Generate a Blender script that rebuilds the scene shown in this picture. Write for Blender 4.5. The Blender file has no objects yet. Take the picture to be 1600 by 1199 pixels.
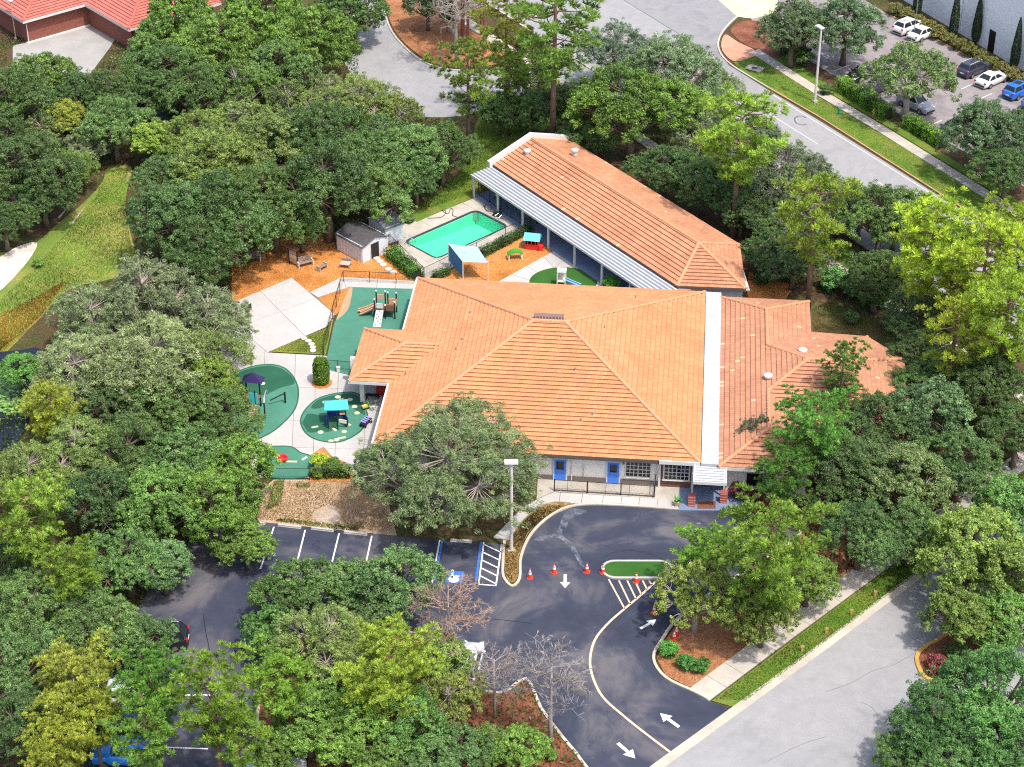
import bpy, bmesh, math, random
import numpy as np
from mathutils import Vector, Matrix
R = math.radians
scene = bpy.context.scene
col = scene.collection

# ------------------------------------------------------------------ camera
PITCH, HEIGHT, FOCAL = R(33.0), 97.0, 70.0
CAM_Y = -HEIGHT / math.tan(PITCH)
cam_data = bpy.data.cameras.new('camera')
cam_data.lens = FOCAL; cam_data.sensor_width = 36.0; cam_data.sensor_fit = 'HORIZONTAL'
cam_data.clip_start = 1.0; cam_data.clip_end = 2000.0
cam = bpy.data.objects.new('camera', cam_data); col.objects.link(cam)
cam.location = (0, CAM_Y, HEIGHT); cam.rotation_euler = (R(90) - PITCH, 0, 0)
scene.camera = cam

# ------------------------------------------------------------------ sky and sun
SUN_EL, SUN_DIR = R(64.0), Vector((0.66, -0.75, 0)).normalized()   # towards the sun, in plan
world = bpy.data.worlds.new('World'); scene.world = world; world.use_nodes = True
wn = world.node_tree
sky = wn.nodes.new('ShaderNodeTexSky'); sky.sky_type = 'NISHITA'; sky.sun_disc = False
sky.sun_elevation = SUN_EL; sky.sun_rotation = math.atan2(SUN_DIR.x, SUN_DIR.y)
sky.air_density = 1.0; sky.dust_density = 3.5; sky.ozone_density = 0.6
wn.links.new(sky.outputs[0], wn.nodes['Background'].inputs[0])
wn.nodes['Background'].inputs[1].default_value = 0.15
sun_data = bpy.data.lights.new('sun', 'SUN'); sun_data.energy = 2.25; sun_data.angle = R(2.0)
sun_data.color = (1.0, 0.955, 0.88)
sun = bpy.data.objects.new('sun', sun_data); col.objects.link(sun)
d = Vector((SUN_DIR.x * math.cos(SUN_EL), SUN_DIR.y * math.cos(SUN_EL), math.sin(SUN_EL)))
sun.rotation_euler = (-d).to_track_quat('-Z', 'Y').to_euler(); sun.location = (60, -60, 90)
scene.view_settings.view_transform = 'Standard'; scene.view_settings.look = 'None'
scene.view_settings.exposure = 0.86; scene.view_settings.gamma = 1.0
scene.view_settings.use_curve_mapping = False
scene.cycles.use_denoising = False; scene.cycles.filter_width = 1.15; scene.cycles.use_adaptive_sampling = False
scene.cycles.max_bounces = 6; scene.cycles.transparent_max_bounces = 12
scene.cycles.diffuse_bounces = 3; scene.cycles.transmission_bounces = 4

# ------------------------------------------------------------------ survey: picture point -> place on a level plane
FPX = FOCAL / 36.0 * 1600.0
def G(px, py, z=0.0):
    x, y = (px - 800.0) / FPX, -(py - 599.5) / FPX
    dy = math.cos(PITCH) + y * math.sin(PITCH); dz = -math.sin(PITCH) + y * math.cos(PITCH)
    t = (z - HEIGHT) / dz
    return Vector((x * t, CAM_Y + dy * t, z))
def GP(pts, z=0.0): return [G(p[0], p[1], z) for p in pts]
def px_per_m(p):   # picture pixels per metre at a place
    return FPX / ((p.y - CAM_Y) * math.cos(PITCH) - (p.z - HEIGHT) * math.sin(PITCH))
def smooth(pts, closed=True, n=5):
    out = []; m = len(pts)
    rng = range(m) if closed else range(m - 1)
    for i in rng:
        g = lambda k: pts[k % m] if closed else pts[min(max(k, 0), m - 1)]
        a, b, c, e = g(i - 1), g(i), g(i + 1), g(i + 2)
        for k in range(n):
            t = k / n
            out.append(tuple(0.5 * ((2 * b[j]) + (-a[j] + c[j]) * t + (2 * a[j] - 5 * b[j] + 4 * c[j] - e[j]) * t * t
                       + (-a[j] + 3 * b[j] - 3 * c[j] + e[j]) * t ** 3) for j in (0, 1)))
    if not closed: out.append(tuple(pts[-1][:2]))
    return out

# ------------------------------------------------------------------ materials
def newmat(name):
    m = bpy.data.materials.new(name); m.use_nodes = True
    return m, m.node_tree, m.node_tree.nodes['Principled BSDF']
def N(nt, t, **kw):
    n = nt.nodes.new('ShaderNode' + t)
    for k, v in kw.items():
        if k.startswith('i_'): n.inputs[k[2:].replace('_', ' ')].default_value = v
        else: setattr(n, k, v)
    return n
def L(nt, a, b): nt.links.new(a, b)
def ramp(nt, fac, stops):
    r = N(nt, 'ValToRGB'); e = r.color_ramp.elements
    while len(e) < len(stops): e.new(0.5)
    for i, (p, c) in enumerate(stops):
        e[i].position = p; e[i].color = (c[0], c[1], c[2], 1)
    L(nt, fac, r.inputs[0]); return r.outputs[0]
def position(nt):
    return N(nt, 'NewGeometry').outputs['Position']
def noise(nt, scale, detail=4, rough=0.6, vec=None, dist=0.0):
    n = N(nt, 'TexNoise', i_Scale=scale, i_Detail=detail, i_Roughness=rough, i_Distortion=dist)
    L(nt, vec or position(nt), n.inputs['Vector']); return n.outputs['Fac']
def math_n(nt, op, a, b=None, clamp=False):
    n = N(nt, 'Math', operation=op, use_clamp=clamp)
    for i, v in enumerate((a, b)):
        if v is None: continue
        if hasattr(v, 'links'): L(nt, v, n.inputs[i])
        else: n.inputs[i].default_value = v
    return n.outputs[0]
def mixc(nt, fac, a, b, mode='MIX'):
    n = N(nt, 'MixRGB', blend_type=mode)
    for i, v in enumerate((fac, a, b)):
        if hasattr(v, 'links'): L(nt, v, n.inputs[i])
        else: n.inputs[i].default_value = v if i == 0 else (v[0], v[1], v[2], 1)
    return n.outputs[0]
def bump(nt, bs, h, strength=0.3, dist=0.05):
    b = N(nt, 'Bump'); b.inputs['Strength'].default_value = strength; b.inputs['Distance'].default_value = dist
    L(nt, h, b.inputs['Height']); L(nt, b.outputs[0], bs.inputs['Normal'])
MATS = {}
def plain(name, c, rough=0.6, metal=0.0, var=0.12, scale=6.0, spec=0.4, grain=0.0):
    if name in MATS: return MATS[name]
    m, nt, bs = newmat(name)
    f = noise(nt, scale, 5, 0.65)
    cc = ramp(nt, f, [(0.25, [v * (1 - var) for v in c]), (0.75, [min(1, v * (1 + var)) for v in c])])
    L(nt, cc, bs.inputs['Base Color'])
    bs.inputs['Roughness'].default_value = rough; bs.inputs['Metallic'].default_value = metal
    bs.inputs['Specular IOR Level'].default_value = spec
    if grain: bump(nt, bs, noise(nt, grain, 3), 0.5, 0.02)
    MATS[name] = m; return m
def soil(name, big, fine, bscale=0.25, fscale=6.0, mix=0.5, rough=0.95, bmp=0.6, bdist=0.06, detail=6):
    """two noises: BIG stops are patches, FINE stops multiply as grain"""
    m, nt, bs = newmat(name)
    a = ramp(nt, noise(nt, bscale, detail, 0.62, dist=0.4), big)
    fn = noise(nt, fscale, 4, 0.7)
    b = ramp(nt, fn, fine)
    L(nt, mixc(nt, mix, a, mixc(nt, 1.0, a, b, 'MULTIPLY')), bs.inputs['Base Color'])
    bs.inputs['Roughness'].default_value = rough; bs.inputs['Specular IOR Level'].default_value = 0.25
    bump(nt, bs, fn, bmp, bdist)
    MATS[name] = m; return m
def concrete(name, c, stain=0.25, joint_rand=0.10):
    m, nt, bs = newmat(name)
    f1 = noise(nt, 0.35, 6, 0.65); f2 = noise(nt, 7.0, 5, 0.7)
    a = ramp(nt, f1, [(0.30, [v * (1 - stain) for v in c]), (0.62, c)])
    b = ramp(nt, f2, [(0.3, (0.86, 0.85, 0.83)), (0.7, (1.06, 1.05, 1.04))])
    cc = mixc(nt, 1.0, a, b, 'MULTIPLY')
    oi = N(nt, 'ObjectInfo')
    v = math_n(nt, 'MULTIPLY_ADD', oi.outputs['Random'], joint_rand)
    v.node.inputs[2].default_value = 1.0 - joint_rand * 0.6
    L(nt, mixc(nt, 1.0, cc, v, 'MULTIPLY'), bs.inputs['Base Color'])
    bs.inputs['Roughness'].default_value = 0.9; bs.inputs['Specular IOR Level'].default_value = 0.2
    bump(nt, bs, f2, 0.25, 0.01)
    MATS[name] = m; return m
def asphalt(name, c, patch, worn, bscale=0.12):
    m, nt, bs = newmat(name)
    f1 = noise(nt, bscale, 7, 0.66, dist=0.8); f2 = noise(nt, 22.0, 3, 0.7); f3 = noise(nt, 0.9, 6, 0.7)
    a = ramp(nt, f1, [(0.36, c), (0.50, patch), (0.64, worn)])
    b = ramp(nt, f2, [(0.3, (0.78, 0.78, 0.78)), (0.7, (1.2, 1.2, 1.2))])
    e = ramp(nt, f3, [(0.35, (0.91, 0.91, 0.91)), (0.65, (1.05, 1.05, 1.05))])
    L(nt, mixc(nt, 1.0, mixc(nt, 1.0, a, b, 'MULTIPLY'), e, 'MULTIPLY'), bs.inputs['Base Color'])
    bs.inputs['Roughness'].default_value = 0.85; bs.inputs['Specular IOR Level'].default_value = 0.3
    bump(nt, bs, f2, 0.35, 0.015)
    MATS[name] = m; return m
def tiles(name, c, var=0.16, pale=0.0, grime=0.4, gscale=0.25, gcol=(0.16, 0.075, 0.045)):
    """clay tiles; UV u in metres along the course, v in courses"""
    m, nt, bs = newmat(name)
    uv = N(nt, 'UVMap'); s = N(nt, 'SeparateXYZ'); L(nt, uv.outputs[0], s.inputs[0])
    U, V = s.outputs[0], s.outputs[1]
    row = math_n(nt, 'FLOOR', V)
    uu = math_n(nt, 'ADD', math_n(nt, 'MULTIPLY', U, 1 / 0.30), math_n(nt, 'MULTIPLY', row, 0.5))
    cid = math_n(nt, 'FLOOR', uu)
    cmb = N(nt, 'CombineXYZ'); L(nt, cid, cmb.inputs[0]); L(nt, row, cmb.inputs[1])
    wn_ = N(nt, 'TexWhiteNoise', noise_dimensions='3D'); L(nt, cmb.outputs[0], wn_.inputs['Vector'])
    rnd = wn_.outputs['Value']
    base = ramp(nt, rnd, [(0.0, [v * (1 - var) for v in c]), (0.5, c), (1.0, [min(1, v * (1 + var)) for v in c])])
    if pale:
        base = mixc(nt, math_n(nt, 'GREATER_THAN', rnd, 1 - pale), base, (0.72, 0.45, 0.30))
    g = ramp(nt, noise(nt, gscale, 7, 0.72, dist=0.5), [(0.46, (0, 0, 0)), (0.72, (1, 1, 1))])
    base = mixc(nt, math_n(nt, 'MULTIPLY', g, grime), base, gcol)
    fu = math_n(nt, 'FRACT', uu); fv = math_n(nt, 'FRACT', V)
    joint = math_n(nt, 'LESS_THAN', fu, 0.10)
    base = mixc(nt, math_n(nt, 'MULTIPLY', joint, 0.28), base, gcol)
    lap = math_n(nt, 'GREATER_THAN', math_n(nt, 'ADD', fv, math_n(nt, 'MULTIPLY', math_n(nt, 'SUBTRACT', noise(nt, 2.2, 3, 0.7), 0.5), 0.22)), 0.85)  # lap lines: grime and the shadow of the overlap, both in the colour
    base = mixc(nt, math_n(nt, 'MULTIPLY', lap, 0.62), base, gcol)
    fine = mixc(nt, 1.0, ramp(nt, noise(nt, 9.0, 4, 0.7), [(0.3, (0.84, 0.83, 0.82)), (0.7, (1.08, 1.08, 1.08))]), ramp(nt, noise(nt, 0.55, 5, 0.7), [(0.3, (0.87, 0.86, 0.85)), (0.7, (1.05, 1.05, 1.05))]), 'MULTIPLY')
    L(nt, mixc(nt, 1.0, base, fine, 'MULTIPLY'), bs.inputs['Base Color'])
    bs.inputs['Roughness'].default_value = 0.85; bs.inputs['Specular IOR Level'].default_value = 0.25
    hgt = math_n(nt, 'MULTIPLY', math_n(nt, 'ABSOLUTE', math_n(nt, 'SUBTRACT', fu, 0.5)), -1.0)
    bump(nt, bs, hgt, 0.5, 0.05)
    MATS[name] = m; return m
def leafmat(name, rough=0.42, trans=0.30, spec=0.45):
    m, nt, bs = newmat(name)
    oi = N(nt, 'ObjectInfo'); at = N(nt, 'Attribute', attribute_name='tone')
    hs = N(nt, 'HueSaturation')
    mr = N(nt, 'MapRange'); L(nt, at.outputs['Fac'], mr.inputs[0]); mr.inputs[3].default_value = 0.22; mr.inputs[4].default_value = 2.25
    mh = N(nt, 'MapRange'); L(nt, at.outputs['Fac'], mh.inputs[0]); mh.inputs[3].default_value = 0.503; mh.inputs[4].default_value = 0.482
    L(nt, mh.outputs[0], hs.inputs['Hue']); L(nt, mr.outputs[0], hs.inputs['Value']); L(nt, oi.outputs['Color'], hs.inputs['Color'])
    hs.inputs['Saturation'].default_value = 0.97
    L(nt, hs.outputs[0], bs.inputs['Base Color'])
    bs.inputs['Roughness'].default_value = rough; bs.inputs['Specular IOR Level'].default_value = spec
    tr = N(nt, 'BsdfTranslucent')
    L(nt, mixc(nt, 1.0, hs.outputs[0], (1.35, 1.45, 0.55), 'MULTIPLY'), tr.inputs[0])
    mx = N(nt, 'MixShader'); mx.inputs[0].default_value = trans
    L(nt, bs.outputs[0], mx.inputs[1]); L(nt, tr.outputs[0], mx.inputs[2])
    L(nt, mx.outputs[0], nt.nodes['Material Output'].inputs['Surface'])
    MATS[name] = m; return m

# ------------------------------------------------------------------ mesh building
class MB:
    def __init__(s): s.v = []; s.f = []; s.m = []; s.uv = {}
    def add(s, vs, fs, mi=0):
        o = len(s.v); s.v += [tuple(p) for p in vs]
        for f in fs: s.f.append(tuple(i + o for i in f)); s.m.append(mi)
        return s
    def box(s, c, size, rz=0.0, mi=0, tilt=None):
        hx, hy, hz = size[0] / 2, size[1] / 2, size[2] / 2
        vs = [Vector((x, y, z)) for z in (-hz, hz) for x, y in ((-hx, -hy), (hx, -hy), (hx, hy), (-hx, hy))]
        M = Matrix.Rotation(rz, 4, 'Z')
        if tilt is not None: M = M @ tilt
        c = Vector(c)
        return s.add([M @ p + c for p in vs], [(3, 2, 1, 0), (4, 5, 6, 7), (0, 1, 5, 4), (1, 2, 6, 5), (2, 3, 7, 6), (3, 0, 4, 7)], mi)
    def prism(s, poly, z0, z1, mi=0, side=None, bottom=True):
        n = len(poly); a = sum(poly[i][0] * poly[(i + 1) % n][1] - poly[(i + 1) % n][0] * poly[i][1] for i in range(n))
        if a < 0: poly = list(reversed(poly))
        vs = [(p[0], p[1], z0) for p in poly] + [(p[0], p[1], z1) for p in poly]
        s.add(vs, [tuple(range(n, 2 * n))] + ([tuple(reversed(range(n)))] if bottom else []), mi)
        o = len(s.v) - 2 * n
        for i in range(n):
            s.f.append((o + i, o + (i + 1) % n, o + n + (i + 1) % n, o + n + i)); s.m.append(mi if side is None else side)
        return s
    def sheet(s, poly, z, mi=0):
        n = len(poly); a = sum(poly[i][0] * poly[(i + 1) % n][1] - poly[(i + 1) % n][0] * poly[i][1] for i in range(n))
        if a < 0: poly = list(reversed(poly))
        return s.add([(p[0], p[1], z) for p in poly], [tuple(range(n))], mi)
    def tube(s, pts, rad, n=6, mi=0, cap=True):
        pts = [Vector(p) for p in pts]
        if not hasattr(rad, '__len__'): rad = [rad] * len(pts)
        o = len(s.v); ref = Vector((0.13, 0.31, 0.94))
        for i, p in enumerate(pts):
            t = (pts[min(i + 1, len(pts) - 1)] - pts[max(i - 1, 0)]).normalized()
            a = t.cross(ref if abs(t.dot(ref)) < 0.95 else Vector((1, 0, 0))).normalized(); b = t.cross(a)
            for k in range(n):
                w = 2 * math.pi * k / n
                s.v.append(tuple(p + (a * math.cos(w) + b * math.sin(w)) * rad[i]))
        for i in range(len(pts) - 1):
            for k in range(n):
                k2 = (k + 1) % n
                s.f.append((o + i * n + k, o + i * n + k2, o + (i + 1) * n + k2, o + (i + 1) * n + k)); s.m.append(mi)
        if cap:
            s.f.append(tuple(reversed(range(o, o + n)))); s.m.append(mi)
            e = o + (len(pts) - 1) * n
            s.f.append(tuple(range(e, e + n))); s.m.append(mi)
        return s
    def lathe(s, prof, c=(0, 0, 0), n=12, mi=0):
        o = len(s.v)
        for r, z in prof:
            for k in range(n):
                w = 2 * math.pi * k / n
                s.v.append((c[0] + r * math.cos(w), c[1] + r * math.sin(w), c[2] + z))
        for i in range(len(prof) - 1):
            for k in range(n):
                k2 = (k + 1) % n
                s.f.append((o + i * n + k, o + i * n + k2, o + (i + 1) * n + k2, o + (i + 1) * n + k)); s.m.append(mi)
        s.f.append(tuple(range(o + (len(prof) - 1) * n, o + len(prof) * n))); s.m.append(mi)
        s.f.append(tuple(reversed(range(o, o + n)))); s.m.append(mi)
        return s
    def build(s, name, mats, parent=None, smooth=False):
        me = bpy.data.meshes.new(name); me.from_pydata(s.v, [], s.f)
        mats = mats if isinstance(mats, (list, tuple)) else [mats]
        for m in mats: me.materials.append(m)
        if len(mats) > 1: me.polygons.foreach_set('material_index', s.m)
        if smooth: me.polygons.foreach_set('use_smooth', [True] * len(s.f))
        me.update()
        return link(name, me, parent)
def link(name, me, parent=None):
    o = bpy.data.objects.new(name, me); col.objects.link(o)
    if parent is not None: o.parent = parent
    return o
def thing(name, label, cat, loc=(0, 0, 0), rz=0.0, group=None, scale=None):
    o = bpy.data.objects.new(name, None); col.objects.link(o)
    o.location = loc; o.rotation_euler = (0, 0, rz); o.empty_display_size = 0.2
    if scale is not None: o.scale = scale
    return tag(o, label, cat, group)
def tag(o, label, cat, group=None):
    o['label'] = label; o['category'] = cat
    if group: o['group'] = group
    return o
def kind(o, k, label=None):
    o['kind'] = k
    if label: o['label'] = label
    return o
def structure(name, poly, z, mat, thick=0.0, label=None):
    """a level sheet (or slab) of the setting from a plan outline"""
    mb = MB()
    if thick: mb.prism(poly, z - thick, z, bottom=False)
    else: mb.sheet(poly, z)
    return kind(mb.build(name, mat), 'structure', label)
def strip(mb, pts, w0, w1, z0, z1, mi=0, closed=False):
    """a raised band along a plan polyline, from offset w0 to w1 to its left"""
    n = len(pts); L0, L1 = [], []
    for i, p in enumerate(pts):
        p = Vector((p[0], p[1])); a = Vector(pts[i - 1][:2]) if (i or closed) else None
        b = Vector(pts[(i + 1) % n][:2]) if (i < n - 1 or closed) else None
        t = Vector((0, 0))
        if a is not None: t += (p - a).normalized()
        if b is not None: t += (b - p).normalized()
        t.normalize(); nn = Vector((-t.y, t.x))
        L0.append(p + nn * w0); L1.append(p + nn * w1)
    vs = [(q.x, q.y, z) for LL, z in ((L0, z0), (L0, z1), (L1, z1), (L1, z0)) for q in LL]
    fs = []
    for i in range(n if closed else n - 1):
        j = (i + 1) % n
        for k in range(3): fs.append((k * n + i, k * n + j, (k + 1) * n + j, (k + 1) * n + i))
    if not closed: fs += [(0, n, 2 * n, 3 * n), (n - 1, 4 * n - 1, 3 * n - 1, 2 * n - 1)]
    return mb.add(vs, fs, mi)
def inset(poly, dd):
    n = len(poly); out = []
    ar = sum(poly[i][0] * poly[(i + 1) % n][1] - poly[(i + 1) % n][0] * poly[i][1] for i in range(n))
    sg = 1 if ar > 0 else -1
    for i in range(n):
        a, b, c = Vector(poly[i - 1][:2]), Vector(poly[i][:2]), Vector(poly[(i + 1) % n][:2])
        t0, t1 = (b - a).normalized(), (c - b).normalized()
        n0, n1 = Vector((-t0.y, t0.x)) * sg, Vector((-t1.y, t1.x)) * sg
        m = n0 + n1
        if m.length < 1e-3: m = n0
        m = m / max(m.dot(n0), 0.3)
        q = b + m * dd; out.append((q.x, q.y))
    return out
def slabs(parent, poly, cuts, z, th, mat, gap=0.02, name='slab'):
    """cut an outline along joint lines and lay each piece as a slab of its own"""
    bm = bmesh.new(); bm.faces.new([bm.verts.new((p[0], p[1], 0)) for p in poly])
    for a, b in cuts:
        t = Vector((b[0] - a[0], b[1] - a[1], 0)).normalized(); nn = Vector((-t.y, t.x, 0))
        bmesh.ops.bisect_plane(bm, geom=bm.verts[:] + bm.edges[:] + bm.faces[:], plane_co=(a[0], a[1], 0), plane_no=nn, dist=1e-4)
    for f in bm.faces:
        q = [v.co for v in f.verts]
        if f.calc_area() < 0.05: continue
        MB().prism(inset([(p.x, p.y) for p in q], gap), z - th, z, bottom=False).build(name, mat, parent)
    bm.free()
def walkway(parent, pts, width, z, mat, step=1.55, th=0.08):
    """paving slabs laid end to end along a plan polyline"""
    cache = {}
    for i in range(len(pts) - 1):
        a, b = Vector(pts[i][:2]), Vector(pts[i + 1][:2]); t = (b - a); n = max(1, round(t.length / step)); ln = t.length / n
        ang = math.atan2(t.y, t.x)
        for k in range(n):
            key = round(ln, 2)
            if key not in cache:
                o = MB().box((0, 0, -th / 2), (ln - 0.035, width, th)).build('slab', mat, parent); cache[key] = o.data
            else: o = link('slab', cache[key], parent)
            c = a + t * ((k + 0.5) / n); o.location = (c.x, c.y, z + random.uniform(-0.004, 0.004)); o.rotation_euler = (0, 0, ang)
random.seed(7); rng = np.random.default_rng(11)
# ------------------------------------------------------------------ palette
soil('forest_floor', [(0.30, (0.055, 0.040, 0.024)), (0.45, (0.105, 0.062, 0.034)), (0.58, (0.060, 0.075, 0.020)), (0.75, (0.16, 0.095, 0.05))],
     [(0.3, (0.45, 0.43, 0.4)), (0.7, (1.5, 1.45, 1.35))], 0.22, 3.5, 0.9, bmp=1.0, bdist=0.2)
soil('lawn_green', [(0.30, (0.075, 0.155, 0.018)), (0.5, (0.12, 0.20, 0.025)), (0.66, (0.20, 0.20, 0.045)), (0.8, (0.26, 0.19, 0.08))],
     [(0.3, (0.6, 0.6, 0.55)), (0.7, (1.3, 1.3, 1.2))], 0.35, 9.0, 0.9, bmp=0.8, bdist=0.08)
soil('shade_lawn', [(0.30, (0.07, 0.10, 0.02)), (0.5, (0.13, 0.10, 0.04)), (0.7, (0.16, 0.09, 0.05))], [(0.3, (0.6, 0.6, 0.55)), (0.7, (1.3, 1.3, 1.2))], 0.5, 8.0, 0.9, bmp=0.8, bdist=0.08)
soil('meadow', [(0.28, (0.10, 0.20, 0.025)), (0.45, (0.16, 0.22, 0.04)), (0.60, (0.28, 0.26, 0.07)), (0.75, (0.40, 0.31, 0.16))],
     [(0.3, (0.6, 0.6, 0.55)), (0.7, (1.3, 1.3, 1.2))], 0.16, 6.0, 0.9, bmp=0.9, bdist=0.1)
soil('dry_turf', [(0.3, (0.26, 0.22, 0.08)), (0.42, (0.44, 0.31, 0.19)), (0.62, (0.50, 0.36, 0.26)), (0.78, (0.66, 0.56, 0.47))],
     [(0.3, (0.62, 0.6, 0.55)), (0.7, (1.28, 1.27, 1.25))], 0.45, 7.0, 0.9, bmp=0.9, bdist=0.08)
soil('wet_grass', [(0.3, (0.20, 0.13, 0.03)), (0.5, (0.27, 0.18, 0.03)), (0.7, (0.13, 0.13, 0.04))],
     [(0.3, (0.6, 0.6, 0.55)), (0.7, (1.3, 1.3, 1.2))], 0.3, 5.0, 0.9)
soil('play_mulch', [(0.3, (0.42, 0.155, 0.035)), (0.5, (0.60, 0.245, 0.065)), (0.72, (0.68, 0.30, 0.11))],
     [(0.32, (0.45, 0.42, 0.38)), (0.66, (1.28, 1.27, 1.25))], 0.3, 8.0, 0.95, bmp=1.0, bdist=0.12)
soil('pine_straw', [(0.3, (0.20, 0.085, 0.038)), (0.5, (0.36, 0.155, 0.07)), (0.72, (0.45, 0.23, 0.12))],
     [(0.32, (0.5, 0.48, 0.45)), (0.66, (1.3, 1.28, 1.25))], 0.3, 6.0, 0.95, bmp=1.0, bdist=0.1)
soil('red_mulch', [(0.3, (0.13, 0.045, 0.028)), (0.5, (0.23, 0.085, 0.05)), (0.72, (0.30, 0.14, 0.08))],
     [(0.32, (0.5, 0.48, 0.45)), (0.66, (1.3, 1.28, 1.25))], 0.4, 6.0, 0.95, bmp=1.0, bdist=0.1)
soil('sand', [(0.3, (0.50, 0.42, 0.36)), (0.7, (0.70, 0.63, 0.58))], [(0.3, (0.75, 0.74, 0.72)), (0.7, (1.15, 1.14, 1.12))], 0.8, 6.0, 0.8)
m_, nt_, bs_ = newmat('sand_thin'); bs_.inputs['Base Color'].default_value = (0.52, 0.45, 0.40, 1); bs_.inputs['Roughness'].default_value = 0.95
tb_ = N(nt_, 'BsdfTransparent'); mx_ = N(nt_, 'MixShader'); L(nt_, ramp(nt_, noise(nt_, 2.2, 6, 0.7), [(0.42, (0, 0, 0)), (0.62, (0.85, 0.85, 0.85))]), mx_.inputs[0]); L(nt_, tb_.outputs[0], mx_.inputs[1]); L(nt_, bs_.outputs[0], mx_.inputs[2]); L(nt_, mx_.outputs[0], nt_.nodes['Material Output'].inputs['Surface']); MATS['sand_thin'] = m_
soil('artificial_turf', [(0.3, (0.025, 0.095, 0.014)), (0.7, (0.04, 0.125, 0.02))], [(0.3, (0.8, 0.8, 0.8)), (0.7, (1.15, 1.15, 1.15))], 0.8, 16.0, 0.8, bmp=0.4, bdist=0.02)
soil('rubber_green', [(0.3, (0.055, 0.185, 0.125)), (0.7, (0.075, 0.235, 0.165))], [(0.3, (0.82, 0.82, 0.82)), (0.7, (1.12, 1.12, 1.12))], 0.5, 12.0, 0.8, rough=0.8, bmp=0.3, bdist=0.02)
soil('rubber_dark', [(0.3, (0.016, 0.085, 0.048)), (0.7, (0.024, 0.115, 0.068))], [(0.3, (0.82, 0.82, 0.82)), (0.7, (1.12, 1.12, 1.12))], 0.5, 12.0, 0.8, rough=0.8, bmp=0.3, bdist=0.02)
soil('rubber_tan', [(0.3, (0.36, 0.24, 0.14)), (0.7, (0.46, 0.31, 0.19))], [(0.3, (0.85, 0.85, 0.85)), (0.7, (1.1, 1.1, 1.1))], 0.5, 12.0, 0.8, bmp=0.3, bdist=0.02)
soil('leaf_cover', [(0.3, (0.30, 0.165, 0.06)), (0.5, (0.20, 0.16, 0.05)), (0.7, (0.50, 0.38, 0.25))], [(0.32, (0.5, 0.48, 0.45)), (0.66, (1.35, 1.3, 1.25))], 0.9, 7.0, 0.95, bmp=1.0, bdist=0.1)
concrete('concrete', (0.475, 0.46, 0.445), 0.12)
concrete('concrete_joint', (0.20, 0.17, 0.14), 0.3)
concrete('concrete_old', (0.50, 0.46, 0.40), 0.35)
concrete('concrete_walk', (0.50, 0.455, 0.395), 0.22)
concrete('concrete_curb', (0.54, 0.49, 0.41), 0.28)
concrete('curb_orange', (0.52, 0.33, 0.17), 0.3)
concrete('curb_yellow', (0.58, 0.36, 0.10), 0.3)
concrete('forecourt', (0.36, 0.35, 0.335), 0.2)
concrete('salmon_paving', (0.62, 0.32, 0.22), 0.2)
concrete('cream_apron', (0.64, 0.55, 0.40), 0.2)
concrete('blue_floor', (0.20, 0.26, 0.40), 0.2)
asphalt('asphalt_dark', (0.030, 0.035, 0.058), (0.044, 0.050, 0.078), (0.125, 0.118, 0.130), 0.11)
asphalt('asphalt_road', (0.285, 0.28, 0.285), (0.305, 0.30, 0.302), (0.262, 0.258, 0.262), 0.12)
asphalt('asphalt_grey', (0.245, 0.24, 0.25), (0.27, 0.265, 0.272), (0.215, 0.21, 0.218), 0.2)
asphalt('asphalt_lot', (0.235, 0.205, 0.205), (0.28, 0.25, 0.25), (0.19, 0.17, 0.175), 0.2)
white_paint = plain('white_paint', (0.74, 0.73, 0.71), 0.6, var=0.10, scale=5)
yellow_paint = plain('yellow_paint', (0.72, 0.50, 0.34), 0.6, var=0.14, scale=3)
blue_paint = plain('blue_paint', (0.045, 0.15, 0.50), 0.6, var=0.25, scale=4)
stain_m, nt_, bs_ = newmat('spill_stain'); bs_.inputs['Base Color'].default_value = (0.20, 0.22, 0.27, 1); bs_.inputs['Roughness'].default_value = 0.7
tb_ = N(nt_, 'BsdfTransparent'); mx_ = N(nt_, 'MixShader'); L(nt_, ramp(nt_, noise(nt_, 1.6, 6, 0.7), [(0.40, (0, 0, 0)), (0.66, (0.9, 0.9, 0.9))]), mx_.inputs[0]); L(nt_, tb_.outputs[0], mx_.inputs[1]); L(nt_, bs_.outputs[0], mx_.inputs[2]); L(nt_, mx_.outputs[0], nt_.nodes['Material Output'].inputs['Surface'])
MT = MATS

# ------------------------------------------------------------------ ground with the pit for the pool
POOL_C, POOL_A, POOL_L, POOL_W = Vector((-5.6, 27.65, 0)), R(43.5), 9.6, 4.7
def pool_pt(x, y, z=0.0):
    return POOL_C + Matrix.Rotation(POOL_A, 3, 'Z') @ Vector((x, y, z))
inner = [pool_pt(x, y) for x, y in ((-POOL_L / 2 - 0.1, -POOL_W / 2 - 0.1), (POOL_L / 2 + 0.1, -POOL_W / 2 - 0.1), (POOL_L / 2 + 0.1, POOL_W / 2 + 0.1), (-POOL_L / 2 - 0.1, POOL_W / 2 + 0.1))]
outer = [POOL_C + Matrix.Rotation(POOL_A, 3, 'Z') @ Vector(p) for p in ((-420, -420, 0), (420, -420, 0), (420, 420, 0), (-420, 420, 0))]
gm = MB(); gm.add([tuple(p) for p in outer + inner], [(0, 1, 5, 4), (1, 2, 6, 5), (2, 3, 7, 6), (3, 0, 4, 7)])
kind(gm.build('ground', MT['forest_floor']), 'structure', 'brown leaf litter ground under the trees')

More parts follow.
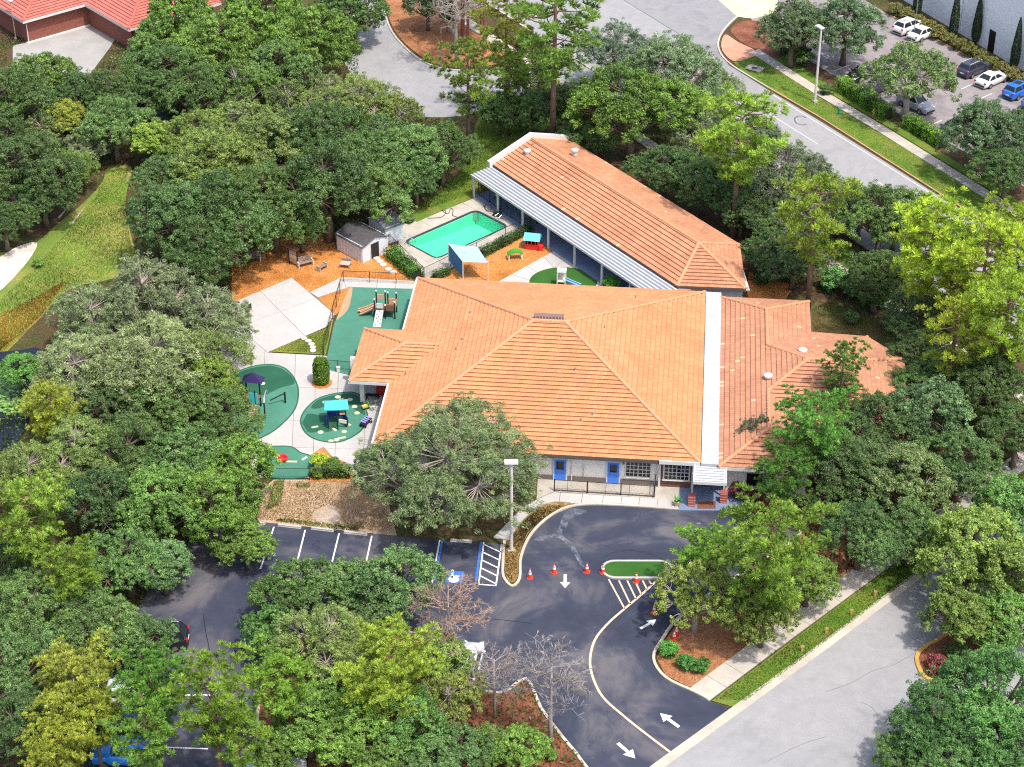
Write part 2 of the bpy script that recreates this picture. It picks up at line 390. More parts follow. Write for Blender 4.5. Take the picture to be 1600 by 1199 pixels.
def lay(name, px, z, mat, label=None, sm=False, thick=0.0):
    return structure(name, GP(smooth(px) if sm else px), z, MT[mat], thick, label)
def curb(name, px, mat='concrete_curb', w=0.22, h=0.15, sm=True, closed=False, label=None, z0=0.0):
    pts = GP(smooth(px, closed, 4) if sm else px)
    mb = MB(); strip(mb, pts, -w / 2, w / 2, z0, h, closed=closed)
    return kind(mb.build(name, MT[mat]), 'structure', label)

# roads
boulevard = lay('boulevard', [(840, -82), (977, 2), (1087, 70), (1200, 141), (1280, 189), (1376, 249), (1530, 347), (1760, 490), (1760, 655), (1300, 353), (1035, 180), (770, 12), (620, -85)], 0.04, 'asphalt_road', 'pale grey boulevard behind the school')
lay('driveway_mouth', [(830, -90), (977, 2), (1087, 70), (1140, 104), (1128, 88), (1122, 72), (1126, 56), (1138, 40), (1152, 27), (1172, 10), (1170, -90)], 0.05, 'asphalt_grey', 'blue-grey street mouth joining the boulevard')
lay('concrete_apron', [(1096, -22), (1152, 27), (1176, 30), (1215, 20), (1215, -50), (1100, -50)], 0.056, 'cream_apron', 'cream concrete apron beside the street mouth')
lay('rear_driveway', smooth([(597, -60), (598, 0), (612, 50), (650, 90), (690, 108), (740, 112), (800, 98), (860, 76), (905, 62), (930, 48), (985, 100), (1010, 160), (930, 150), (870, 140), (800, 160), (740, 178), (690, 184), (640, 180), (600, 168), (562, 130), (538, 98), (530, 60), (536, 20), (540, -60)], True, 3), 0.036, 'asphalt_road', 'pale winding driveway at the top')
side_street = lay('side_street', [(860, 1330), (1030, 1199), (1150, 1112), (1290, 1010), (1430, 905), (1600, 778), (1800, 628), (1900, 900), (1900, 1400), (860, 1500)], 0.04, 'asphalt_road', 'pale grey side street at lower right')
lay('neighbour_lot', [(1170, 0), (1176, 45), (1225, 72), (1297, 115), (1447, 204), (1760, 385), (1760, 228), (1517, 92), (1391, 25), (1300, -30), (1180, -60)], 0.045, 'asphalt_lot', 'taupe parking lot beside the white stucco building')
lot = lay('parking_lot', smooth([(340, 808), (385, 814)], False, 1) + [(580, 834), (650, 842), (785, 851), (788, 905), (800, 917), (812, 905), (815, 870), (830, 835), (862, 806), (900, 791), (960, 790), (1060, 797), (1140, 801), (1235, 806), (1250, 835), (1200, 872), (1120, 922), (1060, 967), (1035, 1000), (1021, 1030), (1040, 1060), (1085, 1082), (1110, 1097), (1150, 1110), (1090, 1155), (1030, 1199), (950, 1262), (800, 1400), (180, 1400), (120, 1210), (170, 1050), (210, 960), (250, 890), (300, 835)], 0.042, 'asphalt_dark', 'dark blue-black sealed parking lot and drive')
lay('brick_house_forecourt', [(20, 72), (48, 66), (160, 33), (185, 52), (172, 75), (142, 115), (100, 130), (20, 110)], 0.04, 'forecourt', 'pale concrete forecourt before the brick house')
lay('woodland_path', [(198, 135), (212, 150), (260, 178), (300, 205), (318, 216), (300, 222), (268, 204), (240, 184), (196, 155)], 0.03, 'asphalt_dark', 'dark asphalt path between trees')

# curbs
curb('curb', [(597, -60), (598, 0), (612, 50), (650, 90), (690, 108), (740, 112)], 'concrete', label='white curb of the pale driveway at the top')
curb('curb', [(1170, 12), (1152, 27), (1138, 40), (1126, 56), (1122, 72), (1128, 88), (1142, 102), (1160, 114), (1200, 138)], 'concrete_curb', label='cream curb round the street corner')
curb('curb', [(1200, 138), (1280, 184), (1376, 245), (1530, 343), (1760, 486)], 'curb_orange', sm=False, label='orange stained curb along the boulevard grass')
curb('curb', [(620, -85), (770, 12), (1035, 180), (1300, 353), (1760, 655)], 'concrete_curb', sm=False, label='boulevard curb on the school side')
curb('curb', [(1391, 25), (1517, 92), (1760, 228)], 'curb_orange', sm=False, label='curb of the taupe lot below the white wall')
curb('curb', [(788, 846), (786, 880), (787, 903), (800, 917), (812, 905), (814, 872), (830, 836), (862, 806), (900, 791), (960, 790), (1060, 797)], label='cream curb sweeping round the drop-off loop')
curb('curb', [(1235, 806), (1250, 835), (1200, 872), (1120, 922), (1060, 967), (1035, 1000), (1021, 1030), (1040, 1060), (1085, 1082), (1108, 1094)], label='cream curb of the planted bed by the entry')
curb('gutter', [(860, 1328), (1030, 1197), (1150, 1110), (1290, 1008), (1430, 903), (1600, 776), (1800, 626)], 'concrete_curb', 0.75, 0.06, sm=False, label='cream concrete gutter along the side street')
ISLAND = smooth([(430, 1004), (520, 990), (640, 990), (686, 1010), (706, 1062), (780, 1085), (822, 1062), (845, 1108), (880, 1155), (908, 1190), (930, 1240), (860, 1330), (430, 1330), (402, 1160), (412, 1060)], True, 3)
structure('tree_island', GP(ISLAND), 0.08, MT['red_mulch'], 0.1, 'mulched tree island within the parking lot')
curb('curb', ISLAND, sm=False, closed=True, label='curb round the tree island in the parking lot', h=0.17)

# painted markings on the parking lot
def mark(px_a, px_b, w, mat, name='stall_line', parent=lot, z=0.047):
    a, b = G(*px_a), G(*px_b); mb = MB(); strip(mb, [a, b], -w / 2, w / 2, z - 0.001, z)
    return mb.build(name, mat, parent)
for a, b in (((378, 820), (356, 884)), ((428, 824), (407, 890)), ((477, 829), (460, 896)), ((530, 834), (513, 903)), ((581, 838), (567, 903)),
             ((687, 845), (675, 912)), ((756, 848), (748, 914)), ((784, 851), (775, 916)), ((748, 914), (776, 916)),
             ((272, 1006), (292, 1007)), ((250, 1087), (345, 1087)), ((215, 1167), (325, 1171)), ((385, 1152), (424, 1152))):
    mark(a, b, 0.12, white_paint)
for k in range(5):
    t = (k + 0.6) / 5.2
    mark((755.5 - 7 * t + 1, 848 + 64 * t - 4), (783 - 8.5 * t, 851 + 65 * t + 5), 0.13, white_paint, 'hatch_line')
mark((691, 846), (679, 908), 0.16, blue_paint, 'blue_line'); mark((752, 848), (744, 908), 0.2, blue_paint, 'blue_line')
sg = GP([(697, 893), (725, 894), (723, 912), (694, 911)]); MB().sheet(sg, 0.047).build('accessible_sign_ground', blue_paint, lot)
c0 = G(709, 903)
wh = MB(); wh.lathe([(0.42, 0.0), (0.42, 0.001)], (c0.x, c0.y - 0.25, 0.0490), 16)
wh.box((c0.x - 0.12, c0.y + 0.30, 0.0495), (0.16, 0.75, 0.001)); wh.box((c0.x + 0.2, c0.y + 0.15, 0.0497), (0.5, 0.13, 0.001)); wh.lathe([(0.13, 0), (0.13, 0.001)], (c0.x - 0.12, c0.y + 0.82, 0.0490), 10)
wh.build('wheelchair_symbol', white_paint, lot)
# centre line of the loop and the chevron area
mb = MB(); strip(mb, GP(smooth([(1060, 890), (1030, 906), (1000, 932), (976, 952), (950, 975), (930, 1000), (922, 1030), (926, 1058), (942, 1090), (975, 1120), (1010, 1148), (1055, 1182)], False, 5)), -0.09, 0.09, 0.046, 0.047)
mb.build('lane_line', yellow_paint, lot)
for a, b in (((951, 906), (976, 952)), ((967, 908), (985, 945)), ((980, 908), (994, 937)), ((992, 908), (1002, 930)), ((1004, 908), (1011, 922)), ((1014, 908), (1019, 915))):
    mark(a, b, 0.13, yellow_paint, 'chevron_line')
def arrow(px, py, ang, s=1.0):
    c = G(px, py); pts = [(-1.0, -0.14), (0.15, -0.14), (0.15, -0.48), (1.0, 0.0), (0.15, 0.48), (0.15, 0.14), (-1.0, 0.14)]
    q = [(c.x + s * (x * math.cos(ang) - y * math.sin(ang)), c.y + s * (x * math.sin(ang) + y * math.cos(ang))) for x, y in pts]
    MB().sheet(q, 0.0475).build('painted_arrow', white_paint, lot)
def heading(a, b):
    p, q = G(*a), G(*b); return math.atan2(q.y - p.y, q.x - p.x)
arrow(883, 909, heading((883.5, 898), (883, 921)), 0.85)
arrow(1013, 976, heading((1001, 983), (1025, 969)), 0.82)
arrow(1046, 1126, heading((1061, 1137), (1032, 1116)), 0.95)
arrow(979, 1174, heading((967, 1164), (992, 1186)), 0.95)
# dried spill running down the loop
for pts in (smooth([(898, 795), (918, 800), (905, 806), (890, 812), (886, 824), (878, 832), (884, 842), (894, 850), (904, 866), (913, 886), (907, 884), (896, 866), (884, 850), (874, 842), (862, 842), (846, 846), (833, 845), (848, 838), (866, 835), (874, 822), (879, 808), (888, 799)], True, 3),):
    MB().sheet(GP(pts), 0.046).build('spill_stain', stain_m, lot)
def patch(px, mat, z=0.0455, parent=lot, name='patch'):
    MB().sheet(GP(smooth(px)), z).build(name, mat, parent)
oil_m, nt_, bs_ = newmat('oil_spot'); bs_.inputs['Base Color'].default_value = (0.018, 0.018, 0.022, 1); bs_.inputs['Roughness'].default_value = 0.5
tb_ = N(nt_, 'BsdfTransparent'); mx_ = N(nt_, 'MixShader'); L(nt_, ramp(nt_, noise(nt_, 2.4, 5, 0.7), [(0.42, (0, 0, 0)), (0.70, (0.45, 0.45, 0.45))]), mx_.inputs[0]); L(nt_, tb_.outputs[0], mx_.inputs[1]); L(nt_, bs_.outputs[0], mx_.inputs[2]); L(nt_, mx_.outputs[0], nt_.nodes['Material Output'].inputs['Surface'])
for x, y, w, h in ((448, 850, 7, 5), (495, 853, 6, 8), (545, 862, 7, 5), (725, 870, 6, 7)):
    patch([(x + w * math.cos(a) * (1 + .3 * math.sin(3 * a + x)), y + h * math.sin(a)) for a in np.linspace(0, 6.283, 9)[:-1]], oil_m, 0.0462, lot, 'oil_spot')
ct = plain('tar_crack', (0.014, 0.014, 0.018), 0.6)
for q in ([(330, 1035), (326, 1010), (321, 985), (318, 960)], [(640, 960), (700, 975), (760, 968), (830, 975)], [(700, 1000), (715, 985), (735, 980)]):
    mb = MB(); strip(mb, GP(smooth(q, False, 4)), -0.03, 0.03, 0.0455, 0.0464); mb.build('crack', ct, lot)
mb = MB(); strip(mb, GP(smooth([(944, 872), (962, 863), (990, 861), (1015, 866), (1035, 874)], False, 4)), -0.10, 0.10, 0.0455, 0.0463); mb.build('tyre_mark', oil_m, lot)
MH = MB(); mp = G(910, 1083); MH.lathe([(0.38, 0), (0.38, 0.004)], (mp.x, mp.y, 0.044), 16); MH.build('manhole_cover', plain('iron', (0.07, 0.068, 0.07), 0.7), lot)
# boulevard lines
lw = plain('lane_white', (0.62, 0.62, 0.62), 0.6)
for a, b in (((1196, 141.5), (1760, 494)),): mark(a, b, 0.11, lw, 'edge_line', boulevard)
for a, b in (((1196, 175), (1278, 226)), ((1100, 112), (1150, 144)), ((1370, 284), (1440, 328))): mark(a, b, 0.1, lw, 'lane_line', boulevard)
tar = plain('tar_seal', (0.12, 0.12, 0.13), 0.8)
mark((975, 1), (1090, 72), 0.09, tar, 'tar_seam', boulevard, 0.0545)
tc = G(1252, 189); mb = MB(); q = [(tc.x + 0.75 * math.cos(a), tc.y + 1.15 * math.sin(a)) for a in np.linspace(0.6, 5.4, 16)]; strip(mb, q, -0.09, 0.09, 0.046, 0.047); mb.build('tar_loop', tar, boulevard)
for q in ([(1290, 1082), (1330, 1068), (1362, 1050), (1395, 1040), (1428, 1022)], [(1345, 1098), (1362, 1106), (1372, 1120)], [(1200, 1190), (1250, 1165), (1290, 1152)]):
    mb = MB(); strip(mb, GP(smooth(q, False, 4)), -0.02, 0.02, 0.0445, 0.0455); mb.build('crack', plain('fine_crack', (0.15, 0.148, 0.15), 0.9), side_street)
for a, b in (((1502, 140), (1520, 132)), ((1530, 155.5), (1550, 147)), ((1302, 112), (1327, 102.5)), ((1451, 198), (1472, 188.5)), ((1379, 152), (1396, 144))):
    mark(a, b, 0.11, white_paint, 'stall_line', bpy.data.objects['neighbour_lot'], 0.05)

# sidewalks: every slab a piece
def walk(label, px, width, mat='concrete_walk', step=1.6):
    pts = GP(px); mb = MB(); strip(mb, pts, -width / 2 - 0.03, width / 2 + 0.03, 0.0, 0.055)
    o = kind(mb.build('sidewalk', MT['concrete_joint']), 'structure', label)
    walkway(o, pts, width, 0.085, MT[mat], step); return o
walk('concrete sidewalk beside the neighbouring parking lot', [(1178, 80), (1280, 145), (1376, 202), (1450, 248), (1740, 428)], 1.42)
walk('concrete sidewalk on the school side of the boulevard', [(650, -22), (725, 32), (1035, 240), (1300, 414), (1420, 497), (1700, 690)], 1.5)
walk('concrete sidewalk along the side street', [(1092, 1087), (1200, 1006), (1323, 916), (1470, 811), (1600, 718), (1760, 604)], 1.85, 'concrete_walk', 1.9)
lay('corner_ramp', [(1131, 84), (1127, 68), (1134, 55), (1152, 66), (1184, 84), (1150, 97)], 0.075, 'salmon_paving', 'salmon paved corner ramp', True)
lay('corner_bed', [(1142, 48), (1160, 34), (1200, 38), (1225, 72), (1215, 92), (1184, 80), (1155, 64)], 0.06, 'red_mulch', 'brown mulch bed at the street corner', True)

# lawns, beds and bare patches
lay('grass_strip', [(1146, 98), (1180, 87), (1280, 153), (1376, 210), (1450, 255), (1740, 436), (1740, 470), (1530, 340), (1376, 242), (1280, 181), (1200, 136), (1160, 113)], 0.05, 'lawn_green', 'grass strip between boulevard curb and sidewalk')
lay('grass_verge', [(1205, 72), (1280, 124), (1376, 181), (1450, 226), (1600, 320), (1600, 330), (1450, 238), (1376, 192), (1280, 137), (1190, 80)], 0.04, 'lawn_green', 'thin grass verge beside the sidewalk hedges')
lay('grass_strip', [(1112, 1096), (1200, 1030), (1336, 928), (1480, 824), (1640, 705), (1660, 725), (1430, 901), (1290, 1006), (1165, 1099), (1148, 1106)], 0.05, 'lawn_green', 'grass strip between side street gutter and sidewalk')
lay('entry_bed', [(1075, 1074), (1040, 1056), (1026, 1030), (1038, 1003), (1062, 970), (1122, 926), (1202, 876), (1252, 838), (1240, 806), (1330, 800), (1340, 890), (1200, 984), (1084, 1074)], 0.06, 'pine_straw', 'pine straw bed between the loop and the sidewalk')
lay('meadow_clearing', [(205, 262), (198, 300), (196, 330), (205, 370), (215, 420), (160, 440), (110, 452), (60, 500), (0, 560), (-60, 600), (-60, 420), (40, 390), (90, 350), (130, 318), (160, 285), (168, 262)], 0.03, 'meadow', 'bright green and tan meadow clearing', True)
lay('wet_patch', [(100, 440), (88, 465), (70, 490), (40, 520), (0, 552), (-40, 560), (-40, 500), (20, 484), (60, 462)], 0.045, 'wet_grass', 'orange-brown wet grass beside the pond', True)
lay('sand_patch', [(-30, 430), (10, 396), (40, 382), (58, 381), (50, 400), (30, 425), (0, 455), (-30, 470)], 0.05, 'sand', 'white sandy patch in the clearing', True)
lay('rear_lawn', [(620, 345), (690, 300), (740, 240), (745, 190), (800, 165), (860, 180), (850, 205), (825, 205), (770, 258), (750, 285), (745, 306), (651, 347), (628, 350)], 0.03, 'lawn_green', 'shaded lawn behind the pool', True)
lay('side_lawn', [(1268, 480), (1300, 468), (1360, 490), (1400, 520), (1440, 580), (1400, 560), (1355, 526), (1266, 522)], 0.03, 'shade_lawn', 'small lawn behind the brown roofed wing', True)
lay('verge_lawn', [(1180, 350), (1230, 330), (1300, 372), (1345, 400), (1330, 425), (1280, 400)], 0.03, 'lawn_green', 'grass beside the boulevard sidewalk under pines', True)
lay('dry_lawn', [(428, 750), (560, 750), (600, 758), (620, 838), (580, 834), (385, 814), (340, 808), (390, 780)], 0.035, 'dry_turf', 'straw coloured dry lawn above the parking stalls')
lay('bare_sand', [(486, 806), (500, 795), (516, 790), (530, 797), (534, 812), (520, 822), (505, 816), (494, 815)], 0.05, 'sand_thin', 'pale sandy patch in the dry lawn', True)
lay('loop_bed', smooth([(788, 850), (790, 900), (800, 912), (809, 902), (811, 870), (826, 834), (858, 803), (896, 789), (868, 786), (840, 795), (812, 820), (795, 842)], True, 3), 0.09, 'leaf_cover', 'leafy ground cover bed round the lamp post')
lay('driveway_bed', smooth([(602, -60), (602, 0), (616, 48), (653, 86), (692, 104), (760, 104), (800, 92), (780, 62), (720, 30), (660, -10), (640, -60)], True, 3), 0.08, 'pine_straw', 'orange pine straw bed inside the driveway bend')
lay('front_planting', [(1135, 758), (1240, 765), (1260, 806), (1142, 800)], 0.05, 'red_mulch', 'dark red planting bed right of the porch')
lay('side_mulch', [(1166, 452), (1170, 425), (1230, 428), (1240, 452), (1225, 470), (1170, 468)], 0.04, 'play_mulch', 'orange mulch corner behind the wings')

# playground grounds
lay('play_mulch_bed', [(362, 402), (420, 380), (470, 362), (540, 370), (600, 372), (640, 428), (648, 445), (560, 452), (526, 492), (484, 500), (456, 470), (380, 500), (362, 480)], 0.035, 'play_mulch', 'orange wood mulch under benches by the sheds')
lay('canopy_mulch_bed', [(660, 446), (655, 438), (700, 426), (725, 410), (836, 352), (874, 388), (862, 396), (778, 442), (775, 452)], 0.035, 'play_mulch', 'orange wood mulch under the blue canopy')
PAVE = [(456, 435), (484, 458), (535, 434), (660, 441), (655, 460), (545, 450), (497, 466), (523, 492), (510, 512), (418, 552), (508, 557), (560, 580), (640, 590), (640, 742), (556, 746), (545, 726), (520, 716), (505, 700), (486, 712), (484, 748), (400, 748), (380, 700), (345, 650), (345, 560), (352, 480), (380, 467)]
pav = lay('playground_paving', PAVE, 0.05, 'concrete_joint', 'white concrete playground paving')
def cut_slabs(px, cuts): slabs(pav, [(p.x, p.y) for p in GP(px)], [(G(*a), G(*b)) for a, b in cuts], 0.08, 0.05, MT['concrete'], 0.018)
cut_slabs([(456, 435), (523, 492), (510, 512), (418, 552), (345, 490), (352, 480), (380, 467)], [((408, 457), (475, 525)), ((370, 514), (497, 466)), ((345, 478), (440, 446))])
cut_slabs([(484, 458), (535, 434), (660, 441), (655, 460), (545, 450), (497, 466)], [((536, 434), (541, 452)), ((590, 434), (588, 460)), ((620, 434), (617, 460))])
cut_slabs([(418, 552), (508, 557), (560, 580), (640, 590), (640, 742), (556, 746), (545, 726), (520, 716), (505, 700), (486, 712), (484, 748), (400, 748), (380, 700), (345, 650), (345, 490)],
          [((345, 603), (640, 612)), ((414, 552), (408, 700)), ((345, 655), (640, 664)), ((462, 555), (455, 748)), ((345, 697), (640, 706)), ((494, 556), (490, 700)), ((530, 560), (522, 746)), ((575, 580), (566, 746))])
lay('shrub_bed', [(486, 712), (505, 700), (520, 716), (545, 726), (556, 746), (556, 754), (484, 754)], 0.045, 'play_mulch', 'orange mulch bed under the clipped shrubs')
COURT = [(775, 456), (779, 441), (866, 393), (884, 404), (1000, 470), (950, 480)]
lay('courtyard_paving', COURT, 0.05, 'concrete_joint', 'white concrete courtyard paving under the roof edge')
slabs(bpy.data.objects['courtyard_paving'], [(p.x, p.y) for p in GP(COURT)], [(G(852, 405), G(866, 420)), (G(825, 418), G(842, 428)), (G(800, 430), G(830, 440)), (G(885, 404), G(860, 425))], 0.08, 0.05, MT['concrete'], 0.018)
lay('artificial_turf', [(880 + 53 * math.cos(a), 442 + 23 * math.sin(a)) for a in np.linspace(0, 2 * math.pi, 40, endpoint=False)], 0.10, 'artificial_turf', 'oval of green artificial turf in the courtyard')
lay('grass_triangle', [(421, 551), (511, 514), (522, 494), (509, 556)], 0.10, 'meadow', 'yellow-green grass triangle beside the court')
def mat_area(label, px, name='play_surface', m='rubber_green', z=0.10, sm=True):
    pts = GP(smooth(px) if sm else px); mb = MB(); mb.prism(pts, 0.05, z, bottom=False)
    o = kind(mb.build(name, MT[m]), 'structure', label)
    if sm:
        e = MB(); strip(e, pts, -0.05, 0.07, 0.05, z + 0.012, closed=True); e.build('edging', MT['rubber_dark'], o)
    return o
ms1 = mat_area('large green rubber play surface at the left', [(385, 577), (420, 571), (448, 579), (465, 605), (463, 635), (446, 659), (417, 681), (380, 692), (356, 665), (348, 625), (360, 592)])
ms2 = mat_area('oval green rubber play surface with cream spots', [(470, 660), (478, 641), (500, 623), (535, 615), (559, 617), (568, 634), (574, 650), (571, 665), (557, 680), (530, 692), (500, 690), (479, 679)])
ms3 = mat_area('small green rubber play surface with red tub', [(415, 702), (432, 699), (455, 700), (470, 709), (487, 717), (482, 746), (412, 746), (404, 722)])
ms4 = mat_area('fenced green rubber surface under the slides', [(546, 450), (650, 453), (640, 525), (572, 526), (556, 590), (507, 578), (522, 508)], sm=False)
MB().sheet(GP(smooth([(382, 580), (420, 573), (446, 581), (461, 600), (440, 607), (412, 619), (380, 622), (358, 612), (366, 592)])), 0.104).build('colour_field', MT['rubber_dark'], ms1)
MB().sheet(GP([(472, 662), (480, 648), (492, 649), (500, 651), (512, 650), (530, 656), (528, 668), (521, 674), (512, 677), (505, 676), (495, 677), (486, 678), (480, 676)]), 0.104).build('colour_field', MT['rubber_dark'], ms2)
MB().sheet(GP(smooth([(500, 625), (535, 617), (557, 619), (566, 635), (570, 650), (552, 640), (540, 632), (520, 634), (496, 640), (486, 638)])), 0.104).build('colour_field', MT['rubber_dark'], ms2)
MB().sheet(GP(smooth([(546, 452), (551, 452), (546, 480), (538, 492), (526, 502), (524, 507), (534, 478)], True, 3)), 0.104).build('colour_field', MT['rubber_tan'], ms4)
spot = plain('cream_spot', (0.55, 0.50, 0.34), 0.8, var=0.15, scale=8)
for x, y, w in ((508, 630, .24), (528, 622, .27), (547, 626, .25), (554, 637, .26), (558, 647, .24), (501, 677, .26), (538, 676, .24), (526, 689, .24), (517, 691, .24), (534, 626, .22), (411, 601, .22)):
    p = G(x, y); MB().lathe([(w, 0), (w, 0.008)], (p.x, p.y, 0.1), 12).build('inlay_spot', spot, ms2 if x > 450 else ms1)
for x, y, l, a in ((492, 669, .6, 20), (523, 673, .5, -50), (545, 665, .45, -40), (534, 686, .7, 20), (476, 718, .6, 50), (455, 723, 1.0, -2)):
    p = G(x, y); MB().box((p.x, p.y, 0.108), (l, 0.24, 0.016), R(a)).build('inlay_bar', spot, ms2 if y < 700 else ms3)

# front walk and patio
FW = smooth([(770, 842), (790, 822), (812, 800), (838, 783), (866, 771)], False, 3) + [(1024, 781), (1062, 783), (1060, 796), (960, 788)] + smooth([(900, 789), (868, 786), (840, 795), (812, 820), (797, 846)], False, 3)
lay('front_walk', FW, 0.05, 'concrete_joint', 'white concrete walk along the drop-off loop')
slabs(bpy.data.objects['front_walk'], [(p.x, p.y) for p in GP(FW)], [(G(a, 770), G(a - 4, 796)) for a in (876, 911, 944, 973, 1001, 1030)], 0.13, 0.1, MT['concrete'], 0.018)
PT = [(840, 748), (1066, 754), (1062, 784), (1024, 781), (866, 770), (838, 782)]
lay('patio', PT, 0.05, 'concrete_joint', 'stained concrete patio between wall and fence')
slabs(bpy.data.objects['patio'], [(p.x, p.y) for p in GP(PT)], [(G(a, 745), G(a - 3, 785)) for a in (888, 918, 948, 985, 1022)], 0.12, 0.1, MT['concrete_old'], 0.018)
lay('porch_floor', [(1062, 745), (1180, 748), (1172, 800), (1059, 799)], 0.13, 'blue_floor', 'blue painted porch floor', thick=0.1)
lay('porch_mat', [(1091, 786), (1118, 786), (1118, 797), (1089, 797)], 0.15, 'red_mulch', 'red door mat on the blue porch floor', thick=0.03)

# loop island
li = G(987, 892); pts = []
a0, a1 = G(962, 892), G(1030, 892)
for k in range(13): t = R(90 + 15 * k); pts.append((a0.x + 0.95 * math.cos(t), a0.y + 0.95 * math.sin(t)))
for k in range(13): t = R(-90 + 15 * k); pts.append((a1.x + 0.95 * math.cos(t), a1.y + 0.95 * math.sin(t)))
structure('loop_island', pts, 0.16, MT['artificial_turf'], 0.16, 'small turf island in the drop-off loop')
mb = MB(); strip(mb, pts, 0.0, 0.22, 0.0, 0.18, closed=True)
mb2 = MB(); strip(mb2, pts, -0.2, 0.0, 0.0, 0.19, closed=True); kind(mb2.build('curb', MT['concrete']), 'structure', 'white curb round the small turf island')
# street median
MED = smooth([(1432, 1030), (1448, 1010), (1480, 992), (1620, 890), (1760, 800), (1780, 830), (1640, 930), (1540, 1012), (1480, 1062), (1446, 1060)], True, 3)
structure('street_median', GP(MED), 0.12, MT['red_mulch'], 0.12, 'planted median in the side street')
curb('curb', MED, 'curb_yellow', 0.3, 0.17, sm=False, closed=True, label='yellow stained curb round the street median')

# pond with lily pads
water_m, nt, bs = newmat('pond_water'); bs.inputs['Base Color'].default_value = (0.012, 0.016, 0.022, 1); bs.inputs['Roughness'].default_value = 0.06
bump(nt, bs, noise(nt, 1.2, 3), 0.15, 0.05); MATS['pond_water'] = water_m
PONDP = [(-80, 590), (-20, 556), (30, 548), (62, 546), (60, 580), (52, 640), (30, 690), (0, 712), (-80, 740)]
kind(MB().sheet(GP(smooth(PONDP)), 0.05).build('pond', water_m), 'structure', 'dark pond at the left edge')

# ------------------------------------------------------------------ pool deck and pool
DECK = [(624, 356), (645, 344), (651, 348), (747, 308), (800, 343), (826, 358), (740, 404), (668, 437), (650, 428), (622, 388)]
dk = [(p.x, p.y) for p in GP(DECK)]
ip = [(p.x, p.y) for p in inner]
# the deck is laid as slabs round the pool opening
bm = bmesh.new(); bm.faces.new([bm.verts.new((p[0], p[1], 0)) for p in dk])
for i in range(4):
    a, b = inner[i], inner[(i + 1) % 4]; t = (b - a).normalized()
    bmesh.ops.bisect_plane(bm, geom=bm.verts[:] + bm.edges[:] + bm.faces[:], plane_co=a, plane_no=(-t.y, t.x, 0), dist=1e-4)
base = MB(); pieces = []
for f in bm.faces:
    c = f.calc_center_median(); l = Matrix.Rotation(-POOL_A, 3, 'Z') @ (c - POOL_C)
    if abs(l.x) < POOL_L / 2 and abs(l.y) < POOL_W / 2: continue
    q = [(v.co.x, v.co.y) for v in f.verts]; base.prism(q, 0.0, 0.05, bottom=False); pieces.append(q)
bm.free()
deck = kind(base.build('pool_deck', MT['concrete_joint']), 'structure', 'worn grey concrete deck round the pool')
for q in pieces:
    c = Vector((sum(p[0] for p in q) / len(q), sum(p[1] for p in q) / len(q)))
    slabs(deck, q, [((c.x, c.y), (c.x + 0.68, c.y - 0.73))], 0.09, 0.06, MT['concrete_old'], 0.015)
pool = thing('swimming_pool', 'turquoise rectangular swimming pool with black coping', 'pool', tuple(POOL_C), POOL_A)
pl, pw = POOL_L / 2, POOL_W / 2
basin = MB()
dz = lambda x: -1.35 if x < 0 else -1.0
basin.add([(-pl, -pw, 0.06), (pl, -pw, 0.06), (pl, pw, 0.06), (-pl, pw, 0.06), (-pl, -pw, -0.9), (pl, -pw, -1.5), (pl, pw, -1.5), (-pl, pw, -0.9)],
          [(4, 5, 6, 7), (0, 4, 7, 3), (1, 2, 6, 5), (0, 1, 5, 4), (3, 7, 6, 2)])
basin.build('basin', plain('pool_plaster', (0.34, 0.72, 0.58), 0.6, var=0.10, scale=0.8), pool)
cop = MB(); rc = 0.5
def rr(l, w, r): return [(sx * (l - r) + r * math.cos(a + o), sy * (w - r) + r * math.sin(a + o)) for sx, sy, o in ((1, 1, 0), (-1, 1, R(90)), (-1, -1, R(180)), (1, -1, R(270))) for a in (0, R(30), R(60), R(90))]
strip(cop, rr(pl + 0.02, pw + 0.02, 0.55), -0.16, 0.03, -0.02, 0.115, closed=True)
cop.build('coping', plain('coping_dark', (0.035, 0.05, 0.06), 0.6), pool)
cb = MB()
for sx, sy in ((1, 1), (-1, 1), (-1, -1), (1, -1)):   # filled round corners
    cx, cy = sx * (pl - 0.53), sy * (pw - 0.53); arc = [(cx + sx * 0.55 * math.cos(a), cy + sy * 0.55 * math.sin(a)) for a in (0, R(30), R(60), R(90))]
    cb.prism([(sx * (pl + 0.12), sy * (pw + 0.12))] + arc, -1.0, 0.10)
cb.build('pool_corner', MT['concrete_old'], pool)
wm, nt, bs = newmat('pool_water'); MATS['pool_water'] = wm
tb = N(nt, 'BsdfTransparent'); tb.inputs[0].default_value = (0.50, 0.93, 0.80, 1)
gl = N(nt, 'BsdfGlossy'); gl.inputs['Roughness'].default_value = 0.03
fr = N(nt, 'Fresnel'); fr.inputs[0].default_value = 1.33; ms = N(nt, 'MixShader')
bp = N(nt, 'Bump'); bp.inputs['Strength'].default_value = 0.25; L(nt, noise(nt, 1.6, 3), bp.inputs['Height']); L(nt, bp.outputs[0], gl.inputs['Normal']); L(nt, bp.outputs[0], fr.inputs['Normal'])
L(nt, fr.outputs[0], ms.inputs[0]); L(nt, tb.outputs[0], ms.inputs[1]); L(nt, gl.outputs[0], ms.inputs[2]); L(nt, ms.outputs[0], nt.nodes['Material Output'].inputs['Surface'])
MB().sheet([(-pl, -pw), (pl, -pw), (pl, pw), (-pl, pw)], -0.08).build('water', wm, pool)
steel = plain('steel', (0.55, 0.56, 0.57), 0.3, 0.9)
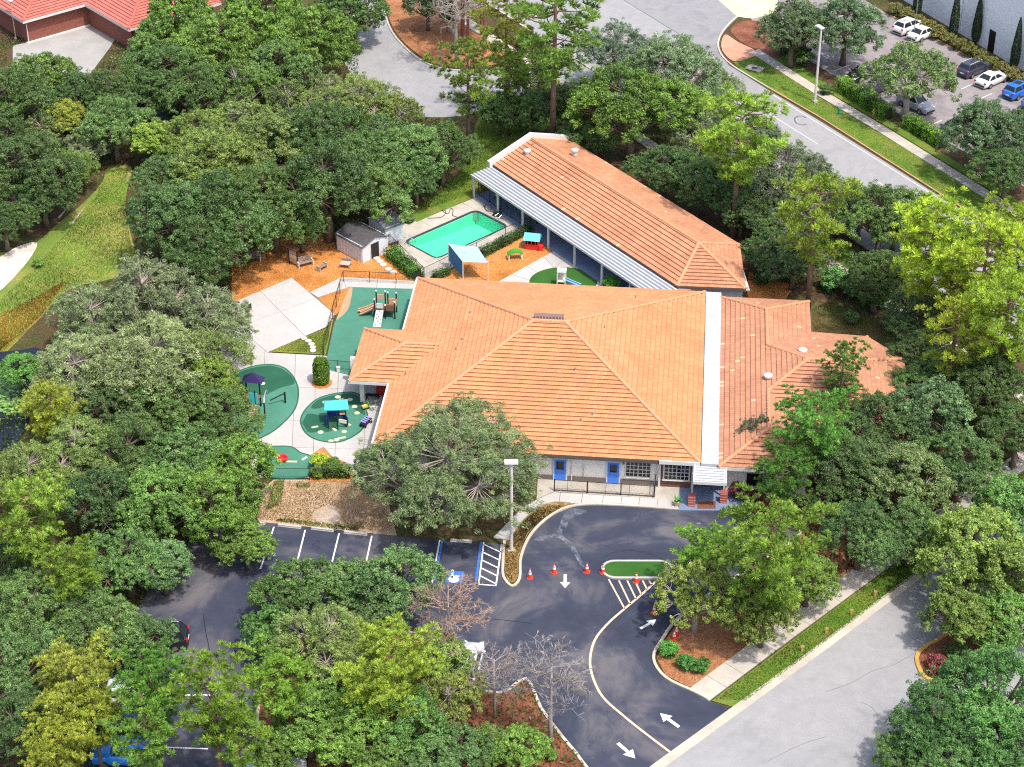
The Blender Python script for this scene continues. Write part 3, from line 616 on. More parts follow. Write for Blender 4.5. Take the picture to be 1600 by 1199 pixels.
for s in (-0.28, 0.28):
    for x0, sx, yy in ((-pl + 0.35, 1, 1.5), (pl - 0.3, -1, -1.1)):
        MB().tube([(x0 - sx * 0.75, yy + s, 0.08), (x0 - sx * 0.75, yy + s, 0.7), (x0 - sx * 0.45, yy + s, 0.92), (x0 - sx * 0.05, yy + s, 0.75), (x0 + sx * 0.15, yy + s, 0.0), (x0 + sx * 0.15, yy + s, -0.6)], 0.03, 6).build('grab_rail', steel, pool)
for k in range(3): MB().box((-pl + 0.3 + 0.28 * k, 1.5, -0.18 - 0.25 * k), (0.3, 1.2, 0.12)).build('step', MATS['pool_plaster'], pool)
# ------------------------------------------------------------------ roofs laid course by course
tiles('tile_orange', (0.60, 0.272, 0.128), 0.10, 0.0, 0.30, 0.14, (0.30, 0.118, 0.055))
tiles('tile_brown', (0.50, 0.245, 0.145), 0.10, 0.012, 0.32, 0.25, (0.24, 0.088, 0.05))
tiles('tile_salmon', (0.55, 0.255, 0.140), 0.12, 0.004, 0.5, 0.22, (0.20, 0.10, 0.065))
tiles('tile_red', (0.50, 0.165, 0.13), 0.12, 0.0, 0.25, 0.2, (0.24, 0.06, 0.05))
edge_m = plain('tile_butt', (0.24, 0.085, 0.04), 0.9, var=0.3, scale=5)  # dark tile ends: grime and gap shadow together in one colour
cap_m = plain('ridge_tile', (0.56, 0.27, 0.145), 0.85, var=0.2, scale=3)
white_m = plain('white_trim', (0.62, 0.61, 0.59), 0.6, var=0.06)
white_roof = plain('white_membrane', (0.42, 0.435, 0.46), 0.7, var=0.10, scale=1.5)
wall_m = plain('painted_wall', (0.80, 0.775, 0.73), 0.85, var=0.06, scale=2)
dark_m = plain('dark_trim', (0.10, 0.085, 0.08), 0.7)
brick_brown = plain('brown_brick', (0.17, 0.075, 0.052), 0.9, var=0.35, scale=9)
blue_door = plain('blue_door', (0.06, 0.20, 0.72), 0.5, var=0.05)
glass_m, nt, bs = newmat('window_glass'); bs.inputs['Base Color'].default_value = (0.012, 0.014, 0.016, 1); bs.inputs['Roughness'].default_value = 0.08; MATS['window_glass'] = glass_m
grey_metal = plain('grey_metal', (0.45, 0.45, 0.44), 0.5, 0.4)

def clip(poly, axis, val, keep_above):
    out = []
    for i in range(len(poly)):
        a, b = poly[i - 1], poly[i]
        ia, ib = ((p[axis] >= val) == keep_above or abs(p[axis] - val) < 1e-9 for p in (a, b))
        if ia != ib:
            t = (val - a[axis]) / (b[axis] - a[axis]); out.append((a[0] + (b[0] - a[0]) * t, a[1] + (b[1] - a[1]) * t))
        if ib: out.append(b)
    return out
def roof_face(roof, pts, mat, h=0.46, t=0.075):
    """pts: eave start, eave end, then the upper corners; a course of tiles per strip"""
    a, b = Vector(pts[0]), Vector(pts[1]); u = (b - a).normalized(); top = Vector(pts[2])
    n = u.cross(top - a).normalized()
    if n.z < 0: n = -n
    v = n.cross(u)
    if (top - a).dot(v) < 0: v = -v
    poly = [((Vector(p) - a).dot(u), (Vector(p) - a).dot(v)) for p in pts]
    vmax = max(p[1] for p in poly); k = 0
    while k * h < vmax - 0.02:
        q = clip(clip(poly, 1, k * h, True), 1, (k + 1) * h, False); k += 1
        q = [p for i, p in enumerate(q) if (abs(p[0] - q[i - 1][0]) + abs(p[1] - q[i - 1][1])) > 1e-4]
        if len(q) < 3: continue
        ar = 0.5 * sum(q[i - 1][0] * q[i][1] - q[i][0] * q[i - 1][1] for i in range(len(q)))
        if abs(ar) < 0.02: continue
        if (ar < 0) != (u.cross(v).dot(n) < 0): q = q[::-1]
        k0 = (k - 1) * h; m = len(q)
        tops = [a + u * p[0] + v * p[1] + n * (0.02 + t * (1 - (p[1] - k0) / h)) for p in q]
        bots = [a + u * p[0] + v * p[1] - n * 0.01 for p in q]
        fs = [tuple(range(m))]; mi = [0]
        for i in range(m):
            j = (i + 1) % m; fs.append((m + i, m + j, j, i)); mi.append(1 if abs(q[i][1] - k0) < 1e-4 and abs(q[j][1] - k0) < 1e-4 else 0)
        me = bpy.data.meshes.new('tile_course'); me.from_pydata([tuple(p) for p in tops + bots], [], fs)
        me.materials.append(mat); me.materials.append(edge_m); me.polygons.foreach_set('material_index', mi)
        uvl = me.uv_layers.new(name='UVMap'); qq = q + q
        for lp in me.loops:
            p = qq[lp.vertex_index]; fv = min(max((p[1] - k0) / h, 0.002), 0.998); uvl.data[lp.index].uv = (p[0] + 50, (k - 1) + fv)
        me.update(); link('tile_course', me, roof)
def hip_cap(roof, a, b, mat=None, r=0.17, ln=0.42):
    a, b = Vector(a), Vector(b); t = (b - a); n = max(2, round(t.length / ln)); mb = MB(); d_ = t.normalized(); s = d_.cross(Vector((0, 0, 1))).normalized(); up = s.cross(d_)
    for k in range(n):
        p0, p1 = a + t * (k / n), a + t * ((k + 1.12) / n); vs = []
        for p, rr_, lift in ((p0, r * 1.12, 0.05), (p1, r * 0.9, 0.10)):
            for w in (0, 45, 90, 135, 180): vs.append(p + s * rr_ * math.cos(R(w)) + up * (rr_ * math.sin(R(w)) * 0.8 + lift - 0.02))
        mb.add(vs, [(i, i + 1, i + 6, i + 5) for i in range(4)] + [(4, 3, 2, 1, 0), (5, 6, 7, 8, 9)])
    return mb.build('hip_cap', mat or cap_m, roof)
def fascia(roof, pts, z, mat, drop=0.28, closed=True):
    mb = MB(); strip(mb, pts, -0.06, 0.06, z - drop, z + 0.02, closed=closed); return mb.build('fascia', mat, roof)
def soffit(name, poly, z, mat, parent): MB().sheet(poly, z).build(name, mat, parent)
def turbine(parent, p, s=1.0):
    mb = MB(); mb.lathe([(0.30 * s, -0.3), (0.30 * s, 0.25 * s), (0.42 * s, 0.26 * s), (0.42 * s, 0.42 * s), (0.2 * s, 0.52 * s), (0.02, 0.54 * s)], p, 14)
    return mb.build('roof_vent', plain('vent_metal', (0.62, 0.60, 0.56), 0.5, 0.2), parent)
def pipe_vent(parent, p): return MB().lathe([(0.16, -0.15), (0.10, 0.06), (0.06, 0.1), (0.06, 0.38), (0.01, 0.39)], p, 10).build('pipe_vent', plain('pipe_metal', (0.30, 0.27, 0.26), 0.6), parent)

BA = R(-5.5); E1 = Vector((math.cos(BA), math.sin(BA), 0)); E2 = Vector((-math.sin(BA), math.cos(BA), 0))
ORG = Vector((3.24, -1.64, 0))
def LO(px, py, z=0.0, org=ORG):   # picture point -> building coordinates
    p = G(px, py, z) - org; return Vector((p.dot(E1), p.dot(E2), z))
EZ = 3.1

# ---- main school building
school = thing('school_building', 'main school building with wide orange tiled hip roof', 'building', tuple(ORG), BA)
HU, HV, RZ, RH = 13.5, 13.85, 7.5, 1.4
A_, B_, C_, D_ = (-HU, HV, EZ), (HU, HV, EZ), (HU, -HV, EZ), (-HU, -HV, EZ)
r0, r1 = (-RH, 0.0, RZ), (RH, 0.0, RZ)
WY0, WY1, WX = LO(549, 596, EZ).y, LO(566, 514, EZ).y, LO(557, 555, EZ).x   # the small wing at the left
wr = (WY1 - WY0) / 2; wz = EZ + wr * 0.325; wm_ = (WY0 + WY1) / 2
slope_l = (RZ - EZ) / (HU - RH); xin = -HU + (wz - EZ) / slope_l
roof = MB().add([A_, B_, C_, D_, r0, r1], [(3, 2, 5, 4), (2, 1, 5), (1, 0, 4, 5), (0, 3, 4)]).build('roof', MT['tile_butt'], school)
T = MT['tile_orange']
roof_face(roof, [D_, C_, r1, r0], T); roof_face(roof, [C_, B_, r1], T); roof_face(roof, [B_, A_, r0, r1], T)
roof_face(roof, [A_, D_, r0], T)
for a, b in ((A_, r0), (B_, r1), (C_, r1), (D_, r0), (r0, r1)): hip_cap(roof, a, b)
fascia(roof, [A_, D_, C_, B_], EZ, dark_m)
soffit('soffit', [(-HU, -HV), (HU, -HV), (HU, HV), (-HU, HV)], EZ - 0.2, white_m, school)
w0, w1, w2, w3 = (WX, WY1, EZ), (WX, WY0, EZ), (-HU, WY0, EZ), (-HU, WY1, EZ)
wa, wb = (WX + wr, wm_, wz), (xin, wm_, wz)
wing = MB().add([w0, w1, (-HU, WY0, EZ), (-HU, WY1, EZ), wa, wb], [(1, 2, 5, 4), (0, 4, 5, 3), (0, 1, 4)]).build('wing_roof', MT['tile_butt'], school)
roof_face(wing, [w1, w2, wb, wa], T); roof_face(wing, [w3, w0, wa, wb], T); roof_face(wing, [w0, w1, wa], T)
hip_cap(wing, w0, wa); hip_cap(wing, w1, wa); hip_cap(wing, wa, wb)
fascia(wing, [(-HU, WY1), (WX, WY1), (WX, WY0), (-HU, WY0)], EZ, white_m, 0.25, False)
soffit('soffit', [(WX, WY0), (-HU, WY0), (-HU, WY1), (WX, WY1)], EZ - 0.19, white_m, school)
mb = MB(); strip(mb, [(-HU - 0.05, WY1 + 0.1), (-HU - 0.05, HV)], -0.06, 0.09, EZ - 0.05, EZ + 0.12); mb.build('gutter', white_m, school); mb = MB(); strip(mb, [(-HU - 0.05, -HV), (-HU - 0.05, WY0 - 0.1)], -0.06, 0.09, EZ - 0.05, EZ + 0.12); mb.build('gutter', white_m, school)
IN = 0.75
walls = MB()
walls.box((0, 0, EZ / 2 - 0.1), (2 * HU - 2 * IN, 2 * HV - 2 * IN, EZ - 0.2))
walls.box(((WX + IN - HU + IN + 0.2) / 2, WY1 - 2.0, EZ / 2 - 0.11), (abs(WX + IN + HU - IN - 0.2), 3.2, EZ - 0.22))
walls.build('wall', wall_m, school)
VF = -HV + IN - 0.01            # front wall plane
def uf(px, py, z): return LO(px, py, z).x
mb = MB().box((0, VF - 0.02, 0.28), (2 * HU - 2 * IN, 0.06, 0.56)); mb.build('base_course', plain('plinth_brown', (0.16, 0.13, 0.11), 0.8), school)
def door(u, w=0.95, h=2.1):
    o = MB().box((u, VF - 0.05, h / 2 + 0.12), (w, 0.08, h)).build('door', blue_door, school)
    fr_ = MB()
    for s in (-1, 1): fr_.box((u + s * (w / 2 + 0.06), VF - 0.05, h / 2 + 0.16), (0.12, 0.12, h + 0.12))
    fr_.box((u, VF - 0.05, h + 0.2), (w + 0.24, 0.12, 0.12)); fr_.build('door_frame', plain('pale_blue_frame', (0.45, 0.56, 0.74), 0.6), o)
    MB().box((u, VF - 0.1, h * 0.72 + 0.12), (w * 0.62, 0.03, h * 0.36)).build('door_pane', glass_m, o)
    MB().box((u + w * 0.38, VF - 0.12, 1.05), (0.05, 0.06, 0.14)).build('handle', grey_metal, o)
for px in (875, 958.5): door(uf(px, 735, 1.2))
def window(u, w=2.05, z0=0.95, h=1.45):
    o = MB().box((u, VF - 0.03, z0 + h / 2), (w + 0.16, 0.06, h + 0.16)).build('window', white_m, school)
    for s in (-1, 1):
        MB().box((u + s * w / 4, VF - 0.072, z0 + h / 2), (w / 2 - 0.08, 0.03, h - 0.04)).build('pane', glass_m, o)
    g = MB()
    for s in (-1, 1):
        for k in (1, 2): g.box((u + s * w / 4 - (w / 2 - 0.08) / 2 + k * (w / 2 - 0.08) / 3, VF - 0.095, z0 + h / 2), (0.045, 0.03, h - 0.04))
        for k in (1, 2, 3): g.box((u + s * w / 4, VF - 0.098, z0 + k * h / 4), (w / 2 - 0.08, 0.03, 0.06 if k == 2 else 0.045))
    g.build('muntins', white_m, o)
    MB().box((u, VF - 0.09, z0 - 0.1), (w + 0.3, 0.16, 0.06)).build('sill', white_m, o)
window(uf(997, 737, 1.6)); 
ub0, ub1 = uf(1029, 745, 1.5), uf(1082, 745, 1.5)
MB().box(((ub0 + ub1) / 2, VF - 0.06, 1.4), (ub1 - ub0, 0.14, 2.8)).build('brick_panel', brick_brown, school)
VF_ = VF; VF = VF - 0.12; window(uf(1057, 742, 1.6)); VF = VF_
for px in (1030, 1082): MB().box((uf(px, 748, 1.4), VF - 0.14, 1.4), (0.18, 0.3, 2.8)).build('corner_post', white_m, school)
MB().box(((ub0 + HU) / 2, -HV - 0.09, EZ - 0.05), (HU - ub0, 0.1, 0.34)).build('gutter', white_m, school)
p = LO(974, 726, 2.2); MB().box((p.x, VF - 0.1, 2.3), (0.14, 0.18, 0.3)).build('wall_lamp', dark_m, school)
p = LO(911, 737, 1.5); MB().lathe([(0.02, 0), (0.14, 0.02), (0.16, 0.1)], (p.x, VF - 0.12, 1.6), 10).build('wall_speaker', white_m, school)
MB().tube([(p.x, VF - 0.06, 0.6), (p.x, VF - 0.06, 1.6)], 0.03).build('conduit', grey_metal, school)
for px in (892, 1024): MB().tube([(uf(px, 740, 1.4), VF - 0.09, 0.15), (uf(px, 740, 1.4), VF - 0.09, 2.8)], 0.05, 6).build('downpipe', white_m, school)
# left porch columns under the small wing
for px, py in ((567, 628), (553, 600)):
    q = LO(px, py); MB().box((min(q.x, -HU - 0.2), max(q.y, WY0 + 0.3), 1.4), (0.38, 0.38, 2.8)).build('column', wall_m, school)
# vents on the roof
def on_front(px, py):   # point on the main roof under a picture point
    for z in np.arange(RZ, EZ, -0.05):
        q = LO(px, py, float(z)); s = min((HU - abs(q.x)) / (HU - RH), (HV - abs(q.y)) / HV)
        if EZ + s * (RZ - EZ) >= z: return q
    return LO(px, py, EZ)
for x, y in ((735, 491), (722, 533), (634, 587), (712, 548), (877, 529), (899, 580), (926, 650), (908, 659), (993, 467), (945, 514)): pipe_vent(school, on_front(x, y))
rv = MB(); rv.box((-0.1, 0.55, RZ + 0.05), (2.6, 0.55, 0.5)); rv.build('ridge_vent', plain('louver_brown', (0.20, 0.13, 0.12), 0.7), school)
rl = MB()
for k in range(9): rl.box((-1.2 + 0.28 * k, 0.26, RZ + 0.07), (0.06, 0.06, 0.42))
rl.build('ridge_vent_louver', plain('louver_pale', (0.5, 0.36, 0.30), 0.7), school)
# flat link roof and front canopy
ul0, ul1 = HU + 0.08, LO(1125, 600, EZ).x - 0.02
MB().box(((ul0 + ul1) / 2, (LO(1108, 458, EZ).y + LO(1108, 727, EZ).y) / 2, EZ - 0.02), (ul1 - ul0, LO(1108, 458, EZ).y - LO(1108, 727, EZ).y, 0.28)).build('flat_roof', white_roof, school)
MB().box(((ul0 + ul1) / 2, 0, 1.4), (ul1 - ul0 - 0.2, 2 * HV - 3.0, 2.7)).build('link_wall', wall_m, school)
cv0, cv1 = -HV - 0.05, LO(1110, 757, 2.8).y; cu0, cu1 = LO(1084, 745, 2.9).x, LO(1135, 745, 2.9).x
can = MB().box(((cu0 + cu1) / 2, (cv0 + cv1) / 2, 2.86), (cu1 - cu0, cv0 - cv1, 0.1)).build('porch_canopy', white_m, school)
for k in range(6): MB().box(((cu0 + cu1) / 2, cv1 + 0.28 + k * (cv0 - cv1 - 0.4) / 5.5, 2.95), (cu1 - cu0 - 0.3, 0.2, 0.09)).build('canopy_rib', white_roof, can)
e_ = MB(); strip(e_, [(cu0, cv1), (cu1, cv1), (cu1, cv0), (cu0, cv0)], -0.05, 0.05, 2.74, 3.02, closed=True); e_.build('canopy_rim', white_m, can)
for px in (1080, 1130):
    q = LO(px, 797 if px < 1100 else 792); MB().box((q.x, q.y + 1.2, 1.45), (0.14, 0.14, 2.75)).build('porch_post', white_m, school)
    bp_ = MB().box((q.x, q.y + 0.55, 0.6), (0.55, 0.55, 1.0)).build('brick_pillar', plain('red_brick', (0.38, 0.085, 0.055), 0.9, var=0.3, scale=8), school)
    for k in range(4): MB().box((q.x, q.y + 0.55, 0.26 + 0.25 * k), (0.57, 0.57, 0.05)).build('brick_band', plain('mortar', (0.62, 0.36, 0.30), 0.9), bp_)
MB().box((HU + 0.7, VF + 0.4, 1.2), (1.0, 0.1, 2.2)).build('entry_door', glass_m, school)

# ---- right wing, brown tiles
wgo = G(1125, 598, EZ); 
right = thing('school_wing', 'right school wing with weathered brown tiled roof', 'building', (wgo.x, wgo.y, 0), BA)
def LR(px, py, z=EZ): return LO(px, py, z, Vector((wgo.x, wgo.y, 0)))
vb, vf = LR(1127, 465).y, LR(1123, 730).y
wR2 = LR(1264, 470).x; vmid = LR(1266, 520).y; ap = LR(1258, 562, 5.45)
rn = wR2 / 2; z2 = EZ + rn * 0.333
vr = ap.y; run1 = vmid - vr; z1 = EZ + 7.4 * 0.325; x1 = 7.4
T = MT['tile_brown']
cb_, cc_ = LR(1355, 527), LR(1412, 562); cr = (cc_.x + 0.2, vr - run1, EZ); fe = vr - run1
re = (max(x1 + 2.5, cb_.x - 4.5), vr, z1)
p_bl, p_br = (0, vb, EZ), (wR2, vb, EZ); ra = (rn, vb - rn, z2)
rb = (rn, vr + run1 * (1 - (z2 - EZ) / (z1 - EZ)), z2)       # where the back ridge meets the big roof
rfz = z2; rfa = (rn, vf + rn, rfz); rfb = (rn, vr - run1 * (1 - (z2 - EZ) / (z1 - EZ)), rfz)
vmR, feR = (wR2, vmid, EZ), (wR2, fe, EZ); P_fl, P_fr = (0, vf, EZ), (wR2, vf, EZ); apx = (x1, vr, z1)
rroof = MB().add([p_bl, P_fl, rfa, rfb, apx, rb, ra], [(0, 1, 2, 3, 4, 5, 6)]).build('roof', MT['tile_butt'], right)
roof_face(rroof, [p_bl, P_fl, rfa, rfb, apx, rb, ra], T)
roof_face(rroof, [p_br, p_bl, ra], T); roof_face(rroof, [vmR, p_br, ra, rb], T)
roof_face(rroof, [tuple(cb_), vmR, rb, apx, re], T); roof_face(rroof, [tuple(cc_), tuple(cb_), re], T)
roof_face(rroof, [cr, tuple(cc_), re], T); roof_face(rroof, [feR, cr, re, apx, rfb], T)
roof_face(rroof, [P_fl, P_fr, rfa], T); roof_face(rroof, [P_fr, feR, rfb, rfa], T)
for a, b in ((p_bl, ra), (p_br, ra), (ra, rb), (rb, apx), (apx, rfb), (apx, re), (P_fl, rfa), (P_fr, rfa), (rfb, rfa), (tuple(cb_), re), (tuple(cc_), re)): hip_cap(rroof, a, b)
out_r = [(0, vb), (0, vf), (wR2, vf), (wR2, fe), cr[:2], tuple(cc_)[:2], tuple(cb_)[:2], (wR2, vmid), (wR2, vb)]
fascia(rroof, out_r, EZ, white_m)
ins = inset(out_r, 0.7); MB().prism(ins, 0, EZ - 0.2).build('wall', wall_m, right)
soffit('soffit', inset(out_r, 0.05), EZ - 0.2, white_m, right)
for x, y, z in ((1254, 552, 4.6), (1200, 592, 4.4)): turbine(right, tuple(LR(x, y, z)), 0.95)
for k, (u_, n_) in enumerate(((3.0, 'window'), (6.0, 'window'))):
    o = MB().box((u_, vf + 0.68, 1.6), (1.5, 0.08, 1.4)).build('window', white_m, right); MB().box((u_, vf + 0.63, 1.6), (1.3, 0.04, 1.2)).build('pane', glass_m, o)

# ---- rear classroom wing on the diagonal
RA = R(-55.2); ro = G(770, 258, EZ); ra1 = Vector((math.cos(RA), math.sin(RA), 0)); ra2 = Vector((-math.sin(RA), math.cos(RA), 0))
rear = thing('classroom_wing', 'long rear wing with salmon tiled roof beside the pool', 'building', (ro.x, ro.y, 0), RA)
def LW(px, py, z=EZ):
    q = G(px, py, z) - Vector((ro.x, ro.y, 0)); return Vector((q.dot(ra1), q.dot(ra2), z))
T = MT['tile_salmon']; W2 = LW(873, 209).y; LN = LW(1060, 447).x; hw_ = W2 / 2; rz_ = EZ + hw_ * 0.33
l0, l1 = (0, 0, EZ), (LN, 0.0, EZ); f1 = LW(1165, 452); g1 = LW(1157, 382); g1.y = W2; g0 = (0.0, W2, EZ)
k1 = LW(1092, 380, rz_); pk1 = (k1.x, hw_, rz_); pk0 = (0, hw_, rz_)
broof = MB().add([l0, l1, pk1, pk0, tuple(f1), tuple(g1), g0], [(0, 1, 2, 3), (1, 4, 2), (4, 5, 2), (5, 6, 3, 2)]).build('roof', MT['tile_butt'], rear)
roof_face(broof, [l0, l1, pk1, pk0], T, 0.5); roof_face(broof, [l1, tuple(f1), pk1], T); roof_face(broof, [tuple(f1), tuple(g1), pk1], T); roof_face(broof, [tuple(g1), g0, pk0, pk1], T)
for a, b in ((l1, pk1), (tuple(f1), pk1), (tuple(g1), pk1), (pk0, pk1)): hip_cap(broof, a, b)
fascia(broof, [g0, l0, l1, tuple(f1), tuple(g1)], EZ, dark_m, closed=False)
# white gable parapet
mb = MB(); zt = 0.55
for (ya, za), (yb, zb) in (((-0.4, EZ - 0.13), (hw_, rz_)), ((hw_, rz_), (W2 + 0.4, EZ - 0.13))):
    mb.add([(-0.45, ya, za - 0.35), (0.02, ya, za - 0.35), (0.02, yb, zb - 0.35), (-0.45, yb, zb - 0.35), (-0.45, ya, za + zt), (0.02, ya, za + zt), (0.02, yb, zb + zt), (-0.45, yb, zb + zt)],
           [(3, 2, 1, 0), (4, 5, 6, 7), (0, 1, 5, 4), (1, 2, 6, 5), (2, 3, 7, 6), (3, 0, 4, 7)])
mb.build('gable_parapet', white_m, rear)
foot = [(0.2, 0.6), (LN - 0.1, 0.6), (f1.x - 0.7, f1.y + 0.3), (g1.x - 0.6, g1.y - 0.6), (0.2, W2 - 0.6)]
MB().prism(foot, 0, EZ - 0.15).build('wall', wall_m, rear)
MB().add([(0.2, 0.6, EZ - 0.2), (0.2, W2 - 0.6, EZ - 0.2), (0.2, hw_, rz_ - 0.2)], [(0, 1, 2)]).build('gable_wall', wall_m, rear)
MB().prism(inset(foot, -0.55), EZ - 0.3, EZ - 0.22).build('soffit', white_m, rear)
for x, y, z in ((824, 240, 4.2), (898, 239, 4.6)): turbine(rear, tuple(LW(x, y, z)), 0.95)
pipe_vent(rear, tuple(LW(833, 228, 4.5)))
# walkway awning: white corrugated strips on posts, blue floor beneath
aw = 2.55; n_s = 6
awn = MB().add([(-0.2, -0.05, 2.86), (LN + 1.2, -0.05, 2.86), (LN + 1.2, -aw, 2.62), (-0.2, -aw, 2.62)], [(3, 2, 1, 0)]).build('walkway_awning', plain('awning_groove', (.20, .215, .24), .7), rear)
for k in range(n_s):
    y0 = -0.1 - k * (aw - 0.15) / n_s; y1 = y0 - (aw - 0.15) / n_s + 0.16; zz = lambda y: 2.86 + 0.24 * y / aw
    MB().add([(-0.2, y0, zz(y0) + 0.01), (LN + 1.2, y0, zz(y0) + 0.01), (LN + 1.2, y1, zz(y1) + 0.01), (-0.2, y1, zz(y1) + 0.01), (-0.2, y0 - 0.03, zz(y0) + 0.09), (LN + 1.2, y0 - 0.03, zz(y0) + 0.09), (LN + 1.2, y1 + 0.03, zz(y1) + 0.09), (-0.2, y1 + 0.03, zz(y1) + 0.09)],
             [(4, 7, 6, 5), (0, 4, 5, 1), (3, 2, 6, 7), (0, 3, 7, 4), (1, 5, 6, 2)]).build('awning_panel', white_roof, awn)
mb = MB(); mb.box((LN / 2 + 0.5, -aw - 0.04, 2.58), (LN + 1.4, 0.1, 0.24)); mb.build('awning_gutter', white_m, awn)
for k in range(8): MB().box((0.1 + k * (LN + 0.4) / 7, -aw + 0.08, 1.3), (0.17, 0.17, 2.5)).build('awning_post', white_m, rear)
MB().prism([(-0.2, 0.6), (LN + 1.2, 0.6), (LN + 1.2, -aw + 0.2), (8.2, -aw + 0.2), (8.2, -aw + 0.1), (-0.2, -aw + 0.1)], 0.0, 0.12).build('walkway_floor', MT['blue_floor'], rear)
for k in range(9):
    xx = 2.0 + 3.1 * k
    if k % 2: MB().box((xx, 0.56, 1.15), (1.0, 0.08, 2.1)).build('door', blue_door, rear)
    else:
        o = MB().box((xx, 0.56, 1.6), (1.6, 0.08, 1.3)).build('window', white_m, rear); MB().box((xx, 0.51, 1.6), (1.4, 0.04, 1.1)).build('pane', glass_m, o)

# ---- brick house, upper left
HA = R(40); ho = G(36, 34, 3.2)
house = thing('brick_house', 'red brick house with red tiled roof, upper left corner', 'house', (ho.x, ho.y, 0), HA)
h1, h2 = Vector((math.cos(HA), math.sin(HA), 0)), Vector((-math.sin(HA), math.cos(HA), 0))
def LH(px, py, z=3.2):
    q = G(px, py, z) - Vector((ho.x, ho.y, 0)); return Vector((q.dot(h1), q.dot(h2), z))
T = MT['tile_red']; he = 3.2
fl = LH(130, 5).x; dp = 12.0; br = 6.0; bz = he + br * 0.34
q0, q1, q2, q3 = (0, 0, he), (fl + 6, 0, he), (fl + 6, dp, he), (0, dp, he); qa, qb = (br, br, bz), (fl + 6 - 0.1, br, bz)
hr = MB().add([q0, q1, q2, q3, qa, qb], [(0, 1, 5, 4), (2, 3, 4, 5), (3, 0, 4), (1, 2, 5)]).build('roof', MT['tile_butt'], house)
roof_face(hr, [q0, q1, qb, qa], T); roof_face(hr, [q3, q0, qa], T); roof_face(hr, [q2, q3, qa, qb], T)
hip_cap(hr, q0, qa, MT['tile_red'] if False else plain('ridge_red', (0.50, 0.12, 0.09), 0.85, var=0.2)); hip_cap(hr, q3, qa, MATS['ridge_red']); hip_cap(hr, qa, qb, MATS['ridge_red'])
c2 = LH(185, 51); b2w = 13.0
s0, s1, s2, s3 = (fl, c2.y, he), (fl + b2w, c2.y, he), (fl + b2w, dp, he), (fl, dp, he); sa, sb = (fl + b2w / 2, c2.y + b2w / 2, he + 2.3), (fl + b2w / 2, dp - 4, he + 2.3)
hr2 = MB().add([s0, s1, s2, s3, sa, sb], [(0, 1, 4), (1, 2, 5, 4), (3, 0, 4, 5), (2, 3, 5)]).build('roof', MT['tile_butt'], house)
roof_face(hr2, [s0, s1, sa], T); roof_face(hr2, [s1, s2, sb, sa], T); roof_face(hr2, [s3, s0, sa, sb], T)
hip_cap(hr2, s0, sa, MATS['ridge_red']); hip_cap(hr2, s1, sa, MATS['ridge_red']); hip_cap(hr2, sa, sb, MATS['ridge_red'])
fascia(hr, [q3, q0, (fl - 0.1, 0, he)], he, white_m, closed=False); fascia(hr2, [(fl, 0, he), s0, s1, s2], he, white_m, closed=False)
bk, nt, bs = newmat('house_brick'); tx = N(nt, 'TexBrick', i_Scale=1.0); tx.inputs['Color1'].default_value = (0.26, 0.06, 0.035, 1); tx.inputs['Color2'].default_value = (0.17, 0.04, 0.025, 1); tx.inputs['Mortar'].default_value = (0.3, 0.17, 0.13, 1)
tx.inputs['Brick Width'].default_value = 0.30; tx.inputs['Row Height'].default_value = 0.12; tx.inputs['Mortar Size'].default_value = 0.012
tcn = N(nt, 'TexCoord'); sp_ = N(nt, 'SeparateXYZ'); cm_ = N(nt, 'CombineXYZ'); L(nt, tcn.outputs['Object'], sp_.inputs[0]); L(nt, math_n(nt, 'ADD', sp_.outputs[0], sp_.outputs[1]), cm_.inputs[0]); L(nt, sp_.outputs[2], cm_.inputs[1]); L(nt, cm_.outputs[0], tx.inputs['Vector'])
L(nt, tx.outputs['Color'], bs.inputs['Base Color']); bs.inputs['Roughness'].default_value = 0.9; MATS['house_brick'] = bk
MB().prism([(0.7, 0.7), (fl + 0.7, 0.7), (fl + 0.7, c2.y + 0.7), (fl + b2w - 0.7, c2.y + 0.7), (fl + b2w - 0.7, dp - 0.6), (0.7, dp - 0.6)], 0, he - 0.2).build('wall', bk, house)
MB().box((fl / 2 + 0.5, 0.62, 0.1), (fl + 0.2, 0.3, 0.2)).build('wall_base', white_m, house)
MB().tube([(0.66, 0.62, 0), (0.66, 0.62, he - 0.2)], 0.06).build('downpipe', white_m, house)
MB().prism([(0.1, 0.1), (fl + 0.1, 0.1), (fl + 0.1, c2.y + 0.1), (fl + b2w - 0.1, c2.y + 0.1), (fl + b2w - 0.1, dp), (0.1, dp)], he - 0.26, he - 0.2).build('soffit', white_m, house)

# ---- white stucco building, upper right
st, nt, bs = newmat('stucco'); MATS['stucco'] = st
bs.inputs['Base Color'].default_value = (0.84, 0.85, 0.86, 1); bs.inputs['Roughness'].default_value = 0.9
bump(nt, bs, noise(nt, 1.7, 5, 0.6), 0.55, 0.22)
so = G(1546, 80); sd = (G(1700, 170) - G(1416, 2)).normalized(); SA = math.atan2(sd.y, sd.x)
stucco = thing('stucco_building', 'tall white stucco building in the upper right corner', 'building', (so.x, so.y, 0), SA)
MB().box((0, 10.0, 6.0), (70, 20, 12)).build('wall', st, stucco)
MB().box((0, 10.0, 12.1), (70.6, 20.6, 0.3)).build('parapet', white_m, stucco)
dr = MB().box((0.25, -0.02, 1.35), (1.0, 0.1, 2.7)).build('door', plain('black_door', (0.012, 0.012, 0.014), 0.4), stucco)
MB().box((-0.32, -0.06, 1.35), (0.08, 0.06, 2.75)).build('door_frame', dark_m, dr)
MB().box((14, -0.01, 5), (0.05, 0.06, 9)).build('control_joint', grey_metal, stucco); MB().box((-6, -0.01, 5), (0.05, 0.06, 9)).build('control_joint', grey_metal, stucco)

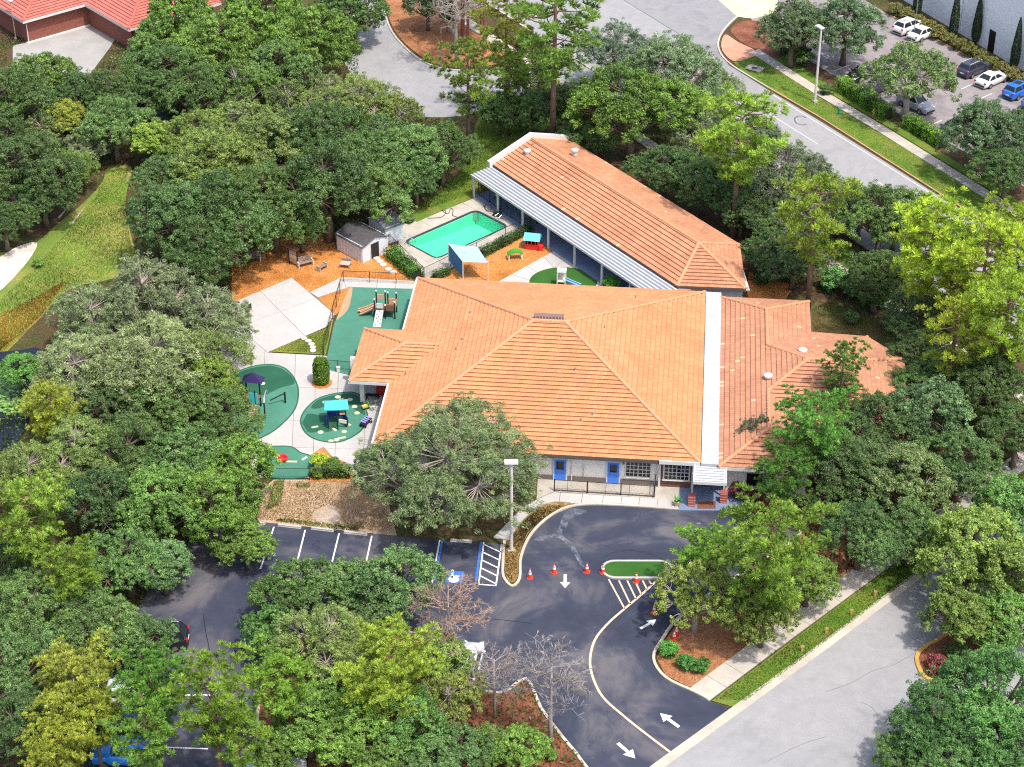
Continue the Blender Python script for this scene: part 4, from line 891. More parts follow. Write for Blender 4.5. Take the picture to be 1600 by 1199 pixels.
# ---- two metal sheds
def shed(label, org, ang, lx, ly, h, ridge_x, wallm, roofm, door_on):
    s = thing('garden_shed', label, 'shed', org, ang, 'garden sheds by the pool')
    w = MB().box((lx / 2, ly / 2, h / 2), (lx, ly, h)); 
    if ridge_x: w.add([(0, 0, h), (lx, 0, h), (lx / 2, 0, h + 0.45), (0, ly, h), (lx, ly, h), (lx / 2, ly, h + 0.45)], [(0, 1, 2), (4, 3, 5)])
    else: w.add([(0, 0, h), (0, ly, h), (0, ly / 2, h + 0.45), (lx, 0, h), (lx, ly, h), (lx, ly / 2, h + 0.45)], [(0, 2, 1), (3, 4, 5)])
    w.build('wall', wallm, s)
    for sd_ in (0, 1):
        o = 0.16
        if ridge_x:
            xs = (-o, lx / 2) if sd_ == 0 else (lx / 2, lx + o); zs = (h - 0.14, h + 0.47) if sd_ == 0 else (h + 0.47, h - 0.14)
            vs = [(xs[0], -o, zs[0]), (xs[1], -o, zs[1]), (xs[1], ly + o, zs[1]), (xs[0], ly + o, zs[0])]
        else:
            ys = (-o, ly / 2) if sd_ == 0 else (ly / 2, ly + o); zs = (h - 0.14, h + 0.47) if sd_ == 0 else (h + 0.47, h - 0.14)
            vs = [(-o, ys[0], zs[0]), (lx + o, ys[0], zs[0]), (lx + o, ys[1], zs[1]), (-o, ys[1], zs[1])]
        MB().add(vs + [(x, y, z + 0.06) for x, y, z in vs], [(3, 2, 1, 0), (4, 5, 6, 7), (0, 1, 5, 4), (1, 2, 6, 5), (2, 3, 7, 6), (3, 0, 4, 7)]).build('roof_panel', roofm, s)
    n = 9
    for k in range(n): MB().box((-0.015, (k + 0.5) * ly / n, h / 2), (0.03, ly / n * 0.35, h - 0.05)).build('wall_rib', wallm, s)
    if door_on:
        MB().box((lx * 0.5, -0.01, 0.85), (lx * 0.36, 0.03, 1.7)).build('door_opening', plain('shed_dark', (0.02, 0.018, 0.018), 0.9), s)
        MB().box((lx * 0.76, -0.05, 0.87), (lx * 0.24, 0.05, 1.75)).build('sliding_door', wallm, s)
        for x in (0.31, 0.69, 0.88): MB().box((lx * x, -0.04, 0.95), (0.06, 0.09, 1.9)).build('door_trim', white_m, s)
    return s
shed_w = plain('shed_white', (0.62, 0.64, 0.68), 0.6, var=0.08); shingle = plain('shingle', (0.075, 0.07, 0.075), 0.95, var=0.4, scale=3, grain=8)
shingle2 = plain('shingle_grey', (0.11, 0.115, 0.13), 0.95, var=0.3, scale=3, grain=8)
a = G(567, 412); b = G(606, 394); sa_ = math.atan2(b.y - a.y, b.x - a.x)
shed('white metal shed with open dark doorway and brown-black roof', tuple(a), sa_, (b - a).length, (G(533, 388) - a).length, 1.9, True, shed_w, shingle, True)
a = G(603, 383); b = G(630, 373); sa_ = math.atan2(b.y - a.y, b.x - a.x)
shed('white shed with plain wall and slate grey roof beside pool deck', tuple(a), sa_ , (b - a).length, 2.9, 1.9, False, shed_w, shingle2, False)
# ------------------------------------------------------------------ vehicles
tyre_m = plain('tyre', (0.02, 0.02, 0.02), 0.9); rim_m = plain('rim', (0.42, 0.42, 0.43), 0.35, 0.8)
chrome_l = plain('headlamp', (0.75, 0.77, 0.8), 0.15); tail_m = plain('tail_lamp', (0.45, 0.012, 0.01), 0.25); black_p = plain('black_plastic', (0.02, 0.02, 0.022), 0.6)
plate_m = plain('plate', (0.7, 0.7, 0.68), 0.5)
def car_paint(c):
    key = 'paint_%d_%d_%d' % tuple(int(v * 999) for v in c)
    if key in MATS: return MATS[key]
    m, nt, bs = newmat('car_paint'); bs.inputs['Base Color'].default_value = (*c, 1); bs.inputs['Roughness'].default_value = 0.3
    bs.inputs['Coat Weight'].default_value = 0.8; bs.inputs['Coat Roughness'].default_value = 0.05; MATS[key] = m; return m
cg, nt, bs = newmat('car_glass'); bs.inputs['Base Color'].default_value = (0.02, 0.025, 0.03, 1); bs.inputs['Roughness'].default_value = 0.04; MATS['car_glass'] = cg
def car(label, px, py, ang, c, suv=False, extra=None):
    p = G(px, py); p.z = 0.045
    t = thing('parked_car', label, 'car', tuple(p), ang, 'cars parked in the lots'); paint = car_paint(c)
    up = 0.16 if suv else 0.0; H = 1.68 if suv else 1.44
    st_ = [(-2.32, .66, .62), (-2.28, .80, .86 + up), (-2.1, .86, .98 + up), (-1.5, .905, 1.0 + up), (-.7, .915, .97 + up), (.5, .915, .94 + up), (1.0, .91, .92 + up), (1.5, .895, .87 + up), (2.0, .84, .77 + up), (2.22, .74, .66 + up * .8), (2.3, .60, .52 + up * .5)]
    mb = MB(); ring = []
    for x, hw, zt in st_:
        half = [(0, .24), (hw * .9, .24), (hw, .40), (hw * 1.01, zt * .72), (hw * .965, zt - .07), (hw * .88, zt - .008), (hw * .5, zt + .012), (0, zt + .018)]
        ring.append([(x, y, z) for y, z in half] + [(x, -y, z) for y, z in reversed(half[1:-1])])
    n = len(ring[0]); vs = [q for r_ in ring for q in r_]; fs = [tuple(reversed(range(n))), tuple(range((len(ring) - 1) * n, len(ring) * n))]
    for i in range(len(ring) - 1):
        for k in range(n): fs.append((i * n + k, i * n + (k + 1) % n, (i + 1) * n + (k + 1) % n, (i + 1) * n + k))
    mb.add(vs, fs); body = mb.build('body', paint, t, True)
    zb = .93 + up
    lo = (-2.12, 1.0) if suv else (-1.75, 1.02); hi = (-1.78, .25) if suv else (-.98, .22); wl, wh_ = .83, .63
    c8 = [(lo[0], -wl, zb), (lo[1], -wl, zb - .02), (lo[1], wl, zb - .02), (lo[0], wl, zb), (hi[0], -wh_, H - .03), (hi[1], -wh_, H - .03), (hi[1], wh_, H - .03), (hi[0], wh_, H - .03),
          (hi[0] + .15, -wh_ * .6, H), (hi[1] - .15, -wh_ * .6, H), (hi[1] - .15, wh_ * .6, H), (hi[0] + .15, wh_ * .6, H)]
    MB().add(c8, [(0, 1, 5, 4), (1, 2, 6, 5), (2, 3, 7, 6), (3, 0, 4, 7), (4, 5, 9, 8), (5, 6, 10, 9), (6, 7, 11, 10), (7, 4, 8, 11), (8, 9, 10, 11)]).build('cabin', paint, t)
    def pane(name, a, b, c_, d_, m=0.07, off=0.012):
        a, b, c_, d_ = map(Vector, (a, b, c_, d_)); nn = (b - a).cross(d_ - a).normalized(); ce = (a + b + c_ + d_) / 4
        q = [v_ + (ce - v_).normalized() * m * 1.5 + nn * off for v_ in (a, b, c_, d_)]; MB().add([tuple(v_) for v_ in q], [(0, 1, 2, 3)]).build(name, cg, t)
    pane('windshield', c8[1], c8[2], c8[6], c8[5]); pane('rear_window', c8[3], c8[0], c8[4], c8[7])
    for s, (i0, i1, i2, i3) in ((-1, (0, 1, 5, 4)), (1, (2, 3, 7, 6))):
        A0, A1, A2, A3 = (Vector(c8[i]) for i in (i0, i1, i2, i3)); mid_b, mid_t = A0.lerp(A1, .5), A3.lerp(A2, .5)
        pane('side_window', A0, mid_b, mid_t, A3, .05); pane('side_window', mid_b, A1, A2, mid_t, .05)
        MB().box((.85, s * 1.0, zb + .06), (.14, .2, .12)).build('mirror', paint, t)
    for x in (-1.38, 1.38):
        for s in (-1, 1):
            w = MB().tube([(x, s * .70, .33), (x, s * .935, .33)], .335, 16).build('wheel', tyre_m, t)
            MB().tube([(x, s * .90, .33), (x, s * .945, .33)], .21, 12).build('rim', rim_m, w)
    for s in (-1, 1):
        MB().box((2.17, s * .62, .66 + up * .8), (.2, .3, .12), s * -.35).build('headlight', chrome_l, t)
        MB().box((-2.25, s * .66, .82 + up), (.12, .34, .15), s * .3).build('tail_light', tail_m, t)
    MB().box((2.27, 0, .42), (.1, 1.3, .2)).build('bumper', black_p, t); MB().box((-2.31, 0, .42), (.08, 1.3, .2)).build('bumper', black_p, t)
    MB().box((-2.34, 0, .68), (.03, .5, .13)).build('number_plate', plate_m, t)
    if extra == 'sunroof': MB().box((-.5, 0, H + .004), (.9, .8, .015)).build('sunroof', cg, t)
    if extra == 'rails':
        for s in (-1, 1): MB().tube([(-1.6, s * .56, H - .02), (-1.5, s * .56, H + .05), (.0, s * .56, H + .05), (.1, s * .56, H - .02)], .022, 5).build('roof_rail', chrome_l, t)
    if extra == 'sign': MB().box((-1.3, 0, zb + .42), (.05, .9, .35), 0, tilt=Matrix.Rotation(R(-38), 4, 'Y')).build('rear_sign', plain('sign_red', (0.7, 0.25, 0.2), .5), t)
    return t
PA = R(41)
WHITE, BLUE, GREY, BLACK = (.78, .78, .77), (.02, .16, .62), (.045, .048, .085), (.012, .012, .014)
car('white sedan parked between the dark grey and bright blue cars', 1549, 131, PA, WHITE)
car('dark grey crossover parked left of the white sedan', 1521, 115, PA, GREY, True, 'rails')
car('bright blue crossover with a red sign in its rear window', 1592, 149, PA, BLUE, True, 'sunroof')
car('blue car cut by the right edge, below the bright blue crossover', 1622, 166, PA, (.03, .2, .6), True)
car('white hatchback behind the slim lamp post, farthest up the lot', 1420, 49, PA, WHITE, True)
car('white sedan behind the slim lamp post, nearer of two', 1442, 59, PA, WHITE)
car('silver and black crossover under the tree by the hedge', 1430, 170, R(-52), (.42, .43, .47), True)
car('black car half hidden by the long roadside hedge', 1347, 122, R(221), BLACK)
car('dark car under the tree behind the roadside hedge', 1372, 142, R(221), (.03, .03, .05), True)
car('black car peeking out right of the short hedge', 1488, 209, R(221), BLACK)
car('black SUV under the trees at the left of the lot', 247, 1008, R(182), (.006, .006, .007), True, 'rails')
car('dark blue car under pines, above the light blue one', 192, 1133, R(180), (.012, .03, .28))
car('light blue car under pines at the bottom left', 198, 1188, R(180), (.02, .24, .75), True)
car('pale silver car under the yellow pine', 178, 1098, R(180), (.5, .52, .54), True)
car('white car between bare trees beside the tree island', 733, 1048, R(82), (.7, .72, .74), True)
car('white car at the bottom edge beside the tree island', 428, 1212, R(10), (.74, .76, .78), True)

# ------------------------------------------------------------------ street furniture
pole_m = plain('pole_concrete', (0.60, 0.57, 0.52), 0.7, var=0.08); head_m = plain('lamp_white', (0.78, 0.77, 0.74), 0.5)
def lamp(label, px, py, h, ang, r=.13, arm=.9, m=pole_m, box=True):
    p = G(px, py); t = thing('lamp_post', label, 'lamp post', tuple(p), ang, 'lamp posts')
    MB().tube([(0, 0, 0), (0, 0, h)], [r, r * .75], 8).build('pole', m, t)
    MB().box((0, 0, .12), (r * 3.4, r * 3.4, .24)).build('pole_base', MT['concrete_old'], t)
    if arm: MB().tube([(0, 0, h - .1), (arm, 0, h + .05)], .05, 6).build('arm', m, t)
    MB().box((arm * .6 if arm else 0, 0, h + .08), (1.05, .5, .16)).build('lamp_head', head_m, t)
    MB().box((arm * .6 if arm else 0, 0, h - .01), (.8, .36, .03)).build('lens', chrome_l, t)
    return t
lamp('white square lamp post in the leafy bed by the loop', 799, 862, 8.6, R(0), .16, 0.0)
lamp('tall pale lamp post on the boulevard grass strip', 1273, 160, 9.0, R(120), .16, .5)
lamp('slim dark lamp post in front of the white cars', 1427, 62, 6.2, R(20), .06, .7, plain('pole_grey', (.25, .25, .26), .5))
lamp('thin pole before the brick house corner', 25, 62, 5.0, R(150), .08, .5, plain('pole_tan', (.5, .36, .26), .6))
def cone(label, px, py, tip=0):
    p = G(px, py); p.z = .045; t = thing('traffic_cone', label, 'traffic cone', tuple(p), R(tip * 37), 'orange traffic cones in the loop')
    om = plain('cone_orange', (.75, .06, .03), .55, var=.06); wm2 = plain('cone_white', (.78, .77, .75), .5)
    MB().box((0, 0, .025), (.46, .46, .05)).build('base', om, t)
    prof = lambda z: .19 - .15 * z / .85
    MB().lathe([(prof(0), .05), (prof(.35), .40)], n=14).build('cone_body', om, t)
    MB().lathe([(prof(.35) + .004, .40), (prof(.55) + .004, .58)], n=14).build('stripe', wm2, t)
    MB().lathe([(prof(.55), .58), (prof(.64), .66)], n=14).build('cone_body', om, t)
    MB().lathe([(prof(.64) + .004, .66), (prof(.76) + .004, .78)], n=14).build('stripe', wm2, t)
    MB().lathe([(prof(.76), .78), (prof(.86), .90), (.02, .91)], n=14).build('cone_tip', om, t)
for k, (x, y, w) in enumerate(((828, 904, 'leftmost orange cone in the loop, nearest the lamp post bed'), (866, 896, 'second orange cone from the left, above the painted arrow'), (917, 895, 'third orange cone from the left, below the dried spill'),
        (942, 896, 'orange cone touching the left end of the turf island'), (1022, 959, 'orange cone above the right-turning arrow'), (1057, 993, 'orange cone beside the trunk of the entry tree'), (1053, 1001, 'orange cone in front of another by the entry tree trunk'), (994, 910, 'orange cone on the yellow chevron lines under leaves'))): cone(w, x, y, k)
# fire hydrant, cable marker, storm drain
p = G(1365, 180); t = thing('fire_hydrant', 'yellow fire hydrant beside the roadside hedge', 'hydrant', tuple(p)); ym = plain('hydrant_yellow', (.72, .42, .04), .5)
MB().lathe([(.17, 0), (.17, .06), (.12, .08), (.12, .55), (.16, .57), (.16, .63), (.13, .70), (.06, .78), (.03, .84)], n=14).build('barrel', ym, t)
MB().tube([(-.24, 0, .42), (.24, 0, .42)], .065, 10).build('side_outlet', plain('hydrant_cap', (.7, .6, .35), .5), t); MB().tube([(0, -.24, .38), (0, 0, .38)], .085, 10).build('pumper_outlet', MATS['hydrant_cap'], t)
p = G(1311, 180); t = thing('utility_pedestal', 'green utility pedestal on the boulevard grass', 'pedestal', tuple(p)); gm2 = plain('pedestal_green', (.03, .25, .14), .5)
MB().lathe([(.14, .06), (.14, .80), (.10, .90), (.02, .92)], n=10).build('post', gm2, t); MB().box((0, 0, .04), (.5, .5, .08)).build('base', gm2, t)
sd_ = thing('storm_drain', 'concrete storm drain with round cover in the grass strip', 'drain', tuple(G(1179, 108)), R(-33))
MB().box((0, 0, .05), (2.0, 1.5, .16)).build('slab', MT['concrete_walk'], sd_); MB().lathe([(.36, .13), (.36, .15)], n=16).build('cover', MATS['iron'], sd_); MB().box((0, -.78, .03), (1.5, .06, .14)).build('inlet', plain('shadow_black', (.01, .01, .01), .9), sd_)
for k, (x, y) in enumerate(((1367, 933), (1330, 962), (1291, 991), (1253, 1019))):
    w = ('topmost', 'second from top', 'third from top', 'lowest')[k]; t = thing('marker_stake', w + ' of four tan marker stakes on the street grass', 'stake', tuple(G(x, y)), 0, 'tan marker stakes')
    MB().box((0, 0, .28), (.16, .06, .56)).build('post', plain('stake_tan', (.5, .27, .13), .8, var=.2), t); MB().box((0, 0, .5), (.24, .09, .18)).build('cap', MATS['stake_tan'], t)
# bollard sign and backflow valve in the driveway bed
p = G(689, 106); t = thing('path_light', 'slim post with green head in the pine straw bed', 'post light', tuple(p))
MB().tube([(0, 0, 0), (0, 0, 2.6)], .07, 8).build('post', MATS['pole_grey'], t); MB().box((0, 0, 2.75), (.3, .2, .4)).build('head', plain('dark_green', (.02, .09, .05), .5), t)
p = G(700, 52); t = thing('backflow_valve', 'white and red backflow valve in the pine straw bed', 'valve', tuple(p), R(10))
MB().tube([(-.9, 0, 0), (-.9, 0, .7), (0, 0, .9), (.4, 0, .7), (.4, 0, 0)], .12, 8).build('pipe', white_m, t); MB().tube([(-.1, 0, .2), (-.1, 0, 1.2)], .09, 8).build('valve_stem', plain('valve_red', (.5, .04, .03), .5), t)
MB().lathe([(.28, 0), (.28, .5), (.1, .6)], (.7, -.3, 0), 12).build('housing', white_m, t); MB().tube([(.5, .3, 0), (.5, .3, 1.6)], .06, 6).build('vent_pipe', white_m, t)
# wheel stops
for k, (x0, y0, x1, y1, w) in enumerate(((383, 817, 414, 820, 'leftmost concrete wheel stop, partly under leaves'), (435, 822, 470, 826, 'second concrete wheel stop from the left'), (487, 827, 521, 831, 'third concrete wheel stop from the left'), (538, 833, 573, 837, 'rightmost concrete wheel stop, beside the big grey oak'), (704, 846, 737, 848, 'concrete wheel stop of the accessible stall'))):
    a, b = G(x0, y0), G(x1, y1); o = MB().box((0, 0, .09), ((b - a).length, .2, .14)); o.box((0, 0, .02), ((b - a).length + .06, .28, .04)); o = o.build('wheel_stop', MT['concrete']); o.location = ((a.x + b.x) / 2, (a.y + b.y) / 2, .045); o.rotation_euler = (0, 0, math.atan2(b.y - a.y, b.x - a.x)); tag(o, w, 'wheel stop', 'concrete wheel stops')
for x, w in ((552, 'left white ground box at the end of the stall line'), (566, 'right white ground box at the end of the stall line')):
    p = G(x, 899); o = MB().box((0, 0, .15), (.5, .45, .3)); o.box((0, 0, .32), (.56, .5, .05)); o = o.build('ground_box', white_m); o.location = tuple(p); tag(o, w, 'box', 'white boxes on the parking lot')

# ------------------------------------------------------------------ fences
iron = plain('fence_black', (.012, .012, .013), .5)
link_m, nt, bs = newmat('chain_link'); bs.inputs['Base Color'].default_value = (.015, .015, .016, 1)
tb = N(nt, 'BsdfTransparent'); mxs = N(nt, 'MixShader'); mxs.inputs[0].default_value = .16
tcn = N(nt, 'TexCoord'); sp_ = N(nt, 'SeparateXYZ'); L(nt, tcn.outputs['Object'], sp_.inputs[0])
h_ = math_n(nt, 'ADD', sp_.outputs[0], sp_.outputs[1])
a_ = math_n(nt, 'LESS_THAN', math_n(nt, 'FRACT', math_n(nt, 'MULTIPLY', math_n(nt, 'ADD', h_, sp_.outputs[2]), 14.0)), .07)
b_ = math_n(nt, 'LESS_THAN', math_n(nt, 'FRACT', math_n(nt, 'MULTIPLY', math_n(nt, 'SUBTRACT', h_, sp_.outputs[2]), 14.0)), .07)
L(nt, math_n(nt, 'MAXIMUM', a_, b_), mxs.inputs[0]); L(nt, tb.outputs[0], mxs.inputs[1]); L(nt, bs.outputs[0], mxs.inputs[2]); L(nt, mxs.outputs[0], nt.nodes['Material Output'].inputs['Surface'])
def fence(label, px, h=1.3, step=2.4, z=0.06, bottom=False, r=.035, bars=0):
    pts = GP(px); t = thing('chain_link_fence' if not bars else 'picket_fence', label, 'fence', tuple(pts[0])); o0 = pts[0]
    for i in range(len(pts) - 1):
        a, b = pts[i] - o0, pts[i + 1] - o0; n = max(1, round((b - a).length / step))
        for k in range(n + (1 if i == len(pts) - 2 else 0)):
            q = a.lerp(b, k / n); MB().tube([(q.x, q.y, z), (q.x, q.y, h + .05)], r, 6).build('post', iron, t)
        MB().tube([(a.x, a.y, h), (b.x, b.y, h)], r * .8, 5).build('rail', iron, t)
        if bottom or bars: MB().tube([(a.x, a.y, z + .12), (b.x, b.y, z + .12)], r * .8, 5).build('rail', iron, t)
        if bars:
            nb = int((b - a).length / .14)
            for k in range(1, nb):
                q = a.lerp(b, k / nb); MB().box((q.x, q.y, h / 2 + .05), (.025, .025, h - .1)).build('picket', iron, t)
        else:
            MB().add([(a.x, a.y, z), (b.x, b.y, z), (b.x, b.y, h), (a.x, a.y, h)], [(0, 1, 2, 3)]).build('chain_link_mesh', link_m, t)
    return t
fence('black chain link fence along the front patio', [(866, 769), (1022, 779), (1024, 756)], 1.25, 3.2, .12, True, .05)
fence('black chain link fence round the slide play surface', [(660, 446), (537, 441), (520, 500), (506, 556), (505, 562)], 1.25, 2.6)
fence('low black fence closing the slide play surface at the bottom', [(506, 578), (550, 582)], 1.1, 1.4)
fence('black chain link fence round the pool deck', [(608, 384), (663, 437), (745, 397), (790, 373), (838, 352)], 1.3, 3.0)
fence('tall black chain link fence along the pool side of the rear wing', [(748, 306), (800, 343), (829, 360)], 1.9, 2.0, .06, True)
fence('black chain link fence behind the benches', [(372, 415), (462, 400), (502, 400), (545, 378)], 1.3, 2.8)
fence('black chain link fence in front of the shrub bed', [(418, 750), (484, 751), (555, 748)], 1.2, 3.0)
fence('black picket gate beside the big grey oak', [(560, 748), (598, 748)], 1.5, 1.4, .06, True, .06, 1)
fence('dark chain link fence behind the rear wing corner', [(1168, 440), (1205, 441), (1262, 446)], 1.6, 2.0)

# ------------------------------------------------------------------ pool side things
def canopy():
    t0 = [G(723, 408, 2.35), G(762, 407, 2.35), G(746, 389, 2.35), G(701, 387, 2.35)]
    o = t0[0].copy(); o.z = 0; t = thing('shade_canopy', 'light blue fabric shade canopy on white posts by the pool', 'canopy', tuple(o))
    q = [p - o for p in t0]; zz = [2.25, 2.1, 2.55, 2.75]; n = 8; vs = []; fs = []
    for i in range(n + 1):
        for j in range(n + 1):
            a, b = i / n, j / n; x = (1 - a) * ((1 - b) * q[0] + b * q[1]) + a * ((1 - b) * q[3] + b * q[2])
            z = (1 - a) * ((1 - b) * zz[0] + b * zz[1]) + a * ((1 - b) * zz[3] + b * zz[2]) - .35 * 4 * a * (1 - a) * b * (1 - b)
            vs.append((x.x, x.y, z))
    for i in range(n):
        for j in range(n): k = i * (n + 1) + j; fs.append((k, k + 1, k + n + 2, k + n + 1))
    MB().add(vs, fs).build('canopy_cloth', plain('sail_blue', (.30, .50, .70), .75, var=.05), t, True)
    for i in range(4): MB().tube([(q[i].x, q[i].y, 0), (q[i].x, q[i].y, zz[i] + .1)], .06, 8).build('post', white_m, t)
    a, b = q[3], q[0]; MB().add([(a.x, a.y, .9), (b.x, b.y, .45), (b.x, b.y, zz[0]), (a.x, a.y, zz[3])], [(0, 1, 2, 3)]).build('side_cloth', plain('sail_shaded', (.045, .20, .36), .75), t)  # same cloth in darker blue, its shaded side put into the colour
canopy()
hose_m = plain('hose_black', (.03, .03, .03), .5)
def hose(label, px, r=.035):
    pts = [Vector((*G(a, b).xy, .12)) for a, b in smooth(px, False, 5)]; o = MB().tube(pts, r, 6).build('pool_hose', hose_m); tag(o, label, 'hose')
hose('dark hose looped on the pool deck near the wall', [(668, 343), (690, 341), (697, 332), (690, 330), (700, 336), (704, 328), (708, 330), (707, 338), (714, 341)])
hose('dark coiled hose beside the pump at the far pool corner', [(755, 323), (760, 330), (768, 329), (766, 323), (758, 322), (760, 331), (772, 334), (783, 344), (788, 340)])
p = G(777, 339); t = thing('pool_pump', 'black pool pump cart on the deck corner', 'pump', tuple(p), R(-30)); MB().box((0, 0, .35), (.7, .45, .3)).build('motor', black_p, t); MB().tube([(-.3, 0, .5), (.45, 0, .6)], .16, 10).build('filter', black_p, t)
for s in (-1, 1): MB().tube([(-.25, s * .2, .2), (-.25, s * .28, .2)], .18, 12).build('wheel', tyre_m, t)
MB().tube([(-.35, 0, .4), (-.7, 0, 1.0)], .03, 6).build('handle', iron, t)
p = G(779, 328); t = thing('basketball_stand', 'small hoop stand with round tan board by the pool fence', 'hoop', tuple(p)); MB().tube([(0, 0, .1), (0, 0, 1.7)], .04, 6).build('pole', iron, t); MB().lathe([(.05, 1.55), (.3, 1.65), (.34, 1.85), (.2, 2.05), (.02, 2.1)], n=14).build('board', plain('tan_board', (.6, .38, .24), .6), t); MB().box((0, 0, .1), (.5, .4, .1)).build('base', black_p, t)

# ------------------------------------------------------------------ playground
teal = plain('play_teal', (.05, .48, .55), .4, var=.05); navy = plain('play_blue', (.02, .04, .33), .4, var=.05); tan = plain('play_tan', (.56, .36, .22), .5, var=.06); brown = plain('play_brown', (.20, .095, .055), .6); cream = plain('play_cream', (.72, .68, .58), .5); redp = plain('play_red', (.58, .03, .03), .4); greenp = plain('play_green', (.05, .30, .03), .4); purple = plain('play_purple', (.03, .018, .09), .4)
def slide(t, x0, y0, z0, dirx, ln, mat, w=.5):
    mb = MB(); n = 8; prof = []
    for i in range(n + 1):
        a = i / n; prof.append((x0 + dirx * ln * a, z0 * (1 - a) ** 1.15 + .18 * a))
    for s in (-1, 1):
        pts = [(x, y0 + s * w / 2, z + .14) for x, z in prof]; mb.tube(pts, .055, 6)
    vs = [(x, y0 + s * w / 2, z) for x, z in prof for s in (-1, 1)]; mb.add(vs, [(2 * i, 2 * i + 1, 2 * i + 3, 2 * i + 2) for i in range(n)])
    vs = [(x, y0 + s * w / 2, z + dzz) for s in (-1, 1) for x, z in prof for dzz in (0, .14)]
    for s in (0, 1): mb.add(vs[s * 2 * (n + 1):(s + 1) * 2 * (n + 1)], [(2 * i, 2 * i + 1, 2 * i + 3, 2 * i + 2) for i in range(n)])
    return mb.build('slide', mat, t)
p = G(603, 494); t = thing('play_structure', 'play structure with two tan slides and white climbing ramp', 'play set', tuple(p), BA, 'playground structures')
MB().box((0, 0, .95), (1.9, 1.2, .12)).build('deck', brown, t)
for x, y, h in ((-.95, -.6, 2.1), (-.95, .6, 2.3), (-.1, .6, 2.3), (.15, .6, 2.2), (.95, .6, 2.2), (.95, -.6, 1.9), (.05, -.6, 1.5)):
    q = MB().tube([(x, y, 0), (x, y, h)], .065, 8).build('post', iron, t); MB().lathe([(.085, h - .02), (.085, h + .08), (.03, h + .12)], (x, y, 0), 10).build('post_cap', white_m, q)
MB().box((.5, -.62, 1.28), (.8, .06, .6)).build('panel', brown, t); MB().box((.5, .62, 1.3), (.8, .06, .6)).build('panel', tan, t); MB().box((.97, 0, 1.3), (.06, 1.1, .6)).build('panel', tan, t); MB().box((-.5, .62, 1.7), (.7, .06, .5)).build('panel', tan, t); MB().box((-.45, -.62, 1.45), (.6, .06, .5)).build('panel', white_m, t)
slide(t, -1.0, .3, 1.0, -1, 1.7, tan, .42); slide(t, -1.0, -.22, 1.0, -1, 1.45, tan, .42)
rp = MB().add([(-.8, -.65, 1.0), (-.1, -.65, 1.0), (-.16, -2.2, .08), (-.92, -2.2, .08), (-.8, -.65, .9), (-.1, -.65, .9), (-.16, -2.2, 0), (-.92, -2.2, 0)], [(3, 2, 1, 0), (4, 5, 6, 7), (0, 1, 5, 4), (1, 2, 6, 5), (2, 3, 7, 6), (3, 0, 4, 7)]).build('climbing_ramp', plain('ramp_white', (.50, .49, .48), .5), t)
for k in range(9): a = (k + .6) / 9.4; MB().lathe([(.06, 0), (.04, .05)], (-.48 + (.2 if k % 2 else -.18) * (k % 3 != 0), -.65 - 1.5 * a, 1.0 - .9 * a), 7).build('climbing_hold', iron, rp)
# blue and teal playhouse on the oval
p = G(527, 664); t = thing('play_structure', 'blue toddler playhouse with teal roof on the oval mat', 'play set', tuple(p), R(8), 'playground structures')
for x, y in ((-.8, -.6), (.75, -.6), (-.75, .7), (.8, .7), (0, -.9)): MB().tube([(x, y, .1), (x, y, 1.75)], .06, 8).build('post', greenp if y > 0 else iron, t)
MB().box((-.75, .0, .85), (.06, 1.2, .9), R(-14)).build('wall_panel', navy, t); MB().box((.72, -.1, .7), (.06, 1.3, .8), R(16)).build('wall_panel', navy, t); MB().box((0, .72, .9), (1.4, .06, .9)).build('wall_panel', navy, t); MB().box((.45, -.72, .8), (.7, .06, .35), R(-25)).build('wall_panel', cream, t)
MB().add([(-1.05, -.2, 1.75), (1.05, -.35, 1.75), (1.0, .55, 2.15), (-.95, .6, 2.15), (1.05, 1.2, 1.8), (-1.0, 1.2, 1.8), (-1.05, -.2, 1.66), (1.05, -.35, 1.66), (1.05, 1.2, 1.7), (-1.0, 1.2, 1.7)], [(0, 1, 2, 3), (3, 2, 4, 5), (0, 6, 7, 1), (5, 4, 8, 9), (6, 9, 8, 7)]).build('roof', teal, t)
MB().box((.5, .2, 1.2), (.5, .9, .06), 0).build('shelf', tan, t)
# larger climber at the left
p = G(392, 645); t = thing('play_structure', 'large blue and teal climber half hidden by left trees', 'play set', tuple(p), R(-10), 'playground structures')
MB().box((-.6, .4, 1.2), (2.6, 1.4, .12)).build('deck', brown, t)
for x, y, h in ((-1.9, -.3, 2.3), (-.6, -.3, 2.6), (.6, -.3, 2.5), (.6, 1.1, 2.5), (-.6, 1.1, 2.6), (-1.9, 1.1, 2.3)): MB().tube([(x, y, .1), (x, y, h)], .07, 8).build('post', iron, t)
MB().add([(-1.0, .9, 2.5), (.9, .9, 2.5), (.9, 2.0, 2.5), (-1.0, 2.0, 2.5), (0, 1.4, 3.3)], [(0, 1, 4), (1, 2, 4), (2, 3, 4), (3, 0, 4), (3, 2, 1, 0)]).build('roof', purple, t)
MB().box((.45, -.32, 1.75), (.75, .06, 1.1), 0).build('panel', teal, t); MB().box((-1.2, -.34, 1.4), (1.1, .06, 1.0)).build('panel', plain('play_sky', (.10, .42, .68), .4), t); MB().box((-2.4, -.6, .9), (.06, 1.2, .8), R(20)).build('panel', navy, t)
slide(t, -2.0, .3, 1.2, -1, 2.2, navy, .5)
st_ = MB().add([(.1, -.4, 1.2), (.8, -.4, 1.2), (.9, -1.6, .1), (.1, -1.6, .1)], [(0, 3, 2, 1)]).build('ladder_ramp', brown, t)
for k in range(5): MB().tube([(.1, -.5 - .24 * k, 1.1 - .22 * k), (.85, -.5 - .24 * k, 1.1 - .22 * k)], .035, 6).build('rung', cream, st_)
